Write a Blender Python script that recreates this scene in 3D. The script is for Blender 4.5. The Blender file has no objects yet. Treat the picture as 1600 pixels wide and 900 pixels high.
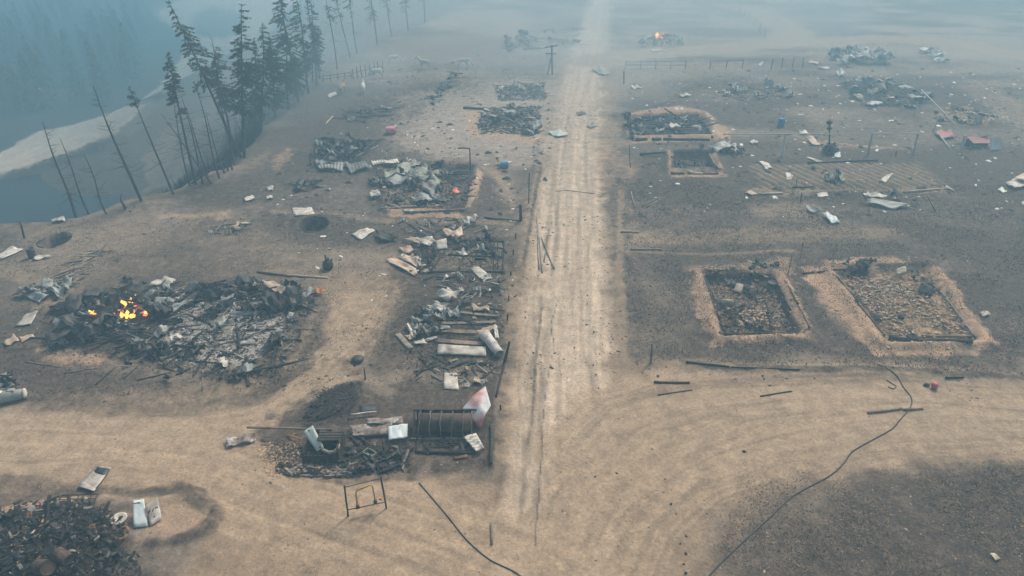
import bpy, math, random
import numpy as np
from mathutils import Vector, Matrix, Euler

sc = bpy.context.scene
COL = sc.collection
R = math.radians

# ------------------------------------------------------------------ camera
CAM_H, PITCH, FOC = 30.0, R(29.4), 1067.0      # drone 30 m up, 24 mm lens
cam_d = bpy.data.cameras.new('camera')
cam = bpy.data.objects.new('camera', cam_d)
COL.objects.link(cam)
cam.location = (0, 0, CAM_H)
cam.rotation_euler = (math.pi / 2 - PITCH, 0, 0)
cam_d.sensor_width = 36.0
cam_d.lens = 24.0
cam_d.clip_start = 0.5
cam_d.clip_end = 6000
sc.camera = cam

# ------------------------------------------------------------------ sky, sun, exposure
SUN_EL, SUN_AZ = R(48), R(35)                  # veiled sun, behind right
world = bpy.data.worlds.new('World')
sc.world = world
world.use_nodes = True
wn = world.node_tree.nodes
sky = wn.new('ShaderNodeTexSky')
sky.sky_type = 'NISHITA'
sky.sun_disc = False
sky.sun_elevation = SUN_EL
sky.sun_rotation = SUN_AZ
sky.air_density = 1.0
sky.dust_density = 7.0
sky.ozone_density = 0.6
bg = wn['Background']
bg.inputs['Strength'].default_value = 0.09
world.node_tree.links.new(sky.outputs[0], bg.inputs[0])
sun_d = bpy.data.lights.new('sun', 'SUN')
sun = bpy.data.objects.new('sun', sun_d)
COL.objects.link(sun)
sun_d.energy = 2.0
sun_d.angle = R(10)
sun_d.color = (1.0, 0.90, 0.76)
_dir = Vector((math.sin(SUN_AZ) * math.cos(SUN_EL), math.cos(SUN_AZ) * math.cos(SUN_EL), math.sin(SUN_EL)))
sun.rotation_euler = _dir.to_track_quat('Z', 'Y').to_euler()
sun.location = (60, -60, 80)
vs = sc.view_settings
vs.view_transform = 'Standard'
vs.look = 'None'
vs.exposure = 0.40
vs.gamma = 1.0
vs.use_curve_mapping = False
sc.cycles.use_denoising = True
sc.cycles.max_bounces = 6
sc.cycles.volume_bounces = 1
sc.cycles.diffuse_bounces = 2
sc.cycles.glossy_bounces = 2

# ------------------------------------------------------------------ numeric helpers
rnd = random.Random(7)
_tab = np.random.RandomState(3).rand(256, 256).astype(np.float32)

def vnoise(x, y):
    xi = np.floor(x).astype(int); yi = np.floor(y).astype(int)
    fx = x - xi; fy = y - yi
    fx = fx * fx * (3 - 2 * fx); fy = fy * fy * (3 - 2 * fy)
    a = _tab[xi & 255, yi & 255]; b = _tab[(xi + 1) & 255, yi & 255]
    c = _tab[xi & 255, (yi + 1) & 255]; d = _tab[(xi + 1) & 255, (yi + 1) & 255]
    return (a * (1 - fx) + b * fx) * (1 - fy) + (c * (1 - fx) + d * fx) * fy

def fbm(x, y, s, o=4, seed=0):
    x = np.asarray(x, float) / s + seed * 17.3; y = np.asarray(y, float) / s + seed * 9.1
    v = 0; a = 0.5; t = 0
    for i in range(o):
        v = v + a * vnoise(x, y); t += a
        x = x * 2.03 + 5.2; y = y * 2.03 + 1.7; a *= 0.5
    return v / t

def sstep(a, b, x):
    t = np.clip((x - a) / (b - a), 0, 1)
    return t * t * (3 - 2 * t)

def ray(px, py):
    x = (px - 800) / FOC; v = (450 - py) / FOC
    return (x, math.cos(PITCH) + v * math.sin(PITCH), -math.sin(PITCH) + v * math.cos(PITCH))

def G(px, py, z=0.0):
    """where a point of the survey picture lies on the level z"""
    d = ray(px, py)
    t = (z - CAM_H) / d[2]
    return Vector((d[0] * t, d[1] * t, z))

def mpp(px, py, z=0.0):
    """metres per picture unit, across, at that ground point"""
    d = ray(px, py)
    return ((z - CAM_H) / d[2]) / FOC

def seg_dist(x, y, pts):
    """distance to a polyline, length along it, signed side"""
    best = np.full(x.shape, 1e9); along = np.zeros(x.shape); side = np.zeros(x.shape)
    L = 0
    for (ax, ay), (bx, by) in zip(pts[:-1], pts[1:]):
        dx, dy = bx - ax, by - ay
        l2 = dx * dx + dy * dy; l = math.sqrt(l2)
        t = np.clip(((x - ax) * dx + (y - ay) * dy) / l2, 0, 1)
        ex = x - ax - t * dx; ey = y - ay - t * dy
        d = np.sqrt(ex * ex + ey * ey)
        m = d < best
        best = np.where(m, d, best); along = np.where(m, L + t * l, along)
        side = np.where(m, np.sign(dx * ey - dy * ex), side)
        L += l
    return best, along, side

def poly_sd(x, y, P):
    """signed distance to a polygon, negative inside"""
    best = np.full(x.shape, 1e9); ins = np.zeros(x.shape, bool)
    n = len(P)
    for i in range(n):
        ax, ay = P[i]; bx, by = P[(i + 1) % n]
        dx, dy = bx - ax, by - ay
        l2 = dx * dx + dy * dy + 1e-12
        t = np.clip(((x - ax) * dx + (y - ay) * dy) / l2, 0, 1)
        ex = x - ax - t * dx; ey = y - ay - t * dy
        best = np.minimum(best, ex * ex + ey * ey)
        c = (ay > y) != (by > y)
        with np.errstate(divide='ignore', invalid='ignore'):
            xx = (bx - ax) * (y - ay) / (by - ay + 1e-12) + ax
        ins ^= c & (x < xx)
    d = np.sqrt(best)
    return np.where(ins, -d, d)

def W(pts, z=0.0):
    return [(G(a, b, z).x, G(a, b, z).y) for a, b in pts]

# ------------------------------------------------------------------ materials
MATS = {}

def mat(name, c1, c2=None, scale=4.0, rough=0.85, metal=0.0, bump=0.3, detail=6.0, lo=0.35, hi=0.65,
        c3=None, c3scale=1.0, c3lo=0.55, c3hi=0.7):
    m = bpy.data.materials.new(name)
    m.use_nodes = True
    nt = m.node_tree; N = nt.nodes; L = nt.links
    b = N['Principled BSDF']
    tc = N.new('ShaderNodeTexCoord'); oi = N.new('ShaderNodeObjectInfo')
    ad = N.new('ShaderNodeVectorMath'); ad.operation = 'ADD'
    sm = N.new('ShaderNodeMath'); sm.operation = 'MULTIPLY'; sm.inputs[1].default_value = 37.0
    L.new(oi.outputs['Random'], sm.inputs[0])
    L.new(tc.outputs['Object'], ad.inputs[0]); L.new(sm.outputs[0], ad.inputs[1])
    n = N.new('ShaderNodeTexNoise'); n.inputs['Scale'].default_value = scale; n.inputs['Detail'].default_value = detail
    n.inputs['Roughness'].default_value = 0.65
    L.new(ad.outputs[0], n.inputs['Vector'])
    r = N.new('ShaderNodeValToRGB')
    r.color_ramp.elements[0].position = lo; r.color_ramp.elements[0].color = (*c1, 1)
    r.color_ramp.elements[1].position = hi; r.color_ramp.elements[1].color = (*(c2 or c1), 1)
    L.new(n.outputs['Fac'], r.inputs[0])
    out = r.outputs[0]
    if c3:
        n3 = N.new('ShaderNodeTexNoise'); n3.inputs['Scale'].default_value = c3scale; n3.inputs['Detail'].default_value = 5
        L.new(ad.outputs[0], n3.inputs['Vector'])
        r3 = N.new('ShaderNodeMapRange'); r3.inputs[1].default_value = c3lo; r3.inputs[2].default_value = c3hi
        L.new(n3.outputs['Fac'], r3.inputs[0])
        mx = N.new('ShaderNodeMix'); mx.data_type = 'RGBA'
        L.new(r3.outputs[0], mx.inputs[0]); L.new(out, mx.inputs[6]); mx.inputs[7].default_value = (*c3, 1)
        out = mx.outputs[2]
    # each piece a little lighter or darker than the next
    hv = N.new('ShaderNodeHueSaturation')
    mr = N.new('ShaderNodeMapRange'); mr.inputs[3].default_value = 0.78; mr.inputs[4].default_value = 1.2
    L.new(oi.outputs['Random'], mr.inputs[0]); L.new(mr.outputs[0], hv.inputs['Value']); L.new(out, hv.inputs['Color'])
    L.new(hv.outputs[0], b.inputs['Base Color'])
    b.inputs['Roughness'].default_value = rough
    b.inputs['Metallic'].default_value = metal
    if bump:
        bp = N.new('ShaderNodeBump'); bp.inputs['Strength'].default_value = bump; bp.inputs['Distance'].default_value = 0.05
        L.new(n.outputs['Fac'], bp.inputs['Height']); L.new(bp.outputs[0], b.inputs['Normal'])
    MATS[name] = m
    return m

mat('charcoal', (0.009, 0.009, 0.009), (0.034, 0.032, 0.031), 5, 0.85, 0, 0.6, c3=(0.10, 0.092, 0.088), c3scale=1.6, c3lo=0.6, c3hi=0.78)
mat('charred_wood', (0.02, 0.018, 0.017), (0.085, 0.072, 0.062), 3, 0.9, 0, 0.6)
mat('ashy_wood', (0.10, 0.088, 0.075), (0.30, 0.27, 0.23), 3, 0.95, 0, 0.4)
mat('grey_wood', (0.16, 0.135, 0.11), (0.34, 0.29, 0.23), 3, 0.95, 0, 0.4, c3=(0.05, 0.045, 0.04), c3scale=0.8)
mat('pale_wood', (0.36, 0.30, 0.21), (0.58, 0.52, 0.41), 2.2, 0.9, 0, 0.3, c3=(0.22, 0.17, 0.12), c3scale=0.7)
mat('brown_wood', (0.13, 0.085, 0.055), (0.30, 0.22, 0.16), 2.2, 0.9, 0, 0.4, c3=(0.06, 0.05, 0.045), c3scale=0.6)
mat('pale_sheet', (0.50, 0.46, 0.39), (0.78, 0.74, 0.66), 2.0, 0.6, 0.0, 0.25, c3=(0.17, 0.13, 0.105), c3scale=1.1, c3lo=0.46, c3hi=0.74)
mat('white_sheet', (0.66, 0.64, 0.58), (0.84, 0.82, 0.76), 1.0, 0.6, 0.0, 0.15, c3=(0.45, 0.38, 0.30), c3scale=0.4, c3lo=0.55, c3hi=0.75)
mat('blue_sheet', (0.50, 0.58, 0.58), (0.68, 0.76, 0.76), 1.6, 0.5, 0.0, 0.12, c3=(0.30, 0.28, 0.26), c3scale=0.8, c3lo=0.58, c3hi=0.75)
mat('green_sheet', (0.46, 0.54, 0.45), (0.60, 0.68, 0.58), 1.5, 0.5, 0.0, 0.12, c3=(0.3, 0.32, 0.28), c3scale=0.8)
mat('tan_sheet', (0.42, 0.31, 0.22), (0.62, 0.50, 0.38), 1.2, 0.65, 0.0, 0.15, c3=(0.27, 0.17, 0.12), c3scale=0.5)
mat('grey_sheet', (0.20, 0.21, 0.20), (0.36, 0.37, 0.35), 1.5, 0.6, 0.1, 0.2, c3=(0.14, 0.10, 0.08), c3scale=0.7)
mat('olive_sheet', (0.17, 0.19, 0.15), (0.34, 0.35, 0.28), 1.0, 0.65, 0.1, 0.2, c3=(0.10, 0.085, 0.07), c3scale=0.5)
mat('dark_sheet', (0.014, 0.015, 0.016), (0.048, 0.049, 0.05), 1.8, 0.6, 0.1, 0.3, c3=(0.12, 0.108, 0.10), c3scale=0.9, c3lo=0.58, c3hi=0.75)
mat('rust', (0.14, 0.07, 0.04), (0.30, 0.17, 0.10), 2.5, 0.85, 0.1, 0.4, c3=(0.07, 0.05, 0.045), c3scale=0.9)
mat('dark_rust', (0.045, 0.032, 0.026), (0.14, 0.09, 0.06), 1.6, 0.75, 0.1, 0.4, c3=(0.02, 0.02, 0.02), c3scale=0.9)
mat('rusty_mottle', (0.13, 0.085, 0.065), (0.42, 0.36, 0.32), 3.2, 0.6, 0.1, 0.3, c3=(0.7, 0.68, 0.64), c3scale=2.2, c3lo=0.6, c3hi=0.72)
mat('dark_steel', (0.02, 0.021, 0.022), (0.06, 0.055, 0.05), 6, 0.6, 0.3, 0.2)
mat('white_ash', (0.30, 0.275, 0.245), (0.62, 0.59, 0.55), 3, 0.95, 0, 0.5)
mat('brick', (0.32, 0.18, 0.11), (0.60, 0.44, 0.30), 3, 0.9, 0, 0.4, c3=(0.16, 0.13, 0.11), c3scale=1.5)
mat('rubble', (0.26, 0.17, 0.10), (0.60, 0.43, 0.27), 4, 0.95, 0, 0.4)
mat('pale_stone', (0.40, 0.31, 0.21), (0.62, 0.52, 0.39), 4, 0.95, 0, 0.3)
mat('clay', (0.36, 0.235, 0.15), (0.47, 0.34, 0.235), 2.5, 0.95, 0, 0.5)
mat('yellow_paint', (0.50, 0.33, 0.06), (0.62, 0.43, 0.10), 4, 0.5, 0, 0.1)
mat('red_paint', (0.42, 0.07, 0.08), (0.55, 0.13, 0.14), 3, 0.6, 0, 0.1)
mat('pink_paint', (0.55, 0.13, 0.19), (0.66, 0.22, 0.27), 3, 0.6, 0, 0.1)
mat('orange_paint', (0.55, 0.17, 0.05), (0.65, 0.26, 0.10), 3, 0.6, 0, 0.1)
mat('blue_paint', (0.02, 0.17, 0.33), (0.04, 0.24, 0.42), 3, 0.5, 0, 0.1)
mat('red_roof', (0.30, 0.10, 0.10), (0.42, 0.18, 0.17), 2, 0.7, 0, 0.2)
mat('concrete', (0.52, 0.50, 0.45), (0.68, 0.66, 0.60), 3, 0.9, 0, 0.2)
mat('dry_straw', (0.20, 0.145, 0.085), (0.36, 0.28, 0.18), 2, 0.95, 0, 0.0)
mat('bark', (0.025, 0.022, 0.02), (0.075, 0.064, 0.055), 3, 0.95, 0, 0.6)
mat('needles', (0.016, 0.026, 0.016), (0.04, 0.055, 0.03), 1.2, 0.9, 0, 0.0, c3=(0.055, 0.042, 0.028), c3scale=0.35, c3lo=0.5, c3hi=0.65)
mat('white_hide', (0.60, 0.55, 0.46), (0.76, 0.72, 0.63), 2, 0.9, 0, 0.1)
mat('brown_hide', (0.42, 0.27, 0.16), (0.55, 0.37, 0.24), 2, 0.9, 0, 0.1)
mat('cable', (0.03, 0.03, 0.032), (0.06, 0.06, 0.06), 5, 0.7, 0, 0)

def emit(name, col, st, holes=0.0):
    m = bpy.data.materials.new(name); m.use_nodes = True
    N = m.node_tree.nodes; L = m.node_tree.links
    b = N['Principled BSDF']
    n = N.new('ShaderNodeTexNoise'); n.inputs['Scale'].default_value = 3.0; n.inputs['Detail'].default_value = 4
    tc = N.new('ShaderNodeTexCoord'); L.new(tc.outputs['Object'], n.inputs['Vector'])
    r = N.new('ShaderNodeValToRGB')
    r.color_ramp.elements[0].position = 0.38; r.color_ramp.elements[0].color = (*col[0], 1)
    r.color_ramp.elements[1].position = 0.62; r.color_ramp.elements[1].color = (*col[1], 1)
    L.new(n.outputs['Fac'], r.inputs[0]); L.new(r.outputs[0], b.inputs['Emission Color'])
    b.inputs['Emission Strength'].default_value = st
    b.inputs['Base Color'].default_value = (0.05, 0.02, 0.01, 1)
    if holes:                                   # flames are torn and partly clear
        n2 = N.new('ShaderNodeTexNoise'); n2.inputs['Scale'].default_value = 6.0; n2.inputs['Detail'].default_value = 4
        L.new(tc.outputs['Object'], n2.inputs['Vector'])
        mr = N.new('ShaderNodeMapRange'); mr.inputs[1].default_value = holes - 0.12; mr.inputs[2].default_value = holes + 0.12
        L.new(n2.outputs['Fac'], mr.inputs[0]); L.new(mr.outputs[0], b.inputs['Alpha'])
    MATS[name] = m

emit('flame', ((1.0, 0.20, 0.01), (1.0, 0.60, 0.10)), 2.6, 0.48)
emit('ember', ((0.22, 0.015, 0.01), (0.95, 0.22, 0.12)), 1.2)

# ------------------------------------------------------------------ object helpers
def link(name, data, parent=None, loc=None):
    o = bpy.data.objects.new(name, data)
    COL.objects.link(o)
    if parent is not None:
        o.parent = parent
    if loc is not None:
        o.location = loc
    return o

def tag(o, label, cat, group=None):
    o['label'] = label; o['category'] = cat
    if group:
        o['group'] = group
    return o

def thing(name, label, cat, loc, group=None):
    return tag(link(name, None, None, loc), label, cat, group)

def make_mesh(name, verts, faces, m=None, smooth=False):
    me = bpy.data.meshes.new(name)
    me.from_pydata([tuple(v) for v in verts], [], faces)
    if m:
        me.materials.append(MATS[m])
    if smooth:
        me.polygons.foreach_set('use_smooth', [True] * len(me.polygons))
    me.update()
    return me

def part(name, geo, m, parent=None, smooth=False, origin=None):
    """geo in world coordinates -> one mesh object, local to its parent (or to origin)"""
    v, f = geo
    o = parent.location if parent is not None else (origin if origin is not None else Vector(np.mean(np.array([tuple(p) for p in v]), 0)))
    o = Vector(o)
    if parent is None and origin is None:
        o.z = min(p[2] for p in v)
    me = make_mesh(name, [Vector(p) - o for p in v], f, m, smooth)
    return link(name, me, parent, None if parent is not None else o)

def subpart(name, geo, m, par, root, smooth=False):
    """a piece of a part: the part has no offset of its own"""
    v, f = geo
    o = Vector(root.location)
    me = make_mesh(name, [Vector(p) - o for p in v], f, m, smooth)
    return link(name, me, par)

def join(*geos):
    V = []; Fc = []
    for v, f in geos:
        n = len(V); V += list(v); Fc += [tuple(i + n for i in q) for q in f]
    return V, Fc

def box(c, s, rz=0.0, rx=0.0, ry=0.0):
    M = Euler((rx, ry, rz)).to_matrix()
    c = Vector(c)
    v = [c + M @ Vector((x * s[0] / 2, y * s[1] / 2, z * s[2] / 2)) for x in (-1, 1) for y in (-1, 1) for z in (-1, 1)]
    return v, [(0, 1, 3, 2), (4, 6, 7, 5), (0, 4, 5, 1), (2, 3, 7, 6), (0, 2, 6, 4), (1, 5, 7, 3)]

def bar(a, b, w, h, twist=0.0):
    """squared timber from a to b, with slightly uneven ends"""
    a = Vector(a); b = Vector(b); d = (b - a).normalized()
    up = Vector((0, 0, 1)) if abs(d.z) < 0.95 else Vector((1, 0, 0))
    s = d.cross(up).normalized(); u = s.cross(d)
    if twist:
        q = Matrix.Rotation(twist, 3, d); s = q @ s; u = q @ u
    v = []
    for p, k in ((a, 1.0), ((a + b) / 2 + s * w * 0.12, 0.96), (b, 0.9)):
        for x, y in ((-1, -1), (1, -1), (1, 1), (-1, 1)):
            v.append(p + s * x * w / 2 * k + u * y * h / 2 * k)
    f = [(0, 3, 2, 1), (8, 9, 10, 11)]
    for i in (0, 4):
        for k in range(4):
            f.append((i + k, i + (k + 1) % 4, i + 4 + (k + 1) % 4, i + 4 + k))
    return v, f

def tube(pts, rad, n=6, wob=0.0, seed=0):
    pts = [Vector(p) for p in pts]
    rr = random.Random(seed)
    if not hasattr(rad, '__len__'):
        rad = [rad] * len(pts)
    V = []; Fc = []
    prev = None
    for i, p in enumerate(pts):
        d = (pts[min(i + 1, len(pts) - 1)] - pts[max(i - 1, 0)])
        d = d.normalized() if d.length > 1e-9 else Vector((0, 0, 1))
        if prev is None:
            ref = Vector((0, 0, 1)) if abs(d.z) < 0.9 else Vector((1, 0, 0))
            s = d.cross(ref).normalized()
        else:
            s = (prev - d * prev.dot(d)).normalized()
        prev = s
        u = d.cross(s)
        for k in range(n):
            a = 2 * math.pi * k / n
            r = rad[i] * (1 + (rr.random() - 0.5) * wob)
            V.append(p + (s * math.cos(a) + u * math.sin(a)) * r)
    for i in range(len(pts) - 1):
        for k in range(n):
            Fc.append((i * n + k, i * n + (k + 1) % n, (i + 1) * n + (k + 1) % n, (i + 1) * n + k))
    Fc.append(tuple(range(n - 1, -1, -1)))
    m = (len(pts) - 1) * n
    Fc.append(tuple(range(m, m + n)))
    return V, Fc

def lathe(c, prof, n=12, axis=None, seed=0, wob=0.0):
    """profile of (radius, height) turned about an axis through c"""
    c = Vector(c)
    q = (axis or Vector((0, 0, 1))).normalized().to_track_quat('Z', 'Y')
    rr = random.Random(seed)
    V = []; Fc = []
    for r, h in prof:
        for k in range(n):
            a = 2 * math.pi * k / n
            w = 1 + (rr.random() - 0.5) * wob
            V.append(c + q @ Vector((r * w * math.cos(a), r * w * math.sin(a), h)))
    for i in range(len(prof) - 1):
        for k in range(n):
            Fc.append((i * n + k, i * n + (k + 1) % n, (i + 1) * n + (k + 1) % n, (i + 1) * n + k))
    Fc.append(tuple(range(n - 1, -1, -1)))
    m = (len(prof) - 1) * n
    Fc.append(tuple(range(m, m + n)))
    return V, Fc

def sheet_geo(corners, nu=8, nv=6, waves=0, amp=0.03, crumple=0.05, curl=0.0, seed=0, thick=0.012, ragged=0.0, wave_v=False, fold=0.0):
    """a bent sheet over four world corners (order round the sheet)"""
    A, B, C, D = [Vector(c) for c in corners]
    nrm = (B - A).cross(D - A)
    nrm = nrm.normalized() if nrm.length > 1e-9 else Vector((0, 0, 1))
    if nrm.z < 0:
        nrm = -nrm
    rr = random.Random(seed)
    ph = [rr.uniform(0, 6.28) for _ in range(8)]
    fr = [rr.uniform(0.6, 1.8) for _ in range(8)]
    if waves:
        nu = max(nu, waves * 4)
    top = []
    for j in range(nv + 1):
        v = j / nv
        for i in range(nu + 1):
            u = i / nu
            p = (A * (1 - u) + B * u) * (1 - v) + (D * (1 - u) + C * u) * v
            h = 0.0
            if waves:
                h += amp * math.sin(u * waves * 2 * math.pi)
            if crumple:
                h += crumple * (math.sin(u * 5 * fr[0] + v * 4 * fr[1] + ph[0]) + 0.7 * math.sin(u * 9 * fr[2] - v * 7 * fr[3] + ph[1])
                                + 0.5 * abs(math.sin(u * 6 * fr[4] + v * 11 * fr[5] + ph[2])))
            if curl:
                h += curl * (2 * v - 1) ** 2
            if fold:
                h += fold * (1 - abs(2 * u - 1))
            if ragged and (i in (0, nu) or j in (0, nv)):
                p = p + (A + B + C + D) / 4 * 0 + ((A + B + C + D) / 4 - p) * rr.uniform(0, ragged)
            top.append(p + nrm * h)
    zmin = min(p.z for p in top)
    base = min(A.z, B.z, C.z, D.z)
    lift = max(0.0, base - zmin)
    top = [p + Vector((0, 0, lift)) for p in top]
    n = len(top); w = nu + 1
    V = [p + nrm * thick for p in top] + top
    Fc = []
    for j in range(nv):
        for i in range(nu):
            a = j * w + i
            Fc.append((a, a + 1, a + w + 1, a + w)); Fc.append((n + a, n + a + w, n + a + w + 1, n + a + 1))
    loop = list(range(0, w)) + [j * w + nu for j in range(1, nv + 1)] + [nv * w + i for i in range(nu - 1, -1, -1)] + [j * w for j in range(nv - 1, 0, -1)]
    for a, b in zip(loop, loop[1:] + loop[:1]):
        Fc.append((a, n + a, n + b, b))
    return V, Fc
# ------------------------------------------------------------------ survey of the place (picture -> ground plan)
RIM = W([(-420, 420), (-150, 372), (0, 349), (60, 346), (120, 338), (180, 322), (230, 306), (285, 292), (335, 274), (372, 258),
         (400, 222), (432, 186), (470, 152), (515, 118), (560, 92), (625, 60), (690, 30), (740, 5), (790, -25), (840, -50), (880, -80)])
ROAD = W([(868, 1250), (872, 1000), (872, 900), (878, 760), (880, 620), (883, 520), (888, 440), (890, 360), (893, 290), (897, 220), (905, 160), (914, 110), (925, 60), (935, 20), (945, -20), (955, -60)])
SIDE_ROAD = W([(880, 1050), (905, 900), (960, 790), (1050, 715), (1180, 672), (1320, 652), (1480, 642), (1620, 640), (1900, 650)])
SIDE_UP = W([(905, 700), (960, 640), (1060, 610), (1200, 600), (1400, 598), (1620, 618)])
YARD = W([(-200, 720), (0, 690), (150, 668), (280, 655), (380, 640), (440, 610), (490, 575), (530, 530), (560, 490)])
YARD2 = W([(-100, 690), (120, 700), (300, 720), (420, 760), (540, 800), (680, 850), (800, 900), (900, 980)])
FAR_TRACK = W([(1150, 10), (1200, 25), (1240, 50), (1225, 66), (1130, 76), (1000, 84), (920, 95)])
FAR_TRACK2 = W([(1240, 66), (1380, 60), (1500, 68), (1620, 92)])
HUT_TRACK = W([(1530, 140), (1600, 190), (1700, 240)])
CROSS = W([(960, 372), (1060, 372), (1200, 368), (1400, 362)])

# wheel tracks: road, offset from its middle, half width, depth of tint
TRACKS = [(ROAD, o, w, d, k) for o, w, d, k in ((-1.75, .16, .35, 0), (-1.2, .12, .3, 1), (-.5, .1, .22, 2), (.15, .12, .28, 3), (.7, .1, .3, 4), (1.55, .2, .6, 5), (2.0, .12, .5, 6), (2.4, .2, .65, 7), (2.95, .12, .5, 8), (-2.5, .18, .5, 9), (3.5, .2, .5, 10), (-3.1, .2, .45, 11))]
TRACKS += [(SIDE_ROAD, o, w, d, k + 20) for k, (o, w, d) in enumerate(((-4.2, .2, .4), (-3.6, .14, .45), (-2.9, .2, .35), (-2.3, .12, .4), (-1.5, .16, .3), (-.8, .12, .45), (-.1, .16, .35), (.6, .14, .4), (1.3, .2, .3), (2.0, .14, .45), (2.7, .18, .4), (3.5, .2, .45), (4.3, .25, .4)))]
TRACKS += [(YARD2, o, w, d, k + 40) for k, (o, w, d) in enumerate(((-2.4, .2, .35), (-1.0, .16, .35), (.3, .16, .35), (1.7, .2, .3)))]
TRACKS += [(YARD, o, w, d, k + 50) for k, (o, w, d) in enumerate(((-1.6, .2, .35), (-.3, .16, .3), (1.2, .2, .35)))]
TRACKS += [(SIDE_UP, o, w, d, k + 60) for k, (o, w, d) in enumerate(((-1.2, .14, .4), (.2, .16, .35), (1.3, .16, .4)))]
def track_mask(x, y, pts_of):
    res = np.zeros(x.shape)
    pts = pts_of
    d, s, sg = seg_dist(x, y, pts)
    dd = d * sg
    for p, o, w, dk, k in TRACKS:
        if p is not pts:
            continue
        c = o + 1.5 * (fbm(s, s * 0 + k * 3.7, 14.0, 3, k + 1) - 0.5) * 2
        res = np.maximum(res, np.exp(-((dd - c) / w) ** 4) * dk * sstep(0.36, 0.6, fbm(s, dd * 0 + k, 5.5, 4, k + 5)))
    return res

ROADS = [(ROAD, 2.8, 0.92, 1), (SIDE_ROAD, 3.6, 0.95, 2), (SIDE_UP, 2.2, 0.85, 3), (YARD, 3.0, 0.8, 4), (YARD2, 3.2, 0.85, 5),
         (FAR_TRACK, 4.2, 1.0, 6), (FAR_TRACK2, 4.2, 0.85, 7), (HUT_TRACK, 2.5, 0.45, 8), (CROSS, 1.1, 0.7, 9)]

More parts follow.
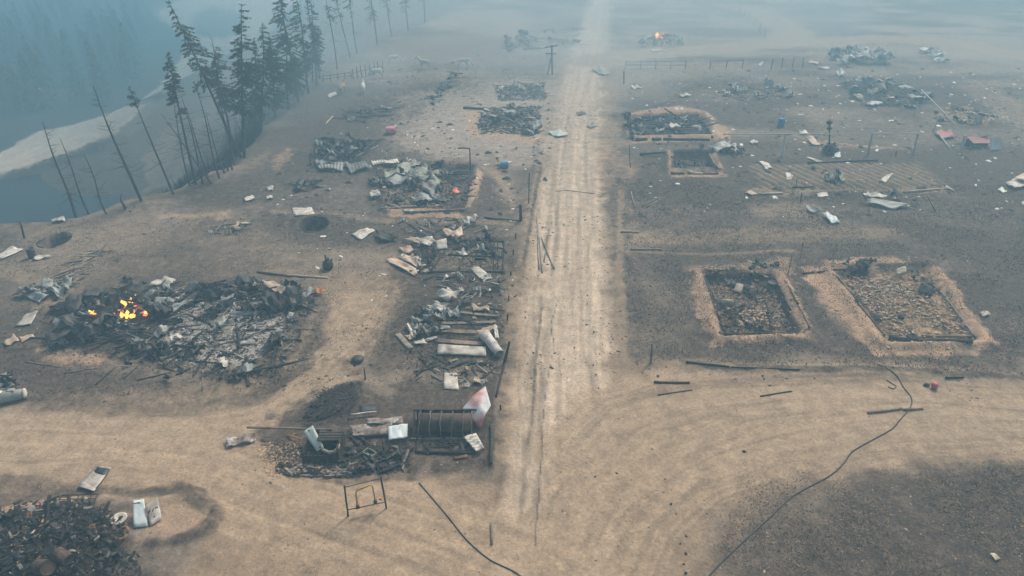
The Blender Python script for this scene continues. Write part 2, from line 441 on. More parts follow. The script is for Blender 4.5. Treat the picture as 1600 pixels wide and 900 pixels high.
# polygon, kind, strength, soft edge (m), ragged edge (m)
PAINT = [
    # dry trampled sand
    ([(790, 560), (800, 430), (830, 300), (935, 290), (955, 420), (985, 560), (1400, 575), (1600, 600), (1750, 630), (1750, 735), (1560, 735), (1380, 725), (1250, 745), (1150, 800), (1050, 1000), (300, 1000), (320, 830), (230, 770), (0, 760), (-200, 760), (-200, 650), (60, 640), (250, 645), (400, 625), (470, 590), (520, 640), (560, 740), (770, 740)], 'sand', 0.9, 1.6, 2.0),
    ([(500, 440), (600, 430), (640, 450), (600, 520), (560, 560), (500, 560), (480, 520)], 'sand', 0.75, 1.2, 1.8),
    ([(780, 430), (800, 560), (775, 720), (840, 730), (850, 430)], 'sand', 0.6, 1.0, 1.2),
    ([(440, 385), (620, 395), (600, 440), (450, 430), (350, 420), (330, 395)], 'tan', 0.5, 3.0, 3.0),
    ([(130, 350), (380, 330), (450, 380), (300, 420), (150, 440), (70, 420)], 'tan', 0.42, 4.0, 4.0),
    ([(700, 160), (860, 120), (870, 260), (800, 250), (740, 240), (640, 230), (620, 190)], 'tan', 0.55, 4.0, 4.0),
    ([(870, 100), (960, 100), (970, 230), (960, 300), (830, 300), (840, 200)], 'sand', 0.75, 3.0, 4.0),
    ([(930, 225), (990, 250), (990, 290), (940, 300)], 'clay', 0.4, 2.0, 2.0),
    ([(290, 292), (370, 258), (420, 240), (400, 265), (330, 290), (250, 315), (190, 325)], 'tan', 0.75, 2.0, 2.0),
    ([(0, 352), (90, 345), (180, 330), (160, 350), (40, 372)], 'tan', 0.5, 2.0, 2.0),
    ([(60, 470), (130, 400), (165, 375), (150, 405), (100, 460), (70, 490)], 'tan', 0.7, 1.0, 1.0),
    ([(610, 215), (640, 150), (720, 140), (770, 120), (860, 112), (870, 250), (800, 250), (740, 240), (690, 240), (620, 232)], 'dust', 0.72, 6.0, 5.0),
    ([(400, 330), (440, 280), (500, 268), (600, 300), (600, 345), (470, 345)], 'dust', 0.45, 3.0, 3.5),
    ([(560, 110), (640, 60), (860, 30), (860, 100), (700, 120), (600, 150)], 'dust', 0.5, 7.0, 7.0),
    ([(960, 90), (1100, 95), (1260, 108), (1150, 125), (985, 130)], 'dust', 0.5, 5.0, 5.0),
    ([(1250, 70), (1500, 72), (1640, 100), (1640, 120), (1500, 95), (1300, 85)], 'dust', 0.5, 5.0, 4.0),
    # burnt to black, and at the end the painted dark of two cellar pits
    ([(965, 400), (1060, 415), (1090, 540), (1240, 560), (1400, 570), (1600, 590), (1600, 560), (1560, 470), (1450, 400), (1250, 395)], 'burnt', 0.75, 2.5, 2.5),
    ([(985, 290), (1180, 290), (1500, 300), (1750, 310), (1750, 560), (1560, 560), (1450, 410), (1200, 395), (985, 395)], 'burnt', 0.55, 3.0, 4.0),
    ([(985, 200), (1150, 230), (1200, 200), (1560, 190), (1750, 200), (1750, 320), (1500, 330), (985, 300)], 'burnt', 0.35, 4.0, 4.0),
    ([(1180, 740), (1350, 725), (1420, 770), (1480, 740), (1600, 725), (1750, 740), (1750, 1000), (1080, 1000), (1110, 860)], 'burnt', 0.40, 2.2, 3.2),
    ([(1500, 755), (1600, 725), (1700, 740), (1700, 880), (1600, 870), (1520, 850)], 'burnt', 0.5, 2.0, 2.6),
    ([(1350, 870), (1500, 840), (1650, 860), (1650, 960), (1300, 960)], 'burnt', 0.5, 1.8, 2.6),
    ([(-50, 570), (150, 575), (300, 600), (450, 560), (500, 480), (520, 520), (470, 590), (400, 625), (250, 640), (100, 635), (-50, 640)], 'burnt', 0.55, 1.2, 1.5),
    ([(-20, 540), (60, 545), (60, 580), (-20, 600)], 'burnt', 0.7, 1.0, 1.5),
    ([(430, 650), (500, 610), (560, 600), (640, 640), (770, 600), (770, 700), (690, 725), (560, 735), (430, 720), (400, 690)], 'burnt', 0.92, 1.0, 1.5),
    ([(640, 600), (775, 595), (768, 730), (660, 722), (600, 740), (520, 742), (440, 735), (430, 700), (560, 660)], 'burnt', 0.75, 0.9, 1.4),
    ([(510, 612), (556, 602), (562, 625), (545, 650), (490, 664), (468, 655)], 'burnt', 0.9, 0.4, 0.6),
    ([(600, 480), (640, 450), (790, 440), (790, 560), (700, 590), (640, 560), (560, 590), (520, 560), (560, 560)], 'burnt', 0.62, 1.2, 1.8),
    ([(590, 360), (790, 355), (800, 440), (700, 450), (600, 440), (650, 410)], 'burnt', 0.58, 1.2, 1.8),
    ([(740, 270), (770, 275), (800, 330), (735, 330)], 'burnt', 0.75, 0.8, 0.8),
    ([(700, 310), (800, 335), (790, 365), (560, 360), (420, 350), (470, 310)], 'burnt', 0.35, 2.0, 2.0),
    ([(580, 250), (745, 250), (735, 332), (590, 335), (570, 300)], 'burnt', 0.55, 1.0, 1.2),
    ([(420, 265), (480, 215), (600, 215), (600, 260), (460, 300)], 'burnt', 0.5, 3.0, 3.0),
    ([(938, 250), (965, 250), (990, 400), (1000, 560), (972, 560), (958, 420), (942, 330)], 'burnt', 0.5, 0.9, 1.5),
    ([(812, 420), (838, 262), (848, 262), (826, 420), (806, 560), (794, 560)], 'burnt', 0.45, 0.8, 1.0),
    ([(300, 300), (560, 255), (600, 350), (560, 372), (320, 350), (240, 325)], 'burnt', 0.45, 3.0, 3.5),
    ([(150, 395), (330, 370), (480, 400), (480, 440), (330, 436), (140, 446)], 'burnt', 0.5, 3.0, 3.0),
    ([(420, 100), (620, 90), (860, 110), (860, 135), (640, 200), (430, 240)], 'burnt', 0.3, 5.0, 5.0),
    ([(805, 260), (835, 260), (805, 420), (790, 420)], 'burnt', 0.4, 0.8, 1.2),
    ([(140, 755), (215, 762), (300, 755), (345, 790), (330, 825), (280, 845), (310, 815), (325, 795), (290, 775), (200, 780)], 'burnt', 0.75, 0.5, 0.6),
    ([(-30, 740), (140, 755), (200, 800), (200, 960), (-30, 960)], 'burnt', 0.55, 0.8, 1.2),
    ([(70, 384), (78, 370), (103, 368), (98, 382), (82, 388)], 'burnt', 1.0, 0.25, 0.2),  # left cellar pit: black painted in to deepen the shade of the hole
    ([(472, 356), (476, 347), (505, 347), (508, 355), (490, 361)], 'burnt', 1.0, 0.25, 0.2),  # middle cellar pit: its inner shade painted black as well
    # fired clay and warm earth round the houses
    ([(215, 800), (300, 785), (322, 800), (290, 840), (225, 845)], 'clay', 0.45, 0.8, 0.8),
    ([(40, 535), (110, 545), (170, 555), (160, 570), (60, 560)], 'clay', 0.6, 0.8, 0.8),
    ([(600, 325), (720, 330), (725, 342), (610, 340)], 'clay', 0.8, 0.6, 0.6),
    ([(745, 262), (756, 268), (735, 328), (726, 326)], 'clay', 0.85, 0.35, 0.3),
    ([(745, 256), (775, 262), (800, 290), (806, 335), (798, 335), (788, 296), (765, 270)], 'sand', 0.85, 0.4, 0.4),
    ([(1075, 440), (1100, 428), (1128, 522), (1262, 520), (1262, 530), (1115, 540), (1085, 480)], 'clay', 0.85, 0.7, 0.8),
    ([(1208, 430), (1226, 432), (1268, 515), (1252, 520)], 'clay', 0.8, 0.4, 0.4),
    ([(1060, 420), (1230, 405), (1240, 425), (1100, 432)], 'clay', 0.5, 1.0, 1.2),
    ([(1255, 420), (1300, 405), (1400, 403), (1420, 412), (1310, 424), (1385, 535), (1520, 540), (1525, 530), (1450, 425), (1470, 420), (1555, 535), (1525, 552), (1370, 552), (1330, 500), (1262, 440)], 'clay', 0.8, 0.8, 0.8),
    ([(1285, 410), (1290, 425), (1370, 545), (1335, 530), (1255, 440)], 'clay', 0.55, 1.0, 1.0),
    ([(975, 185), (1000, 172), (1060, 165), (1105, 175), (1120, 190), (1108, 192), (1090, 180), (1000, 182)], 'clay', 0.75, 0.6, 0.6),
    ([(990, 214), (1110, 213), (1140, 202), (1138, 216), (1060, 222), (990, 222)], 'clay', 0.75, 0.7, 0.7),
    ([(1112, 192), (1140, 200), (1140, 216), (1115, 216)], 'clay', 0.8, 0.8, 0.8),
    ([(1040, 235), (1052, 240), (1050, 268), (1120, 270), (1105, 245), (1118, 242), (1135, 276), (1045, 281)], 'clay', 0.75, 0.5, 0.5),
    ([(728, 175), (755, 168), (752, 195), (850, 200), (848, 222), (735, 215)], 'clay', 0.7, 0.8, 1.0),
    ([(985, 60), (1040, 48), (1085, 65), (1060, 80), (1000, 78)], 'sand', 0.65, 2.0, 1.5),
    ([(420, 255), (450, 232), (460, 240), (435, 268)], 'clay', 0.5, 1.2, 1.2),
    ([(1180, 325), (1260, 318), (1300, 330), (1250, 342), (1190, 340)], 'tan', 0.6, 2.0, 2.0),
    ([(1165, 296), (1270, 298), (1270, 306), (1180, 306)], 'tan', 0.7, 1.0, 1.0),
    ([(1400, 295), (1480, 292), (1490, 298), (1410, 303)], 'clay', 0.45, 1.0, 1.0),
    ([(1360, 140), (1400, 150), (1385, 172), (1340, 160)], 'tan', 0.7, 1.5, 2.0),
    ([(1470, 170), (1550, 180), (1540, 195), (1450, 188)], 'tan', 0.7, 1.5, 2.0),
    ([(1130, 135), (1240, 135), (1250, 152), (1130, 155)], 'tan', 0.55, 2.0, 2.5),
    ([(1000, 60), (1500, 65), (1600, 90), (1600, 100), (1300, 75), (1000, 90)], 'sand', 0.35, 5.0, 5.0),
    ([(1020, 98), (1250, 98), (1100, 118), (960, 122)], 'tan', 0.45, 4.0, 4.0),
    ([(985, 100), (1240, 106), (1560, 140), (1530, 200), (1200, 160), (985, 170)], 'burnt', 0.3, 5.0, 6.0),
    ([(600, 40), (860, 40), (860, 90), (650, 110)], 'burnt', 0.3, 6.0, 6.0),
    ([(680, 40), (720, 38), (710, 46), (670, 47)], 'sand', 0.6, 3.0, 2.0),
    ([(420, 415), (510, 425), (505, 436), (410, 424)], 'tan', 0.7, 0.8, 0.8),
    ([(250, 335), (355, 333), (355, 340), (250, 342)], 'clay', 0.5, 1.0, 0.8),
    ([(450, 340), (560, 332), (600, 345), (470, 372), (440, 360)], 'burnt', 0.25, 1.5, 1.5),
    # ash beds of the burnt-down buildings
    ([(60, 545), (80, 480), (160, 448), (330, 440), (480, 448), (495, 470), (455, 545), (430, 600), (330, 590), (200, 560)], 'burnt', 0.7, 0.7, 0.9),
    ([(300, 480), (350, 478), (430, 500), (440, 530), (400, 560), (330, 575), (240, 560), (215, 545), (280, 510)], 'ash', 0.85, 0.6, 1.2),
    ([(440, 470), (480, 470), (455, 530), (430, 520)], 'ash', 0.4, 0.6, 0.8),
    ([(1100, 432), (1208, 430), (1250, 520), (1130, 522)], 'burnt', 0.5, 0.25, 0.3),
    ([(1305, 425), (1448, 422), (1525, 532), (1385, 534)], 'gravel', 0.9, 0.3, 0.4),
    ([(1000, 182), (1095, 180), (1112, 213), (985, 213)], 'burnt', 0.55, 0.5, 0.6),
    ([(1052, 238), (1108, 240), (1118, 268), (1050, 268)], 'burnt', 0.95, 0.3, 0.4),
    ([(760, 168), (845, 165), (842, 200), (752, 198)], 'burnt', 0.5, 0.8, 1.0),
    ([(690, 385), (785, 380), (788, 425), (668, 425)], 'tan', 0.55, 0.4, 0.5),
    ([(-30, 810), (40, 795), (130, 792), (200, 820), (185, 880), (160, 960), (-30, 960)], 'burnt', 0.95, 0.5, 0.6),
    ([(530, 680), (630, 690), (640, 730), (540, 735)], 'burnt', 0.8, 0.5, 0.6),
    ([(650, 675), (740, 680), (735, 705), (650, 708)], 'burnt', 0.7, 0.3, 0.4),
    ([(440, 515), (490, 500), (510, 525), (480, 560), (440, 570)], 'burnt', 0.25, 0.8, 0.8),
]
RGB = {'sand': (0.315, 0.228, 0.152), 'tan': (0.275, 0.205, 0.14), 'burnt': (0.045, 0.041, 0.038), 'clay': (0.47, 0.31, 0.20),
       'ash': (0.42, 0.385, 0.345), 'gravel': (0.36, 0.25, 0.155), 'dust': (0.40, 0.335, 0.28)}
PAINT_W = [(np.array(W(p)), k, s, e * (0.55 if k == 'clay' else 1), r) for p, k, s, e, r in PAINT]

# narrow painted marks: picture line, half width m, kind, strength
LINES = [([(150, 768), (215, 768), (270, 758), (318, 772), (345, 800), (332, 826), (285, 843), (235, 850)], 0.30, 'burnt', 0.5), ([(205, 778), (280, 770), (322, 790)], 0.3, 'burnt', 0.56),
         ([(873, 465), (860, 505), (866, 540), (854, 600), (848, 660), (846, 720), (840, 790), (836, 850)], 0.05, 'burnt', 0.62), ([(846, 480), (836, 560), (834, 620), (826, 690)], 0.12, 'burnt', 0.50),
         ([(818, 420), (838, 300), (846, 262)], 0.15, 'burnt', 0.56), ([(775, 560), (770, 640), (768, 700), (768, 735)], 0.15, 'burnt', 0.53), ([(1070, 566), (1250, 577), (1420, 580), (1600, 592)], 0.35, 'burnt', 0.62),
         ([(440, 600), (380, 628), (300, 640), (180, 640), (60, 632)], 0.7, 'burnt', 0.43), ([(0, 752), (90, 758), (150, 768)], 0.5, 'burnt', 0.37), ([(0, 800), (60, 790), (120, 784)], 0.25, 'clay', 0.8),
         ([(505, 470), (500, 520), (470, 575), (430, 605)], 0.6, 'burnt', 0.46), ([(1180, 296), (1300, 297), (1480, 296)], 0.3, 'tan', 0.8), ([(1240, 212), (1300, 228), (1420, 232)], 0.4, 'tan', 0.5),
         ([(1290, 222), (1380, 232)], 0.25, 'clay', 0.6), ([(980, 392), (1100, 396), (1240, 392)], 0.25, 'tan', 0.6), ([(970, 300), (968, 420), (975, 560)], 0.35, 'tan', 0.7),
         ([(430, 330), (600, 345), (800, 350)], 0.5, 'tan', 0.5), ([(0, 420), (60, 440), (90, 480)], 0.8, 'tan', 0.5), ([(60, 455), (110, 425), (160, 385)], 0.9, 'tan', 0.7),
         ([(640, 745), (700, 730), (760, 720)], 0.5, 'burnt', 0.37), ([(440, 735), (520, 745), (640, 740)], 0.4, 'burnt', 0.43)]
LINES_W = [(W(p), w, k, s) for p, w, k, s in LINES]

# raised and sunken ground: (picture point, radius x m, radius y m, height m)
LUMPS = [((85, 377), 1.35, 1.7, -2.6), ((490, 353), 1.45, 1.5, -2.6), ((82, 374), 2.8, 2.6, 0.35), ((490, 350), 2.7, 2.4, 0.40),
         ((270, 500), 8, 3.5, 0.45), ((90, 855), 4, 3.2, 0.9), ((525, 632), 2.0, 2.4, 0.55), ((520, 240), 5, 5, 0.5), ((650, 290), 6, 5, 0.4),
         ((710, 500), 3.5, 3.2, 0.3), ((1048, 195), 6, 6, 0.5), ((330, 280), 5, 4, 0.8), ((215, 322), 4, 3, 0.6), ((1340, 92), 9, 8, 0.6)]
LUMPS_W = [(G(*p), a, b, h) for p, a, b, h in LUMPS]
# house pits with raised earthen edges
PITS = [([(1100, 432), (1208, 430), (1250, 520), (1130, 522)], 0.55, 0.35), ([(1305, 425), (1448, 422), (1525, 532), (1385, 534)], 0.35, 0.40),
        ([(1052, 240), (1108, 240), (1118, 266), (1050, 266)], 0.8, 0.5), ([(1000, 182), (1095, 180), (1112, 213), (985, 213)], 0.2, 0.45),
        ([(600, 260), (738, 258), (726, 326), (610, 328)], 0.2, 0.25)]
PITS_W = [(np.array(W(p)), d, r) for p, d, r in PITS]
BERMS = [(W([(1075, 570), (1150, 573), (1300, 578), (1450, 582), (1600, 592)]), 0.6, 0.35), (W([(770, 590), (768, 740)]), 0.5, 0.25),
         (W([(812, 420), (838, 270), (848, 220)]), 0.8, 0.35), (W([(130, 402), (60, 480)]), 1.0, 0.3),
         (W([(205, 790), (300, 775), (345, 800), (320, 830), (250, 848)]), 0.5, 0.28), (W([(560, 560), (500, 570), (440, 610)]), 0.5, 0.15),
         (W([(450, 342), (590, 335)]), 1.2, 0.35)]
GARDEN = np.array(W([(1170, 258), (1440, 252), (1490, 300), (1180, 296)]))
LOW = -13.0

def height(x, y):
    x = np.asarray(x, float); y = np.asarray(y, float)
    h = (fbm(x, y, 22, 3, 1) - 0.5) * 0.7 + (fbm(x, y, 3.2, 3, 2) - 0.5) * 0.16 + (fbm(x, y, 0.7, 2, 5) - 0.5) * 0.05
    near = sstep(260, 160, y)
    h = h * near
    for pts, wd, st, sd in ROADS[:5]:
        x0 = min(p[0] for p in pts) - 9; x1 = max(p[0] for p in pts) + 9; y0 = min(p[1] for p in pts) - 9; y1 = max(p[1] for p in pts) + 9
        m = (x > x0) & (x < x1) & (y > y0) & (y < y1)
        if not m.any():
            continue
        d, s, sg = seg_dist(x[m], y[m], pts)
        dd = d * sg
        w = sstep(wd + 1.6, wd * 0.5, d)
        rut = ((fbm(dd, s * 0.02, 0.55, 3, sd) - 0.5) * 0.16 + (fbm(dd * 2.2, s * 0.05, 0.5, 2, sd + 3) - 0.5) * 0.05) * (1.0 if sd == 1 else 0.5)
        if sd == 1:
            rut = rut - 0.13 * np.exp(-((dd - 1.55) / 0.28) ** 2) - 0.10 * np.exp(-((dd - 2.3) / 0.25) ** 2) - 0.07 * np.exp(-((dd + 1.4) / 0.35) ** 2)
        hm = h[m]
        h[m] = hm * (1 - 0.75 * w) + w * (rut - 0.08)
        near_ = y[m] < 110
        if near_.any():
            hs = h[m]; tm_ = track_mask(x[m][near_], y[m][near_], pts); hs[near_] -= (0.10 if sd == 1 else 0.05) * tm_; h[m] = hs
    for c, a, b, hh in LUMPS_W:
        q = ((x - c.x) / a) ** 2 + ((y - c.y) / b) ** 2
        if hh < -1:
            h = h + hh * sstep(1.08, 0.86, np.sqrt(q))
        else:
            h = h + hh * np.exp(-q * 1.4) * (0.7 + 0.6 * fbm(x, y, 1.1, 3, 8))
    for P, dep, rim in PITS_W:
        x0, y0 = P.min(0) - 3; x1, y1 = P.max(0) + 3
        m = (x > x0) & (x < x1) & (y > y0) & (y < y1)
        if m.any():
            sd = poly_sd(x[m], y[m], P)
            h[m] += -dep * sstep(0.1, -0.35, sd) + rim * np.exp(-((sd - 0.7) / 0.55) ** 2) * (0.6 + 0.8 * fbm(x[m], y[m], 1.6, 2, 4)) 
    for pts, wd, hh in BERMS:
        d, s, sg = seg_dist(x, y, pts)
        h = h + hh * np.exp(-(d / wd) ** 2) * (0.5 + fbm(x, y, 0.9, 3, 6))
    P = GARDEN
    x0, y0 = P.min(0) - 1; x1, y1 = P.max(0) + 1
    m = (x > x0) & (x < x1) & (y > y0) & (y < y1)
    if m.any():
        sd = poly_sd(x[m], y[m], P)
        u = x[m] * 0.93 + (y[m]) * 0.36
        h[m] += sstep(0.3, -0.8, sd) * 0.16 * np.sin(u * 2 * math.pi / 1.15 + 2 * fbm(x[m], y[m], 5, 2, 3))
    # the river bank
    d, s, sg = seg_dist(x, y, RIM)
    out = np.where(sg > 0, d, -d) + (fbm(x, y, 9, 3, 11) - 0.5) * 4.0 + (fbm(x, y, 2.4, 2, 12) - 0.5) * 1.0
    dn = sstep(-0.5, 17, out)
    low = LOW * (1 - 0.82 * sstep(98, 160, y) * sstep(-100, -62, x))       # the bank runs out to a gentle slope up-river
    h = h * (1 - dn) + dn * low + (fbm(x, y, 6, 3, 13) - 0.5) * 1.2 * dn * sstep(40, 12, out)
    far = sstep(60, 160, out) * 7.0 * (0.5 + fbm(x, y, 60, 3, 14)) * sstep(-55, -110, x)
    return h + far * 0.6

# heights of the plateau looked up from a fine table (the full sum is slow point by point)
TS = 0.25; TX0, TX1, TY0, TY1 = -140.0, 150.0, 16.0, 260.0
_tx = np.arange(TX0, TX1 + TS, TS); _ty = np.arange(TY0, TY1 + TS, TS)
_T = height(*[q.ravel() for q in np.meshgrid(_tx, _ty, indexing='ij')]).reshape(len(_tx), len(_ty))

def H(x, y):
    if TX0 < x < TX1 - 1 and TY0 < y < TY1 - 1:
        a = (x - TX0) / TS; b = (y - TY0) / TS
        i = int(a); j = int(b); a -= i; b -= j
        return float((_T[i, j] * (1 - a) + _T[i + 1, j] * a) * (1 - b) + (_T[i, j + 1] * (1 - a) + _T[i + 1, j + 1] * a) * b)
    return float(height(np.array([x]), np.array([y]))[0])

def GH(px, py, dz=0.0):
    z = 0.0
    for _ in range(4):
        p = G(px, py, z)
        z = H(p.x, p.y)
    return Vector((p.x, p.y, z + dz))

# ------------------------------------------------------------------ ground sheet
ys = list(np.linspace(-120, 14, 24))
y = 15.0
while y < 330:
    ys.append(y); y += max(0.07, y * y / 19000 + 0.01)
ys += list(np.geomspace(340, 1500, 26))
us = np.concatenate([-np.geomspace(6, 1.04, 26), np.linspace(-1, 1, 900), np.geomspace(1.04, 6, 26)])
ys = np.array(ys)
YY, UU = np.meshgrid(ys, us, indexing='ij')
XX = UU * (np.maximum(YY, 10) * 0.86 + 24)
XX = np.clip(XX, -1500, 1500)
shp = XX.shape
gx = XX.ravel(); gy = YY.ravel()
gz = height(gx, gy)

# albedo of the ground
rimd, rims, rimsg = seg_dist(gx, gy, RIM)
out = np.where(rimsg > 0, rimd, -rimd) + (fbm(gx, gy, 9, 3, 11) - 0.5) * 4.0
n1 = fbm(gx, gy, 14, 5, 21); n2 = fbm(gx, gy, 2.2, 4, 22); n3 = fbm(gx * 0.35, gy, 6, 4, 23); n4 = fbm(gx, gy, 0.55, 3, 24)
def lerp(a, b, t):
    return a * (1 - t[:, None]) + np.asarray(b)[None, :] * t[:, None]
col = np.tile(np.array([[0.165, 0.137, 0.108]]), (gx.size, 1))
col = lerp(col, (0.27, 0.215, 0.165), sstep(0.42, 0.66, 0.55 * n1 + 0.45 * n3) * 0.8)
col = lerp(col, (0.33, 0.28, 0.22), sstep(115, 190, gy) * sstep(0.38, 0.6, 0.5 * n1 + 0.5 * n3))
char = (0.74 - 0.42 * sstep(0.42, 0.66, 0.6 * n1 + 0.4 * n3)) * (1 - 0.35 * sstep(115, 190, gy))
roadmask = np.zeros(gx.size)
wob = (fbm(gx, gy, 3.0, 4, 31) - 0.5) * 2
wob2 = (fbm(gx, gy, 0.8, 3, 32) - 0.5) * 2
for P, k, s, e, r in PAINT_W:
    if k != 'sand':
        continue
    x0, y0 = P.min(0) - e - r; x1, y1 = P.max(0) + e + r
    m = np.nonzero((gx > x0) & (gx < x1) & (gy > y0) & (gy < y1))[0]
    sd = poly_sd(gx[m], gy[m], P) + r * (0.8 * wob[m] + 0.5 * wob2[m])
    t = sstep(e, -e, sd) * s
    col[m] = lerp(col[m], RGB[k], t)
    char[m] *= 1 - t
for pts, wd, st, sd in ROADS:
    x0 = min(p[0] for p in pts) - 12; x1 = max(p[0] for p in pts) + 12; y0 = min(p[1] for p in pts) - 12; y1 = max(p[1] for p in pts) + 12
    m = np.nonzero((gx > x0) & (gx < x1) & (gy > y0) & (gy < y1))[0]
    d, s, sg = seg_dist(gx[m], gy[m], pts)
    dd = d * sg
    far = np.clip(gy[m] / 120, 0, 1.5)
    ed = d + (0.7 + far) * wob[m] + 0.4 * wob2[m]
    t = sstep(wd + 1.2 + far, wd - 0.4, ed) * st
    streak = fbm(dd, s * 0.02, 0.5, 3, sd + 40)
    base = np.array([[0.55, 0.44, 0.33] if sd == 1 else [0.385, 0.288, 0.196]]) * ((0.68 + 0.64 * streak) if sd == 1 else (0.82 + 0.36 * streak))[:, None]
    col[m] = col[m] * (1 - t[:, None]) + base * t[:, None]
    char[m] *= 1 - t
    if sd <= 5:
        tk = track_mask(gx[m], gy[m], pts) * sstep(120, 60, gy[m])
        grit = 0.5 + 0.9 * n4[m]
        col[m] = lerp(col[m], (0.17, 0.128, 0.088), np.clip(tk * grit * (0.6 if sd != 1 else 0.65), 0, 1))
    if sd in (1, 2, 3):
        roadmask[m] = np.maximum(roadmask[m], t)
        if sd == 1:
            for off, wid, dk in ((1.55, 0.16, 0.45), (2.35, 0.22, 0.5), (2.0, 0.1, 0.3), (-1.9, 0.2, 0.2)):
                q = np.exp(-((dd - off - 0.35 * wob[m] * 0.6) / wid) ** 2) * dk * sstep(0.35, 0.6, fbm(s, dd, 1.6, 3, 55)) * sstep(150, 60, gy[m])
                col[m] = lerp(col[m], (0.13, 0.11, 0.085), q)
        q = sstep(0.62, 0.78, fbm(dd, s * 0.03, 0.45, 3, sd + 60)) * 0.35 * sstep(wd + 2.5, wd, d)
        col[m] = lerp(col[m], (0.20, 0.155, 0.11), q)
for P, k, s, e, r in PAINT_W:
    if k == 'sand':
        continue
    x0, y0 = P.min(0) - e - r; x1, y1 = P.max(0) + e + r
    m = np.nonzero((gx > x0) & (gx < x1) & (gy > y0) & (gy < y1))[0]
    sd = poly_sd(gx[m], gy[m], P) + r * (0.7 * wob[m] + 0.8 * wob2[m])
    t = sstep(e, -e, sd) * s
    if k == 'clay':
        t = t * (0.55 + 0.9 * n4[m])
        t = np.clip(t, 0, 1)
    if k == 'burnt':
        char[m] = 1 - (1 - char[m]) * (1 - t)
        roadmask[m] *= (1 - t)
        continue
    c = RGB[k]
    char[m] *= 1 - t * (0.9 if k != 'ash' else 1)
    if k == 'ash':
        t = t * sstep(0.36, 0.56, 0.5 * n4[m] + 0.5 * n2[m])
    if k == 'gravel':
        cc = np.array(c)[None, :] * (0.35 + 1.3 * sstep(0.3, 0.7, n4[m]))[:, None]
        col[m] = col[m] * (1 - t[:, None]) + cc * t[:, None]
        roadmask[m] *= (1 - t)
        continue
    col[m] = lerp(col[m], c, t)
    if k not in ('tan', 'dust'):
        roadmask[m] *= (1 - t)
for pts, wd, k, s_ in LINES_W:
    x0 = min(p[0] for p in pts) - 3; x1 = max(p[0] for p in pts) + 3; y0 = min(p[1] for p in pts) - 3; y1 = max(p[1] for p in pts) + 3
    m = np.nonzero((gx > x0) & (gx < x1) & (gy > y0) & (gy < y1))[0]
    d, s, sg = seg_dist(gx[m] + 0.35 * wob2[m] * min(1, wd * 3), gy[m] + 0.35 * wob[m] * min(1, wd * 3), pts)
    t = sstep(wd * 1.6, wd * 0.5, d) * s_ * (0.55 + 0.9 * n2[m])
    t = np.clip(t, 0, 1)
    if k == 'burnt':
        char[m] = 1 - (1 - char[m]) * (1 - t)
        col[m] = lerp(col[m], (0.13, 0.105, 0.08), t * 0.6)
    else:
        char[m] *= 1 - t
        col[m] = lerp(col[m], RGB[k], t)
# garden rows
m = np.nonzero(poly_sd(gx, gy, GARDEN) < 1)[0]
sd = poly_sd(gx[m], gy[m], GARDEN) + wob[m] * 0.8
u = gx[m] * 0.93 + gy[m] * 0.36
row = 0.5 + 0.5 * np.sin(u * 2 * math.pi / 1.15 + 2 * fbm(gx[m], gy[m], 5, 2, 3))
col[m] = lerp(col[m], (0.27, 0.205, 0.135), sstep(0.5, -1.0, sd) * (0.1 + 0.85 * row) * (0.6 + 0.6 * n2[m]))
char[m] *= 1 - sstep(0.5, -1.0, sd) * (0.25 + 0.6 * row)
# river bank, shore and far bank
bank = sstep(0.5, 5, out)
col = lerp(col, (0.055, 0.05, 0.042), bank)
col = lerp(col, (0.14, 0.115, 0.085), bank * sstep(0.5, 0.7, n2) * 0.5 * sstep(26, 14, out))
char = char * (1 - bank)
SAND1 = np.array(W([(-260, 330), (-80, 292), (0, 272), (95, 252), (190, 236), (240, 205), (200, 180), (140, 190), (60, 206), (0, 240), (-90, 265), (-260, 300)], LOW))
SAND2 = np.array(W([(225, 175), (262, 122), (300, 70), (245, 40), (300, 8), (420, -25), (540, -45), (560, -28), (470, 0), (440, 30), (432, 70), (402, 95), (340, 112), (300, 140), (262, 180)], LOW))
POOL = np.array(W([(300, 42), (330, 24), (372, 26), (388, 48), (350, 66), (310, 62)], LOW))
SAND3 = np.array(W([(225, 262), (300, 215), (330, 235), (280, 300), (225, 300)], LOW))
for P, s in ((SAND1, 1.0), (SAND2, 1.0), (SAND3, 0.22)):
    sd = poly_sd(gx, gy, P) + wob * 1.6 + wob2 * 0.5
    col = lerp(col, (0.52, 0.45, 0.36), sstep(0.6, -0.5, sd) * s * sstep(6, 12, out) * (0.7 + 0.4 * n2))
sd = poly_sd(gx, gy, POOL) + wob * 2
col = lerp(col, (0.10, 0.11, 0.11), sstep(1.5, -1.5, sd))
sd1 = poly_sd(gx, gy, SAND1); sd2 = poly_sd(gx, gy, SAND2)
shore = np.minimum(sd1, sd2)
# the river itself lies lower than its sand bars
RIVER = np.array(W([(-400, 420), (-400, 300), (-80, 285), (0, 268), (95, 248), (190, 232), (232, 190), (250, 165), (300, 165), (330, 205), (300, 250), (240, 300), (150, 345), (0, 370)], LOW))
wet = sstep(9, 15, out) * sstep(-0.5, 3.0, shore + wob * 1.0) * sstep(3, -3, poly_sd(gx, gy, RIVER))
gz = gz - wet * 1.6
col = np.clip(col, 0.01, 0.9)
print('ground verts', gx.size)

nr, nc = shp
idx = np.arange(gx.size).reshape(shp)
quads = np.stack([idx[:-1, :-1], idx[:-1, 1:], idx[1:, 1:], idx[1:, :-1]], -1).reshape(-1, 4)
qroad = roadmask[quads].mean(1) > 0.5
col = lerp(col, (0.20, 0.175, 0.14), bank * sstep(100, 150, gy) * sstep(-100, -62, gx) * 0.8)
qlow = (out[quads].mean(1) > 7.0)
qroad &= ~qlow

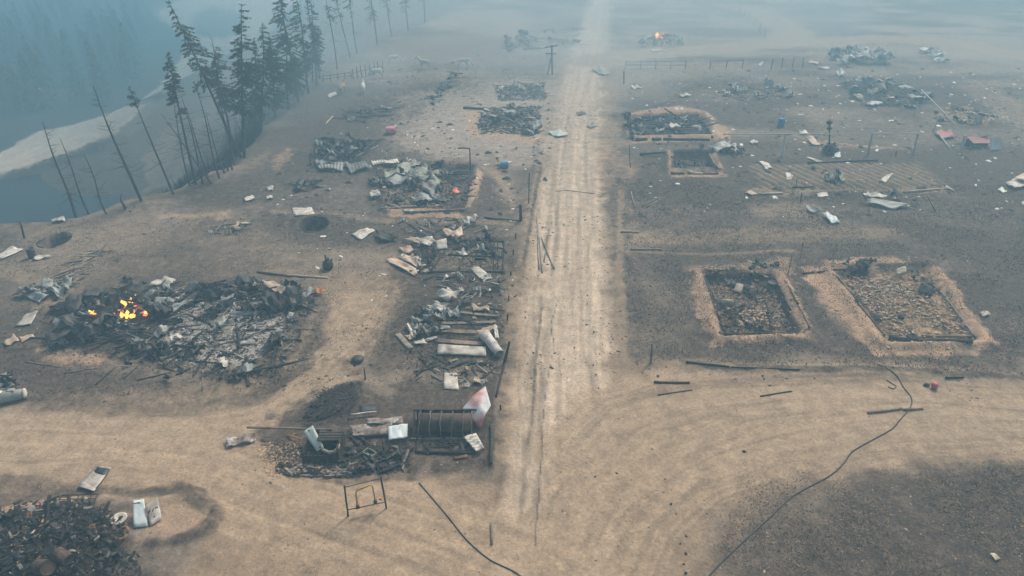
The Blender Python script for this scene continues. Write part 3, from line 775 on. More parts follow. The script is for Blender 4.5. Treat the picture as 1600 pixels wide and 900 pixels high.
gm = bpy.data.materials.new('burnt_earth'); gm.use_nodes = True
nt = gm.node_tree; N = nt.nodes; L = nt.links
b = N['Principled BSDF']; b.inputs['Roughness'].default_value = 0.95
b.inputs['Specular IOR Level'].default_value = 0.15
at = N.new('ShaderNodeAttribute'); at.attribute_name = 'soil'
geo = N.new('ShaderNodeNewGeometry')
def noise(scale, detail=6, rough=0.6):
    n = N.new('ShaderNodeTexNoise'); n.inputs['Scale'].default_value = scale; n.inputs['Detail'].default_value = detail
    n.inputs['Roughness'].default_value = rough
    L.new(geo.outputs['Position'], n.inputs['Vector'])
    return n
def rng(src, a, bb, c, d):
    r = N.new('ShaderNodeMapRange'); r.inputs[1].default_value = a; r.inputs[2].default_value = bb
    r.inputs[3].default_value = c; r.inputs[4].default_value = d
    L.new(src, r.inputs[0]); return r.outputs[0]
def mul(a, bb):
    m = N.new('ShaderNodeMath'); m.operation = 'MULTIPLY'; L.new(a, m.inputs[0]); L.new(bb, m.inputs[1]); return m.outputs[0]
nD = noise(1.6, 10, 0.72); nE = noise(0.22, 5)
nA = noise(0.9, 8); nB = noise(5.0, 8, 0.7); nC = noise(18.0, 4)
fac = mul(rng(nA.outputs['Fac'], 0.3, 0.7, 0.76, 1.24), mul(rng(nB.outputs['Fac'], 0.3, 0.7, 0.70, 1.30), rng(nC.outputs['Fac'], 0.3, 0.7, 0.82, 1.18)))
vm = N.new('ShaderNodeVectorMath'); vm.operation = 'SCALE'
L.new(at.outputs['Color'], vm.inputs[0]); L.new(fac, vm.inputs['Scale'])
# charred cover: its ragged edge is broken up by fine noise
ca_ = N.new('ShaderNodeAttribute'); ca_.attribute_name = 'char'
sm1 = N.new('ShaderNodeMath'); sm1.operation = 'MULTIPLY_ADD'; nF = noise(1.3, 12, 0.78); L.new(nF.outputs['Fac'], sm1.inputs[0]); sm1.inputs[1].default_value = 1.5; L.new(ca_.outputs['Fac'], sm1.inputs[2])
chm = rng(sm1.outputs[0], 1.05, 1.6, 0.0, 1.0)
cr_ = N.new('ShaderNodeValToRGB')
cr_.color_ramp.elements[0].position = 0.34; cr_.color_ramp.elements[0].color = (0.016, 0.016, 0.017, 1)
cr_.color_ramp.elements[1].position = 0.66; cr_.color_ramp.elements[1].color = (0.20, 0.155, 0.12, 1)
e_ = cr_.color_ramp.elements.new(0.5); e_.color = (0.074, 0.058, 0.047, 1)
mixn = N.new('ShaderNodeMath'); mixn.operation = 'ADD'
h1 = N.new('ShaderNodeMath'); h1.operation = 'MULTIPLY'; h1.inputs[1].default_value = 0.55; L.new(nD.outputs['Fac'], h1.inputs[0])
h2 = N.new('ShaderNodeMath'); h2.operation = 'MULTIPLY'; h2.inputs[1].default_value = 0.45; L.new(nB.outputs['Fac'], h2.inputs[0])
L.new(h1.outputs[0], mixn.inputs[0]); L.new(h2.outputs[0], mixn.inputs[1])
L.new(mixn.outputs[0], cr_.inputs[0])
mxc = N.new('ShaderNodeMix'); mxc.data_type = 'RGBA'
cap = N.new('ShaderNodeMath'); cap.operation = 'MULTIPLY'; cap.inputs[1].default_value = 0.9; L.new(chm, cap.inputs[0])
L.new(cap.outputs[0], mxc.inputs[0]); L.new(vm.outputs[0], mxc.inputs[6]); L.new(cr_.outputs[0], mxc.inputs[7])
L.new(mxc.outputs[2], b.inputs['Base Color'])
bp = N.new('ShaderNodeBump'); bp.inputs['Strength'].default_value = 0.55; bp.inputs['Distance'].default_value = 0.12
L.new(nB.outputs['Fac'], bp.inputs['Height'])
bp2 = N.new('ShaderNodeBump'); bp2.inputs['Strength'].default_value = 0.35; bp2.inputs['Distance'].default_value = 0.04
L.new(nC.outputs['Fac'], bp2.inputs['Height']); L.new(bp.outputs[0], bp2.inputs['Normal'])
L.new(bp2.outputs[0], b.inputs['Normal'])

def ground_piece(name, mask):
    q = quads[mask]
    u, inv = np.unique(q.ravel(), return_inverse=True)
    q = inv.reshape(-1, 4).astype(np.int32)
    me = bpy.data.meshes.new(name)
    me.vertices.add(len(u)); me.loops.add(q.size); me.polygons.add(len(q))
    co = np.stack([gx[u], gy[u], gz[u]], -1).astype(np.float32)
    me.vertices.foreach_set('co', co.ravel())
    me.loops.foreach_set('vertex_index', q.ravel())
    me.polygons.foreach_set('loop_start', np.arange(0, q.size, 4, dtype=np.int32))
    me.polygons.foreach_set('use_smooth', np.ones(len(q), bool))
    me.update(calc_edges=True)
    a = me.attributes.new('soil', 'FLOAT_COLOR', 'POINT')
    a.data.foreach_set('color', np.concatenate([col[u], np.ones((len(u), 1))], 1).astype(np.float32).ravel())
    me.attributes.new('char', 'FLOAT', 'POINT')
    me.attributes['char'].data.foreach_set('value', char[u].astype(np.float32))
    me.materials.append(gm)
    o = link(name, me); o['kind'] = 'structure'
    return o

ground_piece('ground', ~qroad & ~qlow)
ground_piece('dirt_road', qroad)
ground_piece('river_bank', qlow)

# ------------------------------------------------------------------ river
wm = bpy.data.materials.new('river_water'); wm.use_nodes = True
N2 = wm.node_tree.nodes; L2 = wm.node_tree.links; b2 = N2['Principled BSDF']
b2.inputs['Base Color'].default_value = (0.012, 0.02, 0.024, 1); b2.inputs['Roughness'].default_value = 0.3
b2.inputs['IOR'].default_value = 1.33
nn = N2.new('ShaderNodeTexNoise'); nn.inputs['Scale'].default_value = 0.7; nn.inputs['Detail'].default_value = 5
tcw = N2.new('ShaderNodeTexCoord'); L2.new(tcw.outputs['Object'], nn.inputs['Vector'])
bw = N2.new('ShaderNodeBump'); bw.inputs['Strength'].default_value = 0.12; bw.inputs['Distance'].default_value = 0.2
L2.new(nn.outputs['Fac'], bw.inputs['Height']); L2.new(bw.outputs[0], b2.inputs['Normal'])
rv = [(-330, -100), (-60, -100), (-30, 60), (-40, 120), (-80, 190), (-330, 190)]
me = bpy.data.meshes.new('river')
me.from_pydata([(x, y, LOW - 0.75) for x, y in rv], [], [tuple(range(6))])
me.materials.append(wm)
o = link('river', me); o['kind'] = 'structure'

# ------------------------------------------------------------------ smoke-laden air
hz = bpy.data.materials.new('haze_air'); hz.use_nodes = True
Nh = hz.node_tree.nodes; Lh = hz.node_tree.links
Nh.remove(Nh['Principled BSDF'])
pv = Nh.new('ShaderNodeVolumePrincipled')
pv.inputs['Color'].default_value = (0.43, 0.77, 0.98, 1)
pv.inputs['Density'].default_value = 0.0034
pv.inputs['Anisotropy'].default_value = 0.1
Lh.new(pv.outputs[0], Nh['Material Output'].inputs['Volume'])
v, f = box((0, 690, 9.0), (3100, 1700, 52.0))
me = make_mesh('haze', v, f)
me.materials.append(hz)
o = link('haze', me); o['kind'] = 'stuff'

def smoke(name, label, px, py, z, rx, ry, rz, colr, dens):
    c = G(px, py, z)
    V = []; Fc = []
    nu, nv = 24, 12
    for j in range(nv + 1):
        th = math.pi * j / nv
        for i in range(nu):
            a = 2 * math.pi * i / nu
            k = 1 + 0.10 * math.sin(3 * a + j) * math.sin(th)
            V.append((math.sin(th) * math.cos(a) * rx * k, math.sin(th) * math.sin(a) * ry * k, math.cos(th) * rz))
    for j in range(nv):
        for i in range(nu):
            Fc.append((j * nu + i, (j + 1) * nu + i, (j + 1) * nu + (i + 1) % nu, j * nu + (i + 1) % nu))
    m_ = bpy.data.materials.new(name + '_air'); m_.use_nodes = True
    n_ = m_.node_tree.nodes; n_.remove(n_['Principled BSDF'])
    v_ = n_.new('ShaderNodeVolumePrincipled'); v_.inputs['Color'].default_value = (*colr, 1); v_.inputs['Density'].default_value = dens
    m_.node_tree.links.new(v_.outputs[0], n_['Material Output'].inputs['Volume'])
    me = make_mesh(name, V, Fc); me.materials.append(m_)
    o = link(name, me); o.location = c; o['kind'] = 'stuff'; o['label'] = label; o['category'] = 'smoke'
smoke('valley_smoke', 'dark blue smoke lying over the wood beyond the river', 70, 95, -6, 95, 70, 17, (0.12, 0.34, 0.46), 0.0065)
smoke('valley_smoke', 'blue smoke over the upper end of the river wood', 130, 35, -5, 50, 60, 15, (0.20, 0.48, 0.62), 0.004)
smoke('drifting_smoke', 'pale smoke drifting over the road near the top', 900, 105, 3, 22, 30, 5, (0.76, 0.88, 0.93), 0.007)
smoke('drifting_smoke', 'pale smoke hanging at the top centre', 830, 20, 5, 95, 60, 9, (0.78, 0.92, 0.98), 0.006)
smoke('drifting_smoke', 'thin smoke rising by the bank trees', 470, 120, 2, 20, 30, 6, (0.6, 0.82, 0.93), 0.008)
smoke('drifting_smoke', 'thin smoke lying over the far right field', 1300, 45, 4, 90, 50, 7, (0.74, 0.9, 0.98), 0.003)
# ------------------------------------------------------------------ placing helpers
def P(px, py, dz=0.0):
    """ground point seen at px,py, raised by dz (the raised point is the one seen there)"""
    z = dz
    for _ in range(4):
        p = G(px, py, z)
        z = H(p.x, p.y) + dz
    return Vector((p.x, p.y, z))

def up(px, py, tx, ty):
    """foot on the ground at px,py and the point straight above or beside it seen at tx,ty"""
    a = GH(px, py)
    d = ray(tx, ty)
    t = a.y / d[1]
    return a, Vector((d[0] * t, a.y, CAM_H + d[2] * t))

def drape(pts, dz=0.03, step=0.8):
    """a line laid on the ground through picture points"""
    w = [GH(*p) for p in pts]
    outp = []
    for a, b in zip(w[:-1], w[1:]):
        n = max(1, int((b - a).length / step))
        for i in range(n):
            q = a.lerp(b, i / n); q.z = H(q.x, q.y) + dz; outp.append(q)
    outp.append(w[-1] + Vector((0, 0, dz)))
    return outp

def smooth_pts(pts, k=4):
    o = []
    n = len(pts)
    for i in range(n - 1):
        p0, p1, p2, p3 = pts[max(i - 1, 0)], pts[i], pts[i + 1], pts[min(i + 2, n - 1)]
        for j in range(k):
            t = j / k
            o.append(tuple(0.5 * (2 * p1[c] + (p2[c] - p0[c]) * t + (2 * p0[c] - 5 * p1[c] + 4 * p2[c] - p3[c]) * t * t + (3 * p1[c] - p0[c] - 3 * p2[c] + p3[c]) * t ** 3) for c in (0, 1)))
    o.append(pts[-1])
    return o

_seed = [100]
def nseed():
    _seed[0] += 1
    return _seed[0]

def sheet(name, label, cat, m, corners, parent=None, group=None, **kw):
    c = [P(*q) if len(q) == 3 else P(q[0], q[1], 0.06) for q in corners]
    kw.setdefault('seed', nseed())
    geo_ = sheet_geo(c, **kw)
    o = part(name, geo_, m, parent, smooth=True)
    if parent is None:
        tag(o, label, cat, group)
    return o

def log_geo(a, b, r, sag=0.0, n=7, taper=0.8, seed=1):
    a = Vector(a); b = Vector(b)
    rr = random.Random(seed)
    pts = []; rad = []
    side = (b - a).cross(Vector((0, 0, 1)))
    side = side.normalized() if side.length > 1e-6 else Vector((1, 0, 0))
    for i in range(5):
        t = i / 4
        p = a.lerp(b, t) + side * (math.sin(t * math.pi) * sag + rr.uniform(-1, 1) * r * 0.25)
        pts.append(p); rad.append(r * (1 - (1 - taper) * t) * rr.uniform(0.88, 1.08))
    return tube(pts, rad, n, 0.12, seed)

def log(name, m, p0, p1, r, parent=None, label=None, cat='log', group=None, dz=None):
    dz = r * 0.85 if dz is None else dz
    q0 = P(*p0) if len(p0) == 3 else P(p0[0], p0[1], dz)
    q1 = P(*p1) if len(p1) == 3 else P(p1[0], p1[1], dz)
    o = part(name, log_geo(q0, q1, r, seed=nseed()), m, parent, smooth=True)
    if parent is None:
        tag(o, label, cat, group)
    return o

def post(name, label, cat, m, foot, top, r, group=None, parent=None):
    a, b = up(*foot, *top)
    a = a - Vector((0, 0, 0.1))
    o = part(name, log_geo(a, b, r, seed=nseed(), n=6), m, parent, smooth=True, origin=a if parent is None else None)
    if parent is None:
        tag(o, label, cat, group)
    return o

def broken_log(name, m, p0, p1, r, parent):
    n = rnd.choice((2, 3, 3))
    cuts = [0] + sorted(rnd.uniform(0.2, 0.8) for _ in range(n - 1)) + [1]
    for a, b in zip(cuts[:-1], cuts[1:]):
        if rnd.random() < 0.12:
            continue
        a2, b2 = a + rnd.uniform(0, .03), b - rnd.uniform(0, .05)
        j = lambda: rnd.uniform(-1.2, 1.2)
        q0 = (p0[0] + (p1[0] - p0[0]) * a2 + j(), p0[1] + (p1[1] - p0[1]) * a2 + j() * .6)
        q1 = (p0[0] + (p1[0] - p0[0]) * b2 + j(), p0[1] + (p1[1] - p0[1]) * b2 + j() * .6)
        log(name, m, q0, q1, r * rnd.uniform(.75, 1.1), parent)

# ------------------------------------------------------------------ shared pieces of wreckage
PROTO = {}
def proto(key, geo_, m, smooth=False):
    PROTO.setdefault(key, []).append(make_mesh(key, geo_[0], geo_[1], m, smooth))

for m in ('charcoal', 'charred_wood', 'ashy_wood', 'grey_wood', 'pale_wood', 'brown_wood'):
    for k in range(3):
        rr = random.Random(k * 7 + 1)
        w = 0.075 + 0.04 * k; h = 0.035 + 0.02 * k
        a, b = Vector((-0.5, 0, 0)), Vector((0.5, 0.02 * k, 0.03 * (k - 1)))
        v, f = bar(a, b, w, h)
        v = [p + Vector((rr.uniform(-0.05, 0.05), rr.uniform(-0.02, 0.02), rr.uniform(-0.015, 0.015))) for p in v]
        proto('plank_' + m, (v, f), m)
    for k in range(2):
        proto('log_' + m, log_geo((-0.5, 0, 0), (0.5, 0, 0.02), 0.10 + 0.03 * k, sag=0.03 * k, n=6, seed=k + 3), m, True)
for m in ('dark_sheet', 'grey_sheet', 'pale_sheet', 'tan_sheet', 'rust', 'white_ash', 'charcoal', 'olive_sheet', 'white_sheet'):
    for k in range(4):
        c = [(-0.5, -0.35, 0), (0.5, -0.3, 0), (0.45, 0.35, 0), (-0.5, 0.3, 0)]
        proto('scrap_' + m, sheet_geo(c, 5, 4, crumple=0.07 + 0.04 * k, seed=k * 5 + 2, thick=0.015, ragged=0.35, fold=0.12 * (k % 2)), m, k % 2 == 0)
def lump_geo(seed, flat=0.6):
    rr = random.Random(seed)
    V = []; Fc = []
    n, mrow = 8, 5
    for j in range(mrow):
        th = math.pi * (0.08 + 0.84 * j / (mrow - 1))
        for i in range(n):
            a = 2 * math.pi * (i + 0.5 * (j % 2)) / n
            r = 0.5 * rr.uniform(0.65, 1.2)
            V.append(Vector((r * math.sin(th) * math.cos(a), r * math.sin(th) * math.sin(a), r * math.cos(th) * flat + 0.5 * flat * 0.6)))
    for j in range(mrow - 1):
        for i in range(n):
            Fc.append((j * n + i, (j + 1) * n + i, (j + 1) * n + (i + 1) % n, j * n + (i + 1) % n))
    Fc.append(tuple(range(n))); Fc.append(tuple(range(mrow * n - 1, (mrow - 1) * n - 1, -1)))
    return V, Fc
for m in ('charcoal', 'dark_sheet', 'white_ash', 'brick', 'rubble', 'pale_stone', 'clay'):
    for k in range(3):
        proto('lump_' + m, lump_geo(k + 11), m)
for m in ('brick', 'rubble', 'pale_stone'):
    v, f = box((0, 0, 0.5), (1, 0.5, 0.33))
    proto('block_' + m, (v, f), m)

PIECE_NAME = {'plank': 'charred_plank', 'log': 'charred_log', 'scrap': 'twisted_sheet', 'lump': 'burnt_lump', 'block': 'brick'}
def piece(parent, key, pos, size, rz, tilt=0.0, roll=0.0, zs=None, name=None):
    me = rnd.choice(PROTO[key])
    o = link(name or PIECE_NAME[key.split('_')[0]], me, parent)
    o.location = Vector(pos) - parent.location
    o.rotation_euler = (roll, tilt, rz)
    kind = key.split('_')[0]
    if kind in ('plank', 'log'):
        t = zs or rnd.uniform(0.8, 1.3)
        o.scale = (size, t, t)
    else:
        o.scale = (size, size * rnd.uniform(0.7, 1.1), size * (zs or rnd.uniform(0.6, 1.1)))
    return o

def rand_in(poly):
    x0, y0 = poly.min(0); x1, y1 = poly.max(0)
    while True:
        x = rnd.uniform(x0, x1); y = rnd.uniform(y0, y1)
        if poly_sd(np.array([x]), np.array([y]), poly)[0] < 0:
            return x, y

def heap(parent, poly_px, table, high=0.3, yaw=None, spread=0.5):
    """table: (piece key, count, size from, size to, lift)"""
    poly = np.array(W(poly_px))
    for key, n, s0, s1, lift in table:
        for _ in range(n):
            x, y = rand_in(poly)
            rz = rnd.uniform(0, math.pi) if yaw is None or rnd.random() < 0.3 else rnd.choice(yaw) + rnd.gauss(0, spread)
            z = H(x, y) + 0.05 + rnd.random() ** 1.5 * high * lift
            piece(parent, key, (x, y, z), rnd.uniform(s0, s1), rz, rnd.gauss(0, 0.12 + 0.22 * high * lift), rnd.gauss(0, 0.2))

def bits(name, poly_px, n, s0, s1, m, parent=None, high=0.05, flat=0.5, polyw=None, label=None, clump=0.0):
    """crumbs too small to pick apart: one mesh"""
    poly = polyw if polyw is not None else np.array(W(poly_px))
    rs = np.random.RandomState(nseed())
    x0, y0 = poly.min(0); x1, y1 = poly.max(0)
    X = rs.uniform(x0, x1, n * 4); Y = rs.uniform(y0, y1, n * 4)
    k = poly_sd(X, Y, poly) < 0
    if clump:
        k &= fbm(X, Y, 3.5, 4, 77) + rs.normal(0, 0.05, X.shape) > clump
    X = X[k][:n]; Y = Y[k][:n]; n = len(X)
    Z = height(X, Y) + rs.rand(n) ** 2 * high
    s = rs.uniform(s0, s1, n) * (0.5 + rs.rand(n) ** 3)
    base = np.array([[-1, -0.6, 0], [1, -0.5, 0], [0.8, 0.7, 0], [-0.9, 0.6, 0], [0.1, 0.1, 1.0]])
    a = rs.uniform(0, 6.28, n); el = rs.uniform(0.4, 1.0, n)
    bx = base[None, :, 0] * s[:, None]; by = base[None, :, 1] * (s * el)[:, None]; bz = base[None, :, 2] * (s * flat)[:, None]
    bx = bx * rs.uniform(0.6, 1.2, bx.shape); by = by * rs.uniform(0.6, 1.2, by.shape)
    cx = X[:, None] + bx * np.cos(a)[:, None] - by * np.sin(a)[:, None]
    cy = Y[:, None] + bx * np.sin(a)[:, None] + by * np.cos(a)[:, None]
    cz = Z[:, None] + bz - 0.01
    V = np.stack([cx, cy, cz], -1).reshape(-1, 3)
    tri = np.array([[0, 1, 4], [1, 2, 4], [2, 3, 4], [3, 0, 4]])
    Fc = (tri[None] + (np.arange(n) * 5)[:, None, None]).reshape(-1, 3)
    org = np.array(parent.location) if parent is not None else np.zeros(3)
    me = bpy.data.meshes.new(name)
    me.vertices.add(len(V)); me.loops.add(Fc.size); me.polygons.add(len(Fc))
    me.vertices.foreach_set('co', (V - org).astype(np.float32).ravel())
    me.loops.foreach_set('vertex_index', Fc.astype(np.int32).ravel())
    me.polygons.foreach_set('loop_start', np.arange(0, Fc.size, 3, dtype=np.int32))
    me.update(calc_edges=True)
    me.materials.append(MATS[m])
    o = link(name, me, parent); o['kind'] = 'stuff'
    if parent is None and label:
        o['label'] = label; o['category'] = 'debris'
    return o

def ruin(name, label, px, py, cat='ruin', group=None):
    return thing(name, label, cat, GH(px, py), group)

def flame_geo(c, h, w, seed):
    rr = random.Random(seed)
    prof = [(w * 0.45, -0.08), (w * 0.6, h * 0.12), (w * 0.5, h * 0.35), (w * 0.3, h * 0.65), (w * 0.1, h * 0.9), (0.01, h)]
    v, f = lathe(c, prof, 8, seed=seed, wob=0.5)
    lx, ly = rr.uniform(-0.4, 0.4), rr.uniform(-0.3, 0.3)
    v = [p + Vector((lx, ly, 0)) * max(0, (p.z - c[2])) for p in v]
    return v, f

# ================================================================== RUINS
PI = math.pi
# --- the burning ruin at the left
r1 = ruin('burnt_house_ruin', 'large smouldering ruin with black twisted roofing and white ash, burning at its left end', 280, 520)
heap(r1, [(80, 540), (90, 490), (150, 462), (250, 455), (330, 452), (330, 475), (260, 500), (180, 520), (120, 545)],
     [('scrap_dark_sheet', 44, 0.9, 2.6, 0.9), ('plank_charcoal', 40, 1.0, 3.2, 0.6), ('log_charcoal', 12, 1.5, 4.0, 0.6), ('lump_charcoal', 8, 0.24, 0.62, 0.5),
      ('scrap_grey_sheet', 10, 0.8, 1.8, 1.0), ('plank_ashy_wood', 10, 0.8, 2.0, 0.8)], 0.55, yaw=(0.2, 0.6))
heap(r1, [(300, 450), (400, 440), (490, 452), (478, 480), (400, 500), (310, 490)],
     [('scrap_dark_sheet', 26, 0.8, 2.4, 0.9), ('plank_charcoal', 27, 0.9, 2.6, 0.7), ('lump_charcoal', 14, 0.24, 0.68, 0.5), ('scrap_white_ash', 5, 0.6, 1.4, 0.6),
      ('log_charcoal', 6, 1.5, 3.5, 0.5)], 0.45, yaw=(0.9, 0.3))
heap(r1, [(200, 545), (300, 545), (420, 575), (430, 600), (330, 598), (230, 570)],
     [('lump_charcoal', 12, 0.18, 0.50, 0.5), ('plank_charred_wood', 18, 0.6, 2.0, 0.3), ('scrap_dark_sheet', 8, 0.5, 1.2, 0.4)], 0.2)
heap(r1, [(280, 490), (440, 490), (440, 550), (330, 575), (240, 555)],
     [('plank_charcoal', 35, 0.4, 1.6, 0.2), ('scrap_white_ash', 10, 0.3, 0.8, 0.3), ('lump_charcoal', 9, 0.12, 0.37, 0.2), ('plank_ashy_wood', 18, 0.6, 1.8, 0.2)], 0.2)
heap(r1, [(440, 455), (500, 455), (470, 530), (430, 590), (415, 560), (440, 500)],
     [('plank_ashy_wood', 18, 0.6, 1.8, 0.3), ('plank_charcoal', 18, 0.6, 1.8, 0.3), ('scrap_dark_sheet', 7, 0.5, 1.1, 0.5)], 0.25)
rr = random.Random(77)
for cx, cy, ln, wd_, an in [(120, 512, 34, 9, .1), (160, 505, 40, 8, .25), (205, 512, 44, 9, .0), (250, 492, 46, 9, .45), (285, 478, 44, 9, .6), (235, 470, 40, 8, .3), (150, 475, 36, 7, .15), (300, 462, 36, 8, .3), (345, 480, 44, 9, .35), (380, 492, 44, 8, .15),
                            (360, 466, 40, 8, -.2), (405, 478, 38, 8, .1), (325, 448, 30, 6, .2), (180, 525, 40, 8, -.05), (130, 495, 36, 7, .0), (440, 470, 34, 7, .5), (270, 505, 36, 8, .3), (100, 522, 30, 7, .2), (215, 535, 30, 7, .1), (390, 455, 34, 6, .0)]:
    ca_, sa_ = math.cos(an), -math.sin(an) * .6
    ux, uy = ca_ * ln / 2, sa_ * ln / 2; vx, vy = -sa_ * wd_ / 2, abs(ca_) * wd_ / 2
    sheet('curled_roofing', None, None, rr.choice(('dark_sheet', 'dark_sheet', 'charcoal', 'grey_sheet')), [(cx - ux - vx, cy - uy - vy, rr.uniform(.3, .7)), (cx + ux - vx, cy + uy - vy, rr.uniform(.3, .8)), (cx + ux + vx, cy + uy + vy, rr.uniform(.1, .4)), (cx - ux + vx, cy - uy + vy, rr.uniform(.1, .4))], r1, nu=12, nv=5, crumple=rr.uniform(.08, .18), curl=rr.uniform(-.1, .25), ragged=.25)
for q, s in (((431, 541), 1.5), ((212, 549), 1.5), ((255, 556), 1.3), ((308, 552), 1.2), ((352, 462), 1.7), ((333, 492), 1.6)):
    for k in range(4):
        p = GH(q[0] + rnd.uniform(-9, 9), q[1] + rnd.uniform(-5, 5)); p.z += 0.05 + 0.15 * k
        piece(r1, 'scrap_dark_sheet', p, s * rnd.uniform(0.7, 1.1), rnd.uniform(0, 6), rnd.gauss(0, 0.25), rnd.gauss(0, 0.25), zs=1.0)
bits('cinders', [(60, 545), (90, 480), (160, 448), (330, 440), (485, 448), (495, 470), (455, 545), (430, 600), (330, 598), (200, 565)], 7000, 0.03, 0.15, 'charcoal', r1, 0.2)
bits('ash_flakes', [(280, 485), (350, 478), (440, 495), (445, 530), (400, 565), (330, 578), (230, 560), (280, 510)], 3800, 0.03, 0.13, 'white_ash', r1, 0.12)
bits('ash_crumbs', [(90, 480), (330, 440), (490, 450), (440, 530), (330, 500), (120, 540)], 900, 0.04, 0.15, 'white_ash', r1, 0.4)

heap(r1, [(75, 540), (95, 480), (170, 450), (330, 442), (485, 452), (455, 540), (420, 590), (230, 565)],
     [('log_charcoal', 22, 3.0, 6.5, 0.5), ('plank_charcoal', 40, 1.5, 4.0, 0.4), ('plank_ashy_wood', 26, 1.0, 3.0, 0.4), ('plank_grey_wood', 10, 1.0, 2.6, 0.4), ('scrap_grey_sheet', 8, 0.6, 1.4, 0.4), ('scrap_pale_sheet', 6, 0.5, 1.2, 0.4)], 0.35, yaw=(0.25, 0.6, -0.2))
fire = thing('house_fire', 'bright orange flames burning in the large black ruin at left', 'fire', GH(188, 486))
for q, n, h, s in (((188, 483), 14, 0.5, 10), ((203, 474), 8, 0.36, 11), ((205, 499), 10, 0.45, 7), ((192, 499), 2, 0.4, 5), ((152, 494), 4, 0.28, 10), ((228, 493), 2, 0.25, 4), ((176, 486), 3, 0.45, 4)):
    for k in range(n):
        c = GH(q[0] + rnd.uniform(-s, s), q[1] + rnd.uniform(-s, s) * 0.4); c.z += 0.3
        part('flame', flame_geo(c, h * rnd.uniform(0.4, 1.2), rnd.uniform(0.14, 0.34), nseed()), 'flame', fire, True)
for k in range(26):
    c = GH(185 + rnd.uniform(-32, 45), 491 + rnd.uniform(-12, 8)); c.z += 0.22
    o = part('ember', lathe(c, [(0.15, 0), (0.2, 0.06), (0.1, 0.13)], 6, seed=k, wob=0.5), 'ember', fire)

# --- the black heap in the near left corner
r2 = ruin('charred_debris_heap', 'dense black heap of charred timber and scrap in the near left corner', 85, 850)
heap(r2, [(-20, 820), (40, 800), (130, 795), (195, 820), (180, 880), (150, 930), (-20, 930)],
     [('plank_charcoal', 162, 0.25, 1.1, 1.0), ('log_charcoal', 24, 0.4, 1.4, 0.9), ('scrap_charcoal', 30, 0.3, 0.9, 1.0), ('scrap_dark_sheet', 26, 0.4, 1.0, 1.0), ('lump_charcoal', 46, 0.18, 0.56, 0.8),
      ('plank_ashy_wood', 24, 0.2, 0.5, 1.1), ('scrap_rust', 6, 0.3, 0.6, 1.0), ('plank_brown_wood', 9, 0.25, 0.7, 1.0), ('scrap_grey_sheet', 8, 0.25, 0.5, 1.1),
      ('plank_pale_wood', 7, 0.2, 0.5, 1.1)], 0.75)
bits('cinders', [(-20, 810), (40, 795), (135, 792), (200, 820), (185, 890), (150, 940), (-20, 940)], 3800, 0.04, 0.16, 'charcoal', r2, 0.5)
bits('splinters', [(-20, 830), (60, 805), (150, 815), (170, 880), (140, 930), (-20, 930)], 700, 0.03, 0.11, 'rubble', r2, 0.7)
bits('fringe_cinders', [(150, 870), (215, 860), (230, 950), (150, 950)], 500, 0.05, 0.18, 'charcoal', r2, 0.1)

# --- twisted grey roofing in the middle
r3 = ruin('burnt_house_ruin', 'burnt house plot with crumpled olive grey roofing, beside the pale curved path', 660, 290)
heap(r3, [(585, 255), (700, 252), (700, 300), (680, 325), (600, 318), (580, 290)],
     [('scrap_dark_sheet', 12, 0.8, 2.2, 0.8), ('plank_charcoal', 21, 1.0, 3.2, 0.4), ('plank_ashy_wood', 21, 1.0, 3.0, 0.4), ('scrap_grey_sheet', 8, 0.8, 1.8, 0.8),
      ('lump_charcoal', 8, 0.24, 0.62, 0.4), ('scrap_tan_sheet', 4, 0.7, 1.4, 0.5)], 0.4)
heap(r3, [(640, 256), (742, 256), (736, 285), (650, 280)], [('plank_charcoal', 29, 1.5, 4.0, 0.3), ('log_charred_wood', 8, 2.0, 5.0, 0.3), ('plank_grey_wood', 10, 1.0, 3.0, 0.3)], 0.3, yaw=(0.0,), spread=0.3)
heap(r3, [(690, 285), (738, 280), (728, 325), (690, 328)], [('lump_charcoal', 14, 0.18, 0.56, 0.3), ('plank_charred_wood', 13, 0.6, 1.8, 0.3), ('lump_brick', 8, 0.12, 0.25, 0.2)], 0.2)
for c, m, kw in (([(640, 268), (665, 262), (690, 275), (660, 284)], 'olive_sheet', dict(crumple=0.22)), ([(655, 300), (668, 288), (692, 292), (676, 312)], 'grey_sheet', dict(crumple=0.25, fold=0.4)),
                 ([(660, 272), (672, 270), (694, 288), (682, 294)], 'olive_sheet', dict(crumple=0.2, fold=0.3)), ([(596, 272), (640, 260), (650, 268), (604, 284)], 'olive_sheet', dict(crumple=0.25)),
                 ([(600, 282), (640, 274), (648, 284), (610, 294)], 'grey_sheet', dict(crumple=0.2)), ([(640, 312), (660, 304), (690, 310), (662, 320)], 'grey_sheet', dict(crumple=0.18)),
                 ([(576, 302), (590, 296), (596, 305), (580, 310)], 'pale_sheet', dict(crumple=0.08)), ([(625, 255), (645, 250), (660, 258), (640, 264)], 'pale_sheet', dict(crumple=0.12)),
                 ([(576, 281), (590, 277), (594, 285), (580, 290)], 'olive_sheet', dict(crumple=0.12))):
    sheet('crumpled_roofing', None, None, m, [(a, b, 0.25) for a, b in c], r3, nu=9, nv=7, ragged=0.2, **kw)
for a, b in (((594, 326), (650, 322)), ((632, 330), (726, 327)), ((604, 318), (640, 332))):
    log('charred_log', 'grey_wood', a, b, 0.14, r3)
bits('cinders', [(585, 255), (742, 256), (728, 328), (595, 330)], 2200, 0.08, 0.26, 'charcoal', r3, 0.15)
bits('ash_crumbs', [(600, 260), (700, 262), (690, 325), (600, 325)], 900, 0.08, 0.22, 'rubble', r3, 0.2)
e = thing('ember_spot', 'small red glowing ember spot at the right end of the olive roofing ruin', 'fire', GH(713, 298))
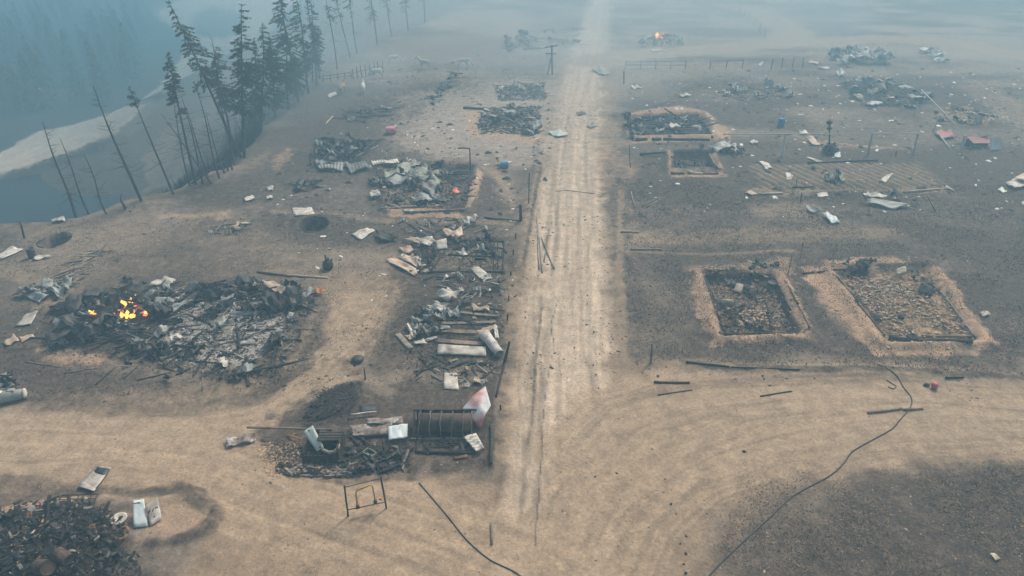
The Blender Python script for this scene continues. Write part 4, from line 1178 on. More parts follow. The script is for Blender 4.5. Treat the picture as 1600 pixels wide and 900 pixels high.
for k in range(5):
    c = GH(713 + rnd.uniform(-3, 3), 298 + rnd.uniform(-4, 4)); c.z += 0.1
    part('ember', lathe(c, [(0.16, 0), (0.24, 0.1), (0.1, 0.24)], 6, seed=k, wob=0.5), 'ember', e)

# --- slate-strewn floor beside the road
r4 = ruin('burnt_house_ruin', 'burnt floor grid beside the road with tan roofing thrown over its left corner', 730, 405)
for a, b, r in (((706, 374), (790, 377), 0.13), ((668, 425), (789, 424), 0.13), ((789, 376), (786, 427), 0.12), ((706, 376), (672, 425), 0.10), ((733, 376), (716, 424), 0.08), ((758, 377), (750, 424), 0.08),
                ((700, 398), (786, 402), 0.09), ((772, 378), (771, 424), 0.08), ((778, 378), (778, 424), 0.07), ((764, 385), (786, 388), 0.07), ((742, 404), (760, 405), 0.12)):
    log('floor_beam', rnd.choice(('charcoal', 'charred_wood')), a, b, r, r4)
for c, m, kw in (([(627, 373, .3), (652, 371, .35), (676, 376, .3), (664, 387, .1)], 'tan_sheet', dict(crumple=0.08)), ([(600, 406), (615, 402, .15), (658, 423, .25), (650, 433)], 'tan_sheet', dict(crumple=0.05)),
                 ([(618, 402, .1), (645, 398, .3), (660, 410, .3), (656, 422, .2)], 'tan_sheet', dict(crumple=0.10)), ([(622, 388), (642, 385, .2), (648, 394, .2), (632, 398)], 'tan_sheet', dict(crumple=0.08)),
                 ([(648, 374, .3), (676, 371, .3), (684, 381, .2), (662, 387, .2)], 'pale_sheet', dict(crumple=0.10)), ([(586, 363), (606, 366, .2), (628, 375, .2), (592, 379)], 'dark_sheet', dict(crumple=0.15)),
                 ([(650, 405), (658, 403), (660, 420), (652, 422)], 'grey_sheet', dict(crumple=0.15)), ([(645, 366), (680, 363, .2), (682, 370, .2), (655, 372)], 'dark_sheet', dict(crumple=0.12)),
                 ([(690, 362, .15), (722, 360, .3), (726, 372, .3), (700, 374, .15)], 'tan_sheet', dict(crumple=0.15)), ([(745, 388), (760, 386, .15), (768, 396, .1), (748, 398)], 'grey_sheet', dict(crumple=0.2))):
    sheet('roofing_sheet', None, None, m, [(q + (0.12,)) if len(q) == 2 else q for q in c], r4, nu=8, nv=6, ragged=0.15, **kw)
heap(r4, [(645, 380), (690, 385), (665, 430), (645, 425)], [('scrap_dark_sheet', 10, 0.5, 1.2, 0.6), ('plank_charcoal', 16, 0.6, 1.6, 0.5), ('scrap_tan_sheet', 5, 0.5, 1.0, 0.6)], 0.4)
heap(r4, [(700, 378), (765, 380), (770, 400), (710, 398)], [('plank_charcoal', 18, 0.8, 2.2, 0.4), ('scrap_dark_sheet', 10, 0.6, 1.5, 0.6), ('lump_charcoal', 6, 0.18, 0.43, 0.3)], 0.3, yaw=(-0.4,))
heap(r4, [(760, 395), (790, 396), (790, 408), (765, 406)], [('lump_charcoal', 8, 0.18, 0.50, 0.4), ('scrap_dark_sheet', 4, 0.5, 1.0, 0.5)], 0.3)
heap(r4, [(670, 428), (780, 430), (780, 448), (690, 448)], [('plank_grey_wood', 10, 0.4, 1.4, 0.2), ('lump_charcoal', 8, 0.12, 0.31, 0.2)], 0.1)
bits('cinders', [(650, 372), (790, 374), (788, 428), (660, 428)], 1600, 0.05, 0.18, 'charcoal', r4, 0.1)

# --- planks and rolled sheet beside the road
r5 = ruin('collapsed_shed', 'collapsed shed of broad brown planks with white crumpled sheets, beside the road', 715, 520)
for a, b, w, m in (((690, 516), (744, 519), 0.5, 'brown_wood'), ((684, 532), (753, 537), 0.5, 'brown_wood'), ((690, 505), (775, 503), 0.35, 'grey_wood'), ((720, 488), (778, 494), 0.3, 'grey_wood')):
    q0, q1 = P(*a, 0.12), P(*b, 0.12)
    part('broad_plank', bar(q0, q1, w, 0.1), m, r5)
sheet('pale_board', None, None, 'pale_sheet', [(685, 539, .15), (759, 543, .15), (760, 557, .08), (683, 554, .08)], r5, nu=10, nv=4, crumple=0.02, thick=0.05)
for c, m, kw in (([(677, 461, .25), (699, 451, .4), (723, 460, .3), (700, 475, .2)], 'pale_sheet', dict(crumple=0.14)), ([(665, 483, .2), (682, 474, .35), (707, 478, .3), (690, 493, .1)], 'pale_sheet', dict(crumple=0.14)),
                 ([(631, 507, .1), (643, 506, .25), (654, 526, .2), (645, 530, .1)], 'pale_sheet', dict(crumple=0.10)), ([(645, 535), (661, 530, .2), (669, 537, .1), (648, 540)], 'pale_sheet', dict(crumple=0.05)),
                 ([(661, 530, .2), (683, 524, .25), (685, 528, .2), (664, 534, .1)], 'pale_sheet', dict(crumple=0.03)), ([(633, 526), (648, 519, .2), (650, 526, .1), (640, 534)], 'tan_sheet', dict(crumple=0.06)),
                 ([(742, 521, .4), (766, 508, .5), (778, 513, .4), (752, 528, .3)], 'tan_sheet', dict(crumple=0.10)), ([(770, 507, .3), (777, 507, .3), (780, 530, .1), (774, 530, .2)], 'pale_sheet', dict(crumple=0.03)),
                 ([(696, 488), (716, 484, .2), (722, 498, .2), (704, 500)], 'grey_sheet', dict(crumple=0.15)), ([(712, 472), (728, 466, .25), (734, 474, .2), (718, 482)], 'dark_sheet', dict(crumple=0.15)),
                 ([(655, 515), (675, 508, .2), (690, 520, .2), (668, 528)], 'grey_sheet', dict(crumple=0.18)), ([(735, 478), (765, 480, .1), (768, 488, .1), (738, 488)], 'tan_sheet', dict(crumple=0.12))):
    sheet('crumpled_sheet', None, None, m, [(q + (0.12,)) if len(q) == 2 else q for q in c], r5, nu=9, nv=7, ragged=0.25, **kw)
a, b = P(757, 522, .4), P(781, 553, .4)
d = (b - a).normalized(); sd_ = d.cross(Vector((0, 0, 1))).normalized(); u_ = sd_.cross(d)
V = []; Fc = []
for i in range(7):
    p = a.lerp(b, i / 6); rr_ = 0.42 - 0.10 * i / 6
    for k in range(13):
        an = -0.4 + k / 12 * 4.6
        V.append(p + (sd_ * math.cos(an) + u_ * math.sin(an)) * rr_ * (1 + 0.06 * math.sin(i * 2 + k)))
n = len(V); V += [p * 1 for p in V]
for i in range(6):
    for k in range(12):
        q = i * 13 + k; Fc.append((q, q + 1, q + 14, q + 13))
V = V[:n]
rs_ = part('rolled_sheet', (V, Fc), 'pale_sheet', r5, True)
so = rs_.modifiers.new('thickness', 'SOLIDIFY'); so.thickness = 0.02
sheet('grey_plank', None, None, 'grey_wood', [(617, 523), (625, 521), (646, 543), (637, 546)], r5, nu=3, nv=5, crumple=0.01, thick=0.06)
heap(r5, [(645, 490), (700, 492), (690, 530), (650, 530)], [('scrap_grey_sheet', 9, 0.5, 1.3, 0.8), ('scrap_dark_sheet', 10, 0.4, 1.1, 0.7), ('plank_charcoal', 18, 0.5, 1.7, 0.6)], 0.4)
heap(r5, [(700, 480), (780, 480), (785, 510), (700, 510)], [('plank_charcoal', 16, 0.6, 1.8, 0.4), ('lump_rubble', 14, 0.18, 0.43, 0.3), ('lump_charcoal', 9, 0.18, 0.37, 0.3)], 0.25, yaw=(0.0,), spread=0.3)
heap(r5, [(630, 545), (700, 558), (690, 575), (640, 570)], [('lump_charcoal', 10, 0.12, 0.31, 0.2), ('plank_charcoal', 8, 0.4, 1.0, 0.2)], 0.1)
bits('cinders', [(640, 480), (785, 470), (790, 560), (640, 560)], 1700, 0.04, 0.15, 'charcoal', r5, 0.1)

# --- dark debris with corrugated sheets, middle distance
r7 = ruin('burnt_house_ruin', 'low black debris mound with corrugated sheets trailing to its right', 520, 240)
heap(r7, [(485, 245), (500, 225), (560, 218), (590, 222), (560, 245), (520, 262), (490, 262)],
     [('scrap_dark_sheet', 18, 1.0, 2.6, 0.6), ('plank_charcoal', 40, 1.2, 3.6, 0.6), ('lump_charcoal', 16, 0.36, 0.99, 0.4), ('plank_ashy_wood', 18, 1.0, 3.0, 0.5), ('scrap_grey_sheet', 7, 1.0, 2.0, 0.6)], 0.6)
for c, m, w_ in (([(540, 258), (570, 256), (582, 262), (548, 272)], 'grey_sheet', 9), ([(580, 253), (622, 252), (624, 258), (582, 259)], 'pale_sheet', 11), ([(620, 257), (642, 250), (648, 254), (628, 262)], 'pale_sheet', 0),
                 ([(554, 226), (570, 224), (572, 230), (556, 231)], 'pale_sheet', 0), ([(496, 258), (538, 258), (535, 268), (498, 266)], 'grey_sheet', 8)):
    sheet('corrugated_sheet', None, None, m, [(a, b, 0.15) for a, b in c], r7, nu=10, nv=4, waves=w_, amp=0.07, crumple=0.12)
for a, b in (((520, 268), (540, 254)), ((525, 262), (560, 258)), ((545, 250), (590, 228))):
    log('charred_log', 'ashy_wood', a, b, 0.15, r7)
bits('cinders', [(480, 262), (500, 225), (595, 218), (560, 262)], 1400, 0.1, 0.35, 'charcoal', r7, 0.3)

# --- burnt plots up the left side of the road
r8 = ruin('burnt_house_ruin', 'burnt house plot with orange clay edge, left of the road in mid distance', 800, 185)
heap(r8, [(755, 170), (845, 166), (842, 212), (745, 208)], [('plank_charcoal', 45, 1.5, 4.5, 0.4), ('scrap_grey_sheet', 10, 1.0, 2.6, 0.6), ('lump_charcoal', 20, 0.36, 0.99, 0.3), ('plank_ashy_wood', 29, 1.5, 4.0, 0.4),
      ('scrap_tan_sheet', 6, 1.0, 2.2, 0.5), ('scrap_dark_sheet', 10, 1.0, 2.5, 0.5)], 0.5)
bits('cinders', [(755, 170), (845, 166), (842, 212), (745, 208)], 1100, 0.12, 0.4, 'charcoal', r8, 0.2)
r8b = ruin('burnt_house_ruin', 'smaller burnt plot with orange board, left of the road beyond the clay edged plot', 815, 142)
heap(r8b, [(775, 135), (850, 128), (852, 155), (780, 158)], [('plank_charcoal', 27, 1.5, 5.0, 0.3), ('plank_ashy_wood', 16, 1.5, 4.0, 0.3), ('lump_charcoal', 10, 0.48, 0.99, 0.3), ('scrap_tan_sheet', 4, 1.0, 2.4, 0.3)], 0.5)
bits('cinders', [(775, 135), (850, 128), (852, 155), (780, 158)], 600, 0.2, 0.5, 'charcoal', r8b, 0.2)
r14 = ruin('burnt_house_ruin', 'far dark burnt plot left of the road, the left one of two', 813, 68)
heap(r14, [(788, 62), (838, 58), (840, 80), (790, 82)], [('plank_charcoal', 35, 2, 6, 0.4), ('lump_charcoal', 16, 0.60, 1.55, 0.4), ('scrap_dark_sheet', 10, 1.5, 3.5, 0.6)], 0.9)
r14b = ruin('burnt_house_ruin', 'far grey burnt plot left of the road, the right one of two', 878, 62)
heap(r14b, [(850, 48), (904, 44), (906, 74), (850, 78)], [('plank_charcoal', 35, 2, 6, 0.4), ('plank_ashy_wood', 27, 2, 5, 0.4), ('lump_charcoal', 12, 0.60, 1.55, 0.4)], 0.9)
r19 = ruin('burnt_fence_heap', 'thin dark strip of charred boards and scrap running beyond the pink barrel', 690, 138)
heap(r19, [(662, 165), (690, 135), (712, 112), (722, 116), (705, 140), (680, 165)], [('plank_charcoal', 32, 1.2, 3.6, 0.4), ('lump_charcoal', 14, 0.36, 0.87, 0.4), ('scrap_grey_sheet', 7, 0.8, 1.8, 0.5)], 0.5)
r20 = ruin('burnt_fence_heap', 'low charred boards lying flat between the mound with corrugated sheets and the animals', 575, 175)
heap(r20, [(525, 178), (560, 170), (612, 168), (608, 180), (570, 190), (530, 186)], [('plank_charcoal', 29, 1.5, 4.5, 0.3), ('log_charred_wood', 8, 2, 5, 0.3), ('scrap_grey_sheet', 5, 0.8, 1.8, 0.4)], 0.4, yaw=(-0.1,), spread=0.3)
r21 = ruin('scrap_pile', 'small flat pile of dark boards left of the crumpled olive roofing', 475, 290)
heap(r21, [(455, 290), (480, 284), (502, 286), (495, 298), (462, 300)], [('plank_charcoal', 16, 1.0, 2.6, 0.4), ('scrap_dark_sheet', 6, 0.7, 1.5, 0.5), ('plank_grey_wood', 6, 0.8, 2.0, 0.4)], 0.3, yaw=(0.0,))
r22 = ruin('scrap_pile', 'thin scatter of grey sticks and tan scraps near the bank edge', 350, 358)
heap(r22, [(325, 364), (345, 352), (395, 346), (390, 358), (345, 370)], [('plank_ashy_wood', 18, 0.7, 2.2, 0.4), ('scrap_tan_sheet', 4, 0.6, 1.4, 0.3), ('plank_charred_wood', 10, 0.7, 2.0, 0.4), ('scrap_pale_sheet', 2, 0.5, 1.0, 0.3)], 0.3)
r23 = ruin('scrap_pile', 'crumpled grey green roofing and tan strips left of the burning ruin', 75, 460)
heap(r23, [(34, 466), (55, 452), (110, 446), (116, 452), (80, 472)], [('scrap_grey_sheet', 8, 0.8, 2.0, 0.8), ('scrap_dark_sheet', 4, 0.6, 1.4, 0.8), ('plank_ashy_wood', 8, 0.8, 2.0, 0.6), ('scrap_rust', 3, 0.6, 1.0, 0.6)], 0.4)
sheet('roofing_sheet', None, None, 'grey_sheet', [(32, 460, .1), (50, 452, .3), (78, 462, .3), (62, 474, .1)], r23, nu=9, nv=6, crumple=0.15)

# --- right of the road, middle distance
r9 = ruin('burnt_house_ruin', 'burnt log house foundation ringed with orange clay, beside the road in mid distance', 1048, 197)
heap(r9, [(1000, 184), (1092, 182), (1108, 211), (990, 212)], [('plank_ashy_wood', 81, 1.2, 4.2, 0.4), ('plank_charcoal', 81, 1.2, 4.2, 0.4), ('log_charcoal', 26, 2.0, 5.0, 0.4), ('scrap_grey_sheet', 10, 0.8, 1.8, 0.6), ('lump_charcoal', 16, 0.30, 0.74, 0.4)], 0.6, yaw=(0.0, -0.15), spread=0.3)
heap(r9, [(978, 185), (1000, 190), (998, 220), (980, 215)], [('scrap_dark_sheet', 16, 0.9, 2.2, 0.9), ('scrap_olive_sheet', 8, 0.9, 1.8, 0.9), ('lump_charcoal', 8, 0.30, 0.74, 0.5)], 0.8)
for a, b in (((1000, 183), (1094, 180)), ((1094, 180), (1114, 212)), ((990, 214), (1112, 213)), ((1000, 184), (988, 213))):
    broken_log('sill_log', 'charcoal', a, b, 0.22, r9)
sheet('white_scrap', None, None, 'pale_sheet', [(1043, 198, .5), (1052, 194, .5), (1064, 200, .5), (1050, 202, .5)], r9, crumple=0.15)
bits('cinders', [(1000, 184), (1092, 182), (1108, 211), (990, 212)], 1200, 0.1, 0.35, 'charcoal', r9, 0.3)
r10 = ruin('burnt_cellar_pit', 'small black sunken pit with broad orange clay sides, right of the road', 1082, 255)
heap(r10, [(1055, 243), (1106, 243), (1114, 265), (1052, 265)], [('plank_charcoal', 32, 0.8, 2.4, 0.3), ('lump_charcoal', 20, 0.24, 0.62, 0.3), ('plank_charred_wood', 10, 0.8, 2.2, 0.3), ('scrap_dark_sheet', 6, 0.5, 1.2, 0.3)], 0.3)
for a, b in (((1050, 241), (1048, 268)), ((1048, 270), (1120, 271)), ((1108, 241), (1122, 270))):
    broken_log('sill_log', 'brown_wood', a, b, 0.18, r10)
w_ = tube([P(*q, 0.5) for q in ((1072, 268), (1077, 267), (1083, 270), (1098, 272))], 0.16, 6)
part('bent_pipe', w_, 'pale_sheet', r10, True)
r10b = thing('bent_metal_roofing', 'blue grey curved metal sheets heaped behind the small black pit', 'metal sheet', GH(1130, 236))
for c, kw in (([(1106, 230, .2), (1140, 226, .5), (1150, 234, .4), (1118, 238, .1)], dict(crumple=0.2, fold=0.5)), ([(1118, 226, .3), (1148, 228, .3), (1155, 240, .1), (1128, 238, .2)], dict(crumple=0.2))):
    sheet('curved_sheet', None, None, 'grey_sheet', c, r10b, nu=9, nv=6, **kw)
heap(r10b, [(1140, 234), (1160, 236), (1160, 246), (1142, 244)], [('scrap_dark_sheet', 6, 0.6, 1.2, 0.5)], 0.3)

# --- the two foundations at right
r11 = ruin('burnt_house_foundation', 'sunken burnt foundation full of black rubble, the left of the two near foundations at right', 1175, 475)
for a, b, r, m in (((1100, 432), (1131, 521), 0.13, 'charcoal'), ((1128, 522), (1250, 520), 0.13, 'charcoal'), ((1210, 431), (1250, 519), 0.11, 'charred_wood'), ((1227, 436), (1266, 514), 0.10, 'brown_wood'), ((1102, 432), (1150, 430), 0.10, 'charcoal')):
    broken_log('sill_log', m, a, b, r, r11)
heap(r11, [(1108, 436), (1206, 434), (1244, 514), (1134, 516)], [('plank_charcoal', 48, 0.5, 1.8, 0.4), ('lump_charcoal', 44, 0.18, 0.56, 0.5), ('lump_brick', 30, 0.09, 0.26, 0.4), ('plank_ashy_wood', 13, 0.4, 1.2, 0.5), ('scrap_dark_sheet', 16, 0.5, 1.4, 0.6), ('scrap_rust', 7, 0.4, 0.9, 0.5)], 0.4)
heap(r11, [(1160, 480), (1200, 480), (1200, 500), (1150, 500)], [('block_brick', 60, 0.2, 0.34, 0.8), ('block_pale_stone', 14, 0.15, 0.3, 0.9)], 0.3)
heap(r11, [(1100, 420), (1160, 414), (1160, 428), (1105, 430)], [('lump_clay', 20, 0.12, 0.31, 0.2), ('lump_pale_stone', 10, 0.09, 0.22, 0.2), ('plank_grey_wood', 8, 0.4, 1.2, 0.2)], 0.15)
heap(r11, [(1165, 410), (1215, 412), (1210, 436), (1170, 432)], [('lump_charcoal', 14, 0.24, 0.62, 0.9), ('scrap_grey_sheet', 6, 0.4, 0.9, 0.9), ('lump_clay', 8, 0.18, 0.43, 0.6)], 0.5)
bits('cinders', [(1104, 434), (1206, 432), (1246, 517), (1132, 518)], 1300, 0.04, 0.14, 'charcoal', r11, 0.2)
bits('brick_crumbs', [(1110, 440), (1206, 438), (1240, 512), (1138, 514)], 2400, 0.03, 0.12, 'brick', r11, 0.22)
bits('rusty_crumbs', [(1110, 440), (1206, 438), (1240, 512), (1138, 514)], 3000, 0.03, 0.12, 'rust', r11, 0.25)
bits('pale_crumbs', [(1150, 440), (1206, 445), (1230, 505), (1150, 500)], 260, 0.04, 0.12, 'white_ash', r11, 0.3)
bits('earth_clods', [(1070, 425), (1100, 415), (1240, 412), (1270, 525), (1110, 540)], 900, 0.05, 0.16, 'clay', r11, 0.05)
r12 = ruin('burnt_house_foundation', 'rubble filled rectangular foundation with charred front beam, rightmost of the near foundations', 1410, 480)
for a, b, r, m in (((1388, 528), (1524, 533), 0.2, 'charcoal'), ((1390, 524), (1522, 528), 0.12, 'brown_wood'), ((1306, 428), (1387, 530), 0.11, 'brown_wood'), ((1448, 424), (1526, 530), 0.10, 'grey_wood'), ((1256, 427), (1330, 418), 0.10, 'charred_wood'), ((1330, 418), (1345, 412), 0.12, 'charcoal')):
    broken_log('sill_log', m, a, b, r, r12)
heap(r12, [(1312, 430), (1445, 428), (1515, 524), (1392, 524)], [('block_rubble', 120, 0.16, 0.36, 0.4), ('block_pale_stone', 50, 0.14, 0.32, 0.4), ('lump_rubble', 60, 0.12, 0.31, 0.4), ('lump_charcoal', 20, 0.12, 0.37, 0.4), ('block_brick', 40, 0.2, 0.4, 0.3)], 0.3)
heap(r12, [(1310, 410), (1365, 408), (1365, 428), (1318, 432)], [('lump_charcoal', 12, 0.24, 0.62, 0.8), ('scrap_dark_sheet', 6, 0.4, 1.0, 0.8)], 0.5)
heap(r12, [(1420, 415), (1445, 420), (1470, 460), (1440, 462)], [('lump_charcoal', 10, 0.18, 0.50, 0.5), ('plank_charred_wood', 8, 0.5, 1.4, 0.4)], 0.3)
for q, s in (((1345, 417), 1.5), ((1446, 455), 1.5), ((1426, 533), 1.2), ((1342, 470), 0.7), ((1371, 500), 0.8), ((1408, 498), 0.9)):
    for k in range(3):
        p = P(q[0] + rnd.uniform(-6, 6), q[1] + rnd.uniform(-3, 3)); p.z += 0.1 * k
        piece(r12, 'lump_charcoal', p, s * rnd.uniform(0.6, 1.0), rnd.uniform(0, 6))
bits('rusty_crumbs', [(1308, 427), (1448, 424), (1524, 530), (1388, 530)], 6000, 0.03, 0.12, 'rust', r12, 0.25, clump=0.45)
bits('gravel', [(1308, 427), (1448, 424), (1524, 530), (1388, 530)], 5000, 0.03, 0.13, 'rubble', r12, 0.25)
bits('pale_gravel', [(1320, 440), (1440, 430), (1510, 524), (1400, 524)], 1800, 0.04, 0.14, 'pale_stone', r12, 0.35, clump=0.53)
bits('cinders', [(1308, 427), (1448, 424), (1524, 530), (1388, 530)], 3000, 0.04, 0.16, 'charcoal', r12, 0.25, clump=0.52)
bits('earth_clods', [(1262, 440), (1300, 405), (1430, 400), (1555, 535), (1525, 555), (1370, 553)], 1400, 0.05, 0.18, 'clay', r12, 0.05)
o = sheet('pale_box', None, None, 'pale_wood', [(1398, 424, .5), (1412, 421, .5), (1415, 428, .3), (1400, 431, .3)], r12, crumple=0.03, thick=0.25)

# --- far right piles
r15 = ruin('roofing_pile', 'far pile of bright white roofing sheets on the right beside the curved track', 1345, 94)
for k in range(24):
    p = GH(1345 + rnd.uniform(-25, 40), 94 + rnd.uniform(-8, 10)); p.z += rnd.uniform(0.1, 1.0)
    piece(r15, rnd.choice(('scrap_white_sheet', 'scrap_white_sheet', 'scrap_white_sheet', 'scrap_grey_sheet')), p, rnd.uniform(1.6, 4.4), rnd.uniform(0, 3), rnd.gauss(0, 0.3), rnd.gauss(0, 0.3), zs=.9)
heap(r15, [(1298, 84), (1340, 80), (1340, 96), (1300, 98)], [('scrap_grey_sheet', 9, 1.5, 3.2, 0.5), ('plank_charcoal', 16, 2, 5, 0.4), ('plank_pale_wood', 8, 2, 4, 0.4), ('scrap_dark_sheet', 6, 1.5, 3, 0.5)], 0.8)
r15b = ruin('roofing_pile', 'far small pile of pale pinkish boards right of the white roofing pile', 1462, 92)
heap(r15b, [(1440, 82), (1452, 80), (1480, 100), (1468, 104)], [('plank_pale_wood', 18, 2, 5, 0.6), ('scrap_white_sheet', 10, 1.4, 3, 0.6), ('scrap_tan_sheet', 5, 1.4, 3, 0.6)], 0.9, yaw=(-0.6,))
r16 = ruin('burnt_house_ruin', 'far burnt plot of tan earth and grey boards below the white roofing pile', 1385, 152)
heap(r16, [(1310, 130), (1380, 122), (1460, 150), (1440, 168), (1350, 168)], [('plank_ashy_wood', 45, 1.5, 5, 0.3), ('plank_charcoal', 54, 1.5, 5, 0.4), ('scrap_grey_sheet', 18, 1.2, 3, 0.5), ('lump_charcoal', 26, 0.42, 1.12, 0.4), ('scrap_tan_sheet', 8, 1.2, 3, 0.4)], 0.6, yaw=(-0.4, 0.1))
bits('cinders', [(1310, 130), (1380, 122), (1460, 150), (1440, 168), (1350, 168)], 1500, 0.15, 0.5, 'charcoal', r16, 0.2)
r17 = ruin('burnt_house_ruin', 'far burnt plot of pale rubble behind the small red roofed hut', 1510, 180)
heap(r17, [(1460, 172), (1510, 166), (1562, 182), (1540, 194), (1470, 188)], [('plank_ashy_wood', 29, 1.2, 4, 0.4), ('plank_charcoal', 29, 1.2, 4, 0.4), ('lump_charcoal', 16, 0.42, 0.99, 0.4), ('scrap_pale_sheet', 5, 0.9, 1.8, 0.5), ('scrap_tan_sheet', 9, 1.0, 2.4, 0.4)], 0.6)
bits('rubble', [(1460, 172), (1510, 166), (1562, 182), (1540, 194), (1470, 188)], 900, 0.15, 0.5, 'rubble', r17, 0.3)
r18 = ruin('burnt_house_ruin', 'pale ash covered burnt plot right of the road behind the clay ringed house', 1180, 147)
heap(r18, [(1132, 138), (1230, 136), (1236, 154), (1130, 158)], [('plank_ashy_wood', 45, 1.5, 5, 0.3), ('plank_charcoal', 27, 1.5, 4, 0.3), ('scrap_grey_sheet', 10, 1.2, 2.6, 0.4)], 0.5, yaw=(0.6, 0.0))
r13 = ruin('burnt_house_ruin', 'far burning ruin on pale ground right of the road near the top', 1035, 65)
heap(r13, [(1004, 58), (1060, 54), (1072, 72), (1002, 74)], [('plank_charcoal', 32, 2, 5, 0.4), ('lump_charcoal', 16, 0.60, 1.36, 0.4), ('scrap_dark_sheet', 9, 1.2, 3, 0.6), ('scrap_olive_sheet', 9, 1.2, 3, 0.6), ('scrap_pale_sheet', 4, 1.2, 2.4, 0.4)], 0.9)
fire2 = thing('house_fire', 'pinkish red flames burning in the far ruin near the top', 'fire', GH(1030, 60))
for k in range(10):
    c = GH(1030 + rnd.uniform(-8, 8), 60 + rnd.uniform(-3, 3)); c.z += 0.4
    part('flame', flame_geo(c, rnd.uniform(0.7, 1.4), rnd.uniform(0.4, 0.8), nseed()), 'ember' if k % 3 else 'flame', fire2, True)
e = thing('ember_spot', 'tiny orange ember glowing in the smoky forest across the river', 'fire', GH(63, 148))
for k in range(4):
    c = GH(63 + rnd.uniform(-1.5, 1.5), 148 + rnd.uniform(-1.5, 1.5)); c.z += 0.6
    part('ember', lathe(c, [(0.3, 0), (0.5, 0.3), (0.15, 0.9)], 6, seed=k, wob=0.5), 'flame', e)

for (px, py), lab in (((85, 377), 'black cellar pit with charred lining near the left picture edge'), ((490, 353), 'black cellar pit in grey ground below the flat cream sheet')):
    pit = thing('cellar_pit', lab, 'pit', GH(px + 2, py - 8))
    for k in range(7):
        a = rnd.uniform(0, 6.28); c = G(px, py)
        p = Vector((c.x + math.cos(a) * 1.45, c.y + math.sin(a) * 1.5, 0)); p.z = H(c.x + math.cos(a) * 1.7, c.y + math.sin(a) * 1.8) + .02
        part('lining_board', bar(p + Vector((-math.sin(a) * .7, math.cos(a) * .7, rnd.uniform(-.1, .05))), p + Vector((math.sin(a) * .7, -math.cos(a) * .7, rnd.uniform(-.15, .02))), .16, .07), rnd.choice(('charcoal', 'charred_wood')), pit)

for lab, px, py, poly, tab in (
    ('jumble of pale sheets and boards between the floor grid and the collapsed shed', 720, 448, [(670, 436), (785, 436), (785, 466), (700, 470)], [('scrap_pale_sheet', 7, 0.4, 1.0, 0.4), ('plank_grey_wood', 16, 0.6, 1.8, 0.3), ('plank_charcoal', 20, 0.6, 2.0, 0.3), ('scrap_dark_sheet', 8, 0.4, 1.0, 0.4)]),
    ('boards and ash strewn between the collapsed shed and the hooped tank', 725, 575, [(660, 560), (785, 562), (778, 604), (720, 606), (650, 590)], [('plank_charcoal', 26, 0.4, 1.6, 0.2), ('plank_grey_wood', 12, 0.4, 1.4, 0.2), ('scrap_pale_sheet', 4, 0.3, 0.7, 0.3), ('scrap_tan_sheet', 5, 0.3, 0.9, 0.3)]),
    ('charred litter strewn between the olive roofing ruin and the floor grid', 680, 350, [(590, 345), (740, 345), (780, 365), (640, 362)], [('plank_charcoal', 20, 0.8, 2.4, 0.2), ('plank_grey_wood', 10, 0.8, 2.2, 0.2), ('scrap_grey_sheet', 6, 0.5, 1.2, 0.3)])):
    t = ruin('strewn_wreckage', lab, px, py, 'wreckage')
    heap(t, poly, tab, 0.25)
# ================================================================== THE BURNT YARD IN FRONT
# charred box shed
A0, A1 = P(474, 722), P(530, 722)
w_ = (A1 - A0).length
c0 = (A0 + A1) / 2
shed = thing('charred_shed', 'small charred box shed with open black front, green sheet leaning on it', 'shed', Vector((c0.x, c0.y, H(c0.x, c0.y))))
x0, x1, y0, z0 = A0.x, A1.x, A0.y, shed.location.z
hh = 1.05; dp = 1.7
part('back_wall', box(((x0 + x1) / 2, y0 + dp, z0 + hh / 2), (x1 - x0, 0.06, hh)), 'charcoal', shed)
part('side_wall', box((x1 - 0.03, y0 + dp / 2 - 0.03, z0 + hh / 2), (0.06, dp - 0.08, hh)), 'charcoal', shed)
part('side_wall', box((x0 + 0.03, y0 + dp / 2 - 0.03, z0 + hh * 0.35), (0.06, dp - 0.08, hh * 0.7)), 'charcoal', shed)
part('front_board', box(((x0 + x1) / 2, y0 + 0.05, z0 + 0.22), (x1 - x0 - 0.14, 0.06, 0.44), rx=-0.25), 'charred_wood', shed)
for k in range(4):
    part('roof_board', box((x0 + 0.9 + (x1 - x0 - 1.0) / 2, y0 + dp - 0.14 - k * 0.23, z0 + hh + 0.03 - 0.02 * k), (x1 - x0 - 0.75, 0.21, 0.05), rz=0.01 * k, rx=-0.08), 'charred_wood', shed)
o = part('long_beam', log_geo(P(386, 668, .5), P(520, 671, 1.15), 0.09, seed=4), 'grey_wood'); o.name = 'long_beam'
tag(o, 'long thin weathered beam resting across the back of the charred box shed', 'beam')
sheet('painted_metal_sheet', 'flat pale green panel leaning on the charred box shed', 'panel', 'green_sheet', [(474, 675, .8), (489, 665, 1.2), (506, 699, .8), (495, 706, .45)], nu=4, nv=6, crumple=0.015, thick=0.02)
pts = [P(500, 698, .7), P(506, 704, .6), P(514, 707, .6), P(522, 706, .7), P(528, 700, .85), P(529, 694, .95)]
o = part('bent_strip', tube(pts, 0.11, 5), 'rusty_mottle', None, True); tag(o, 'curled brown mottled strip hanging in the shed mouth', 'strip')
o = part('rusty_rod', log_geo(P(449, 680, .1), P(480, 689, .4), 0.06, seed=9), 'orange_paint', None, True); tag(o, 'thin orange brown rod left of the charred box shed', 'rod')
o = part('bleached_rod', log_geo(P(548, 648, .25), P(588, 643, .25), 0.07, seed=12), 'pale_sheet', None, True); tag(o, 'thin white rod above the mottled rusty sheets', 'rod')
sheet('dark_metal_plate', 'dark flat panel behind the thin white rod', 'panel', 'dark_sheet', [(562, 633), (588, 633), (590, 642), (562, 645)], nu=4, nv=3, crumple=0.02)
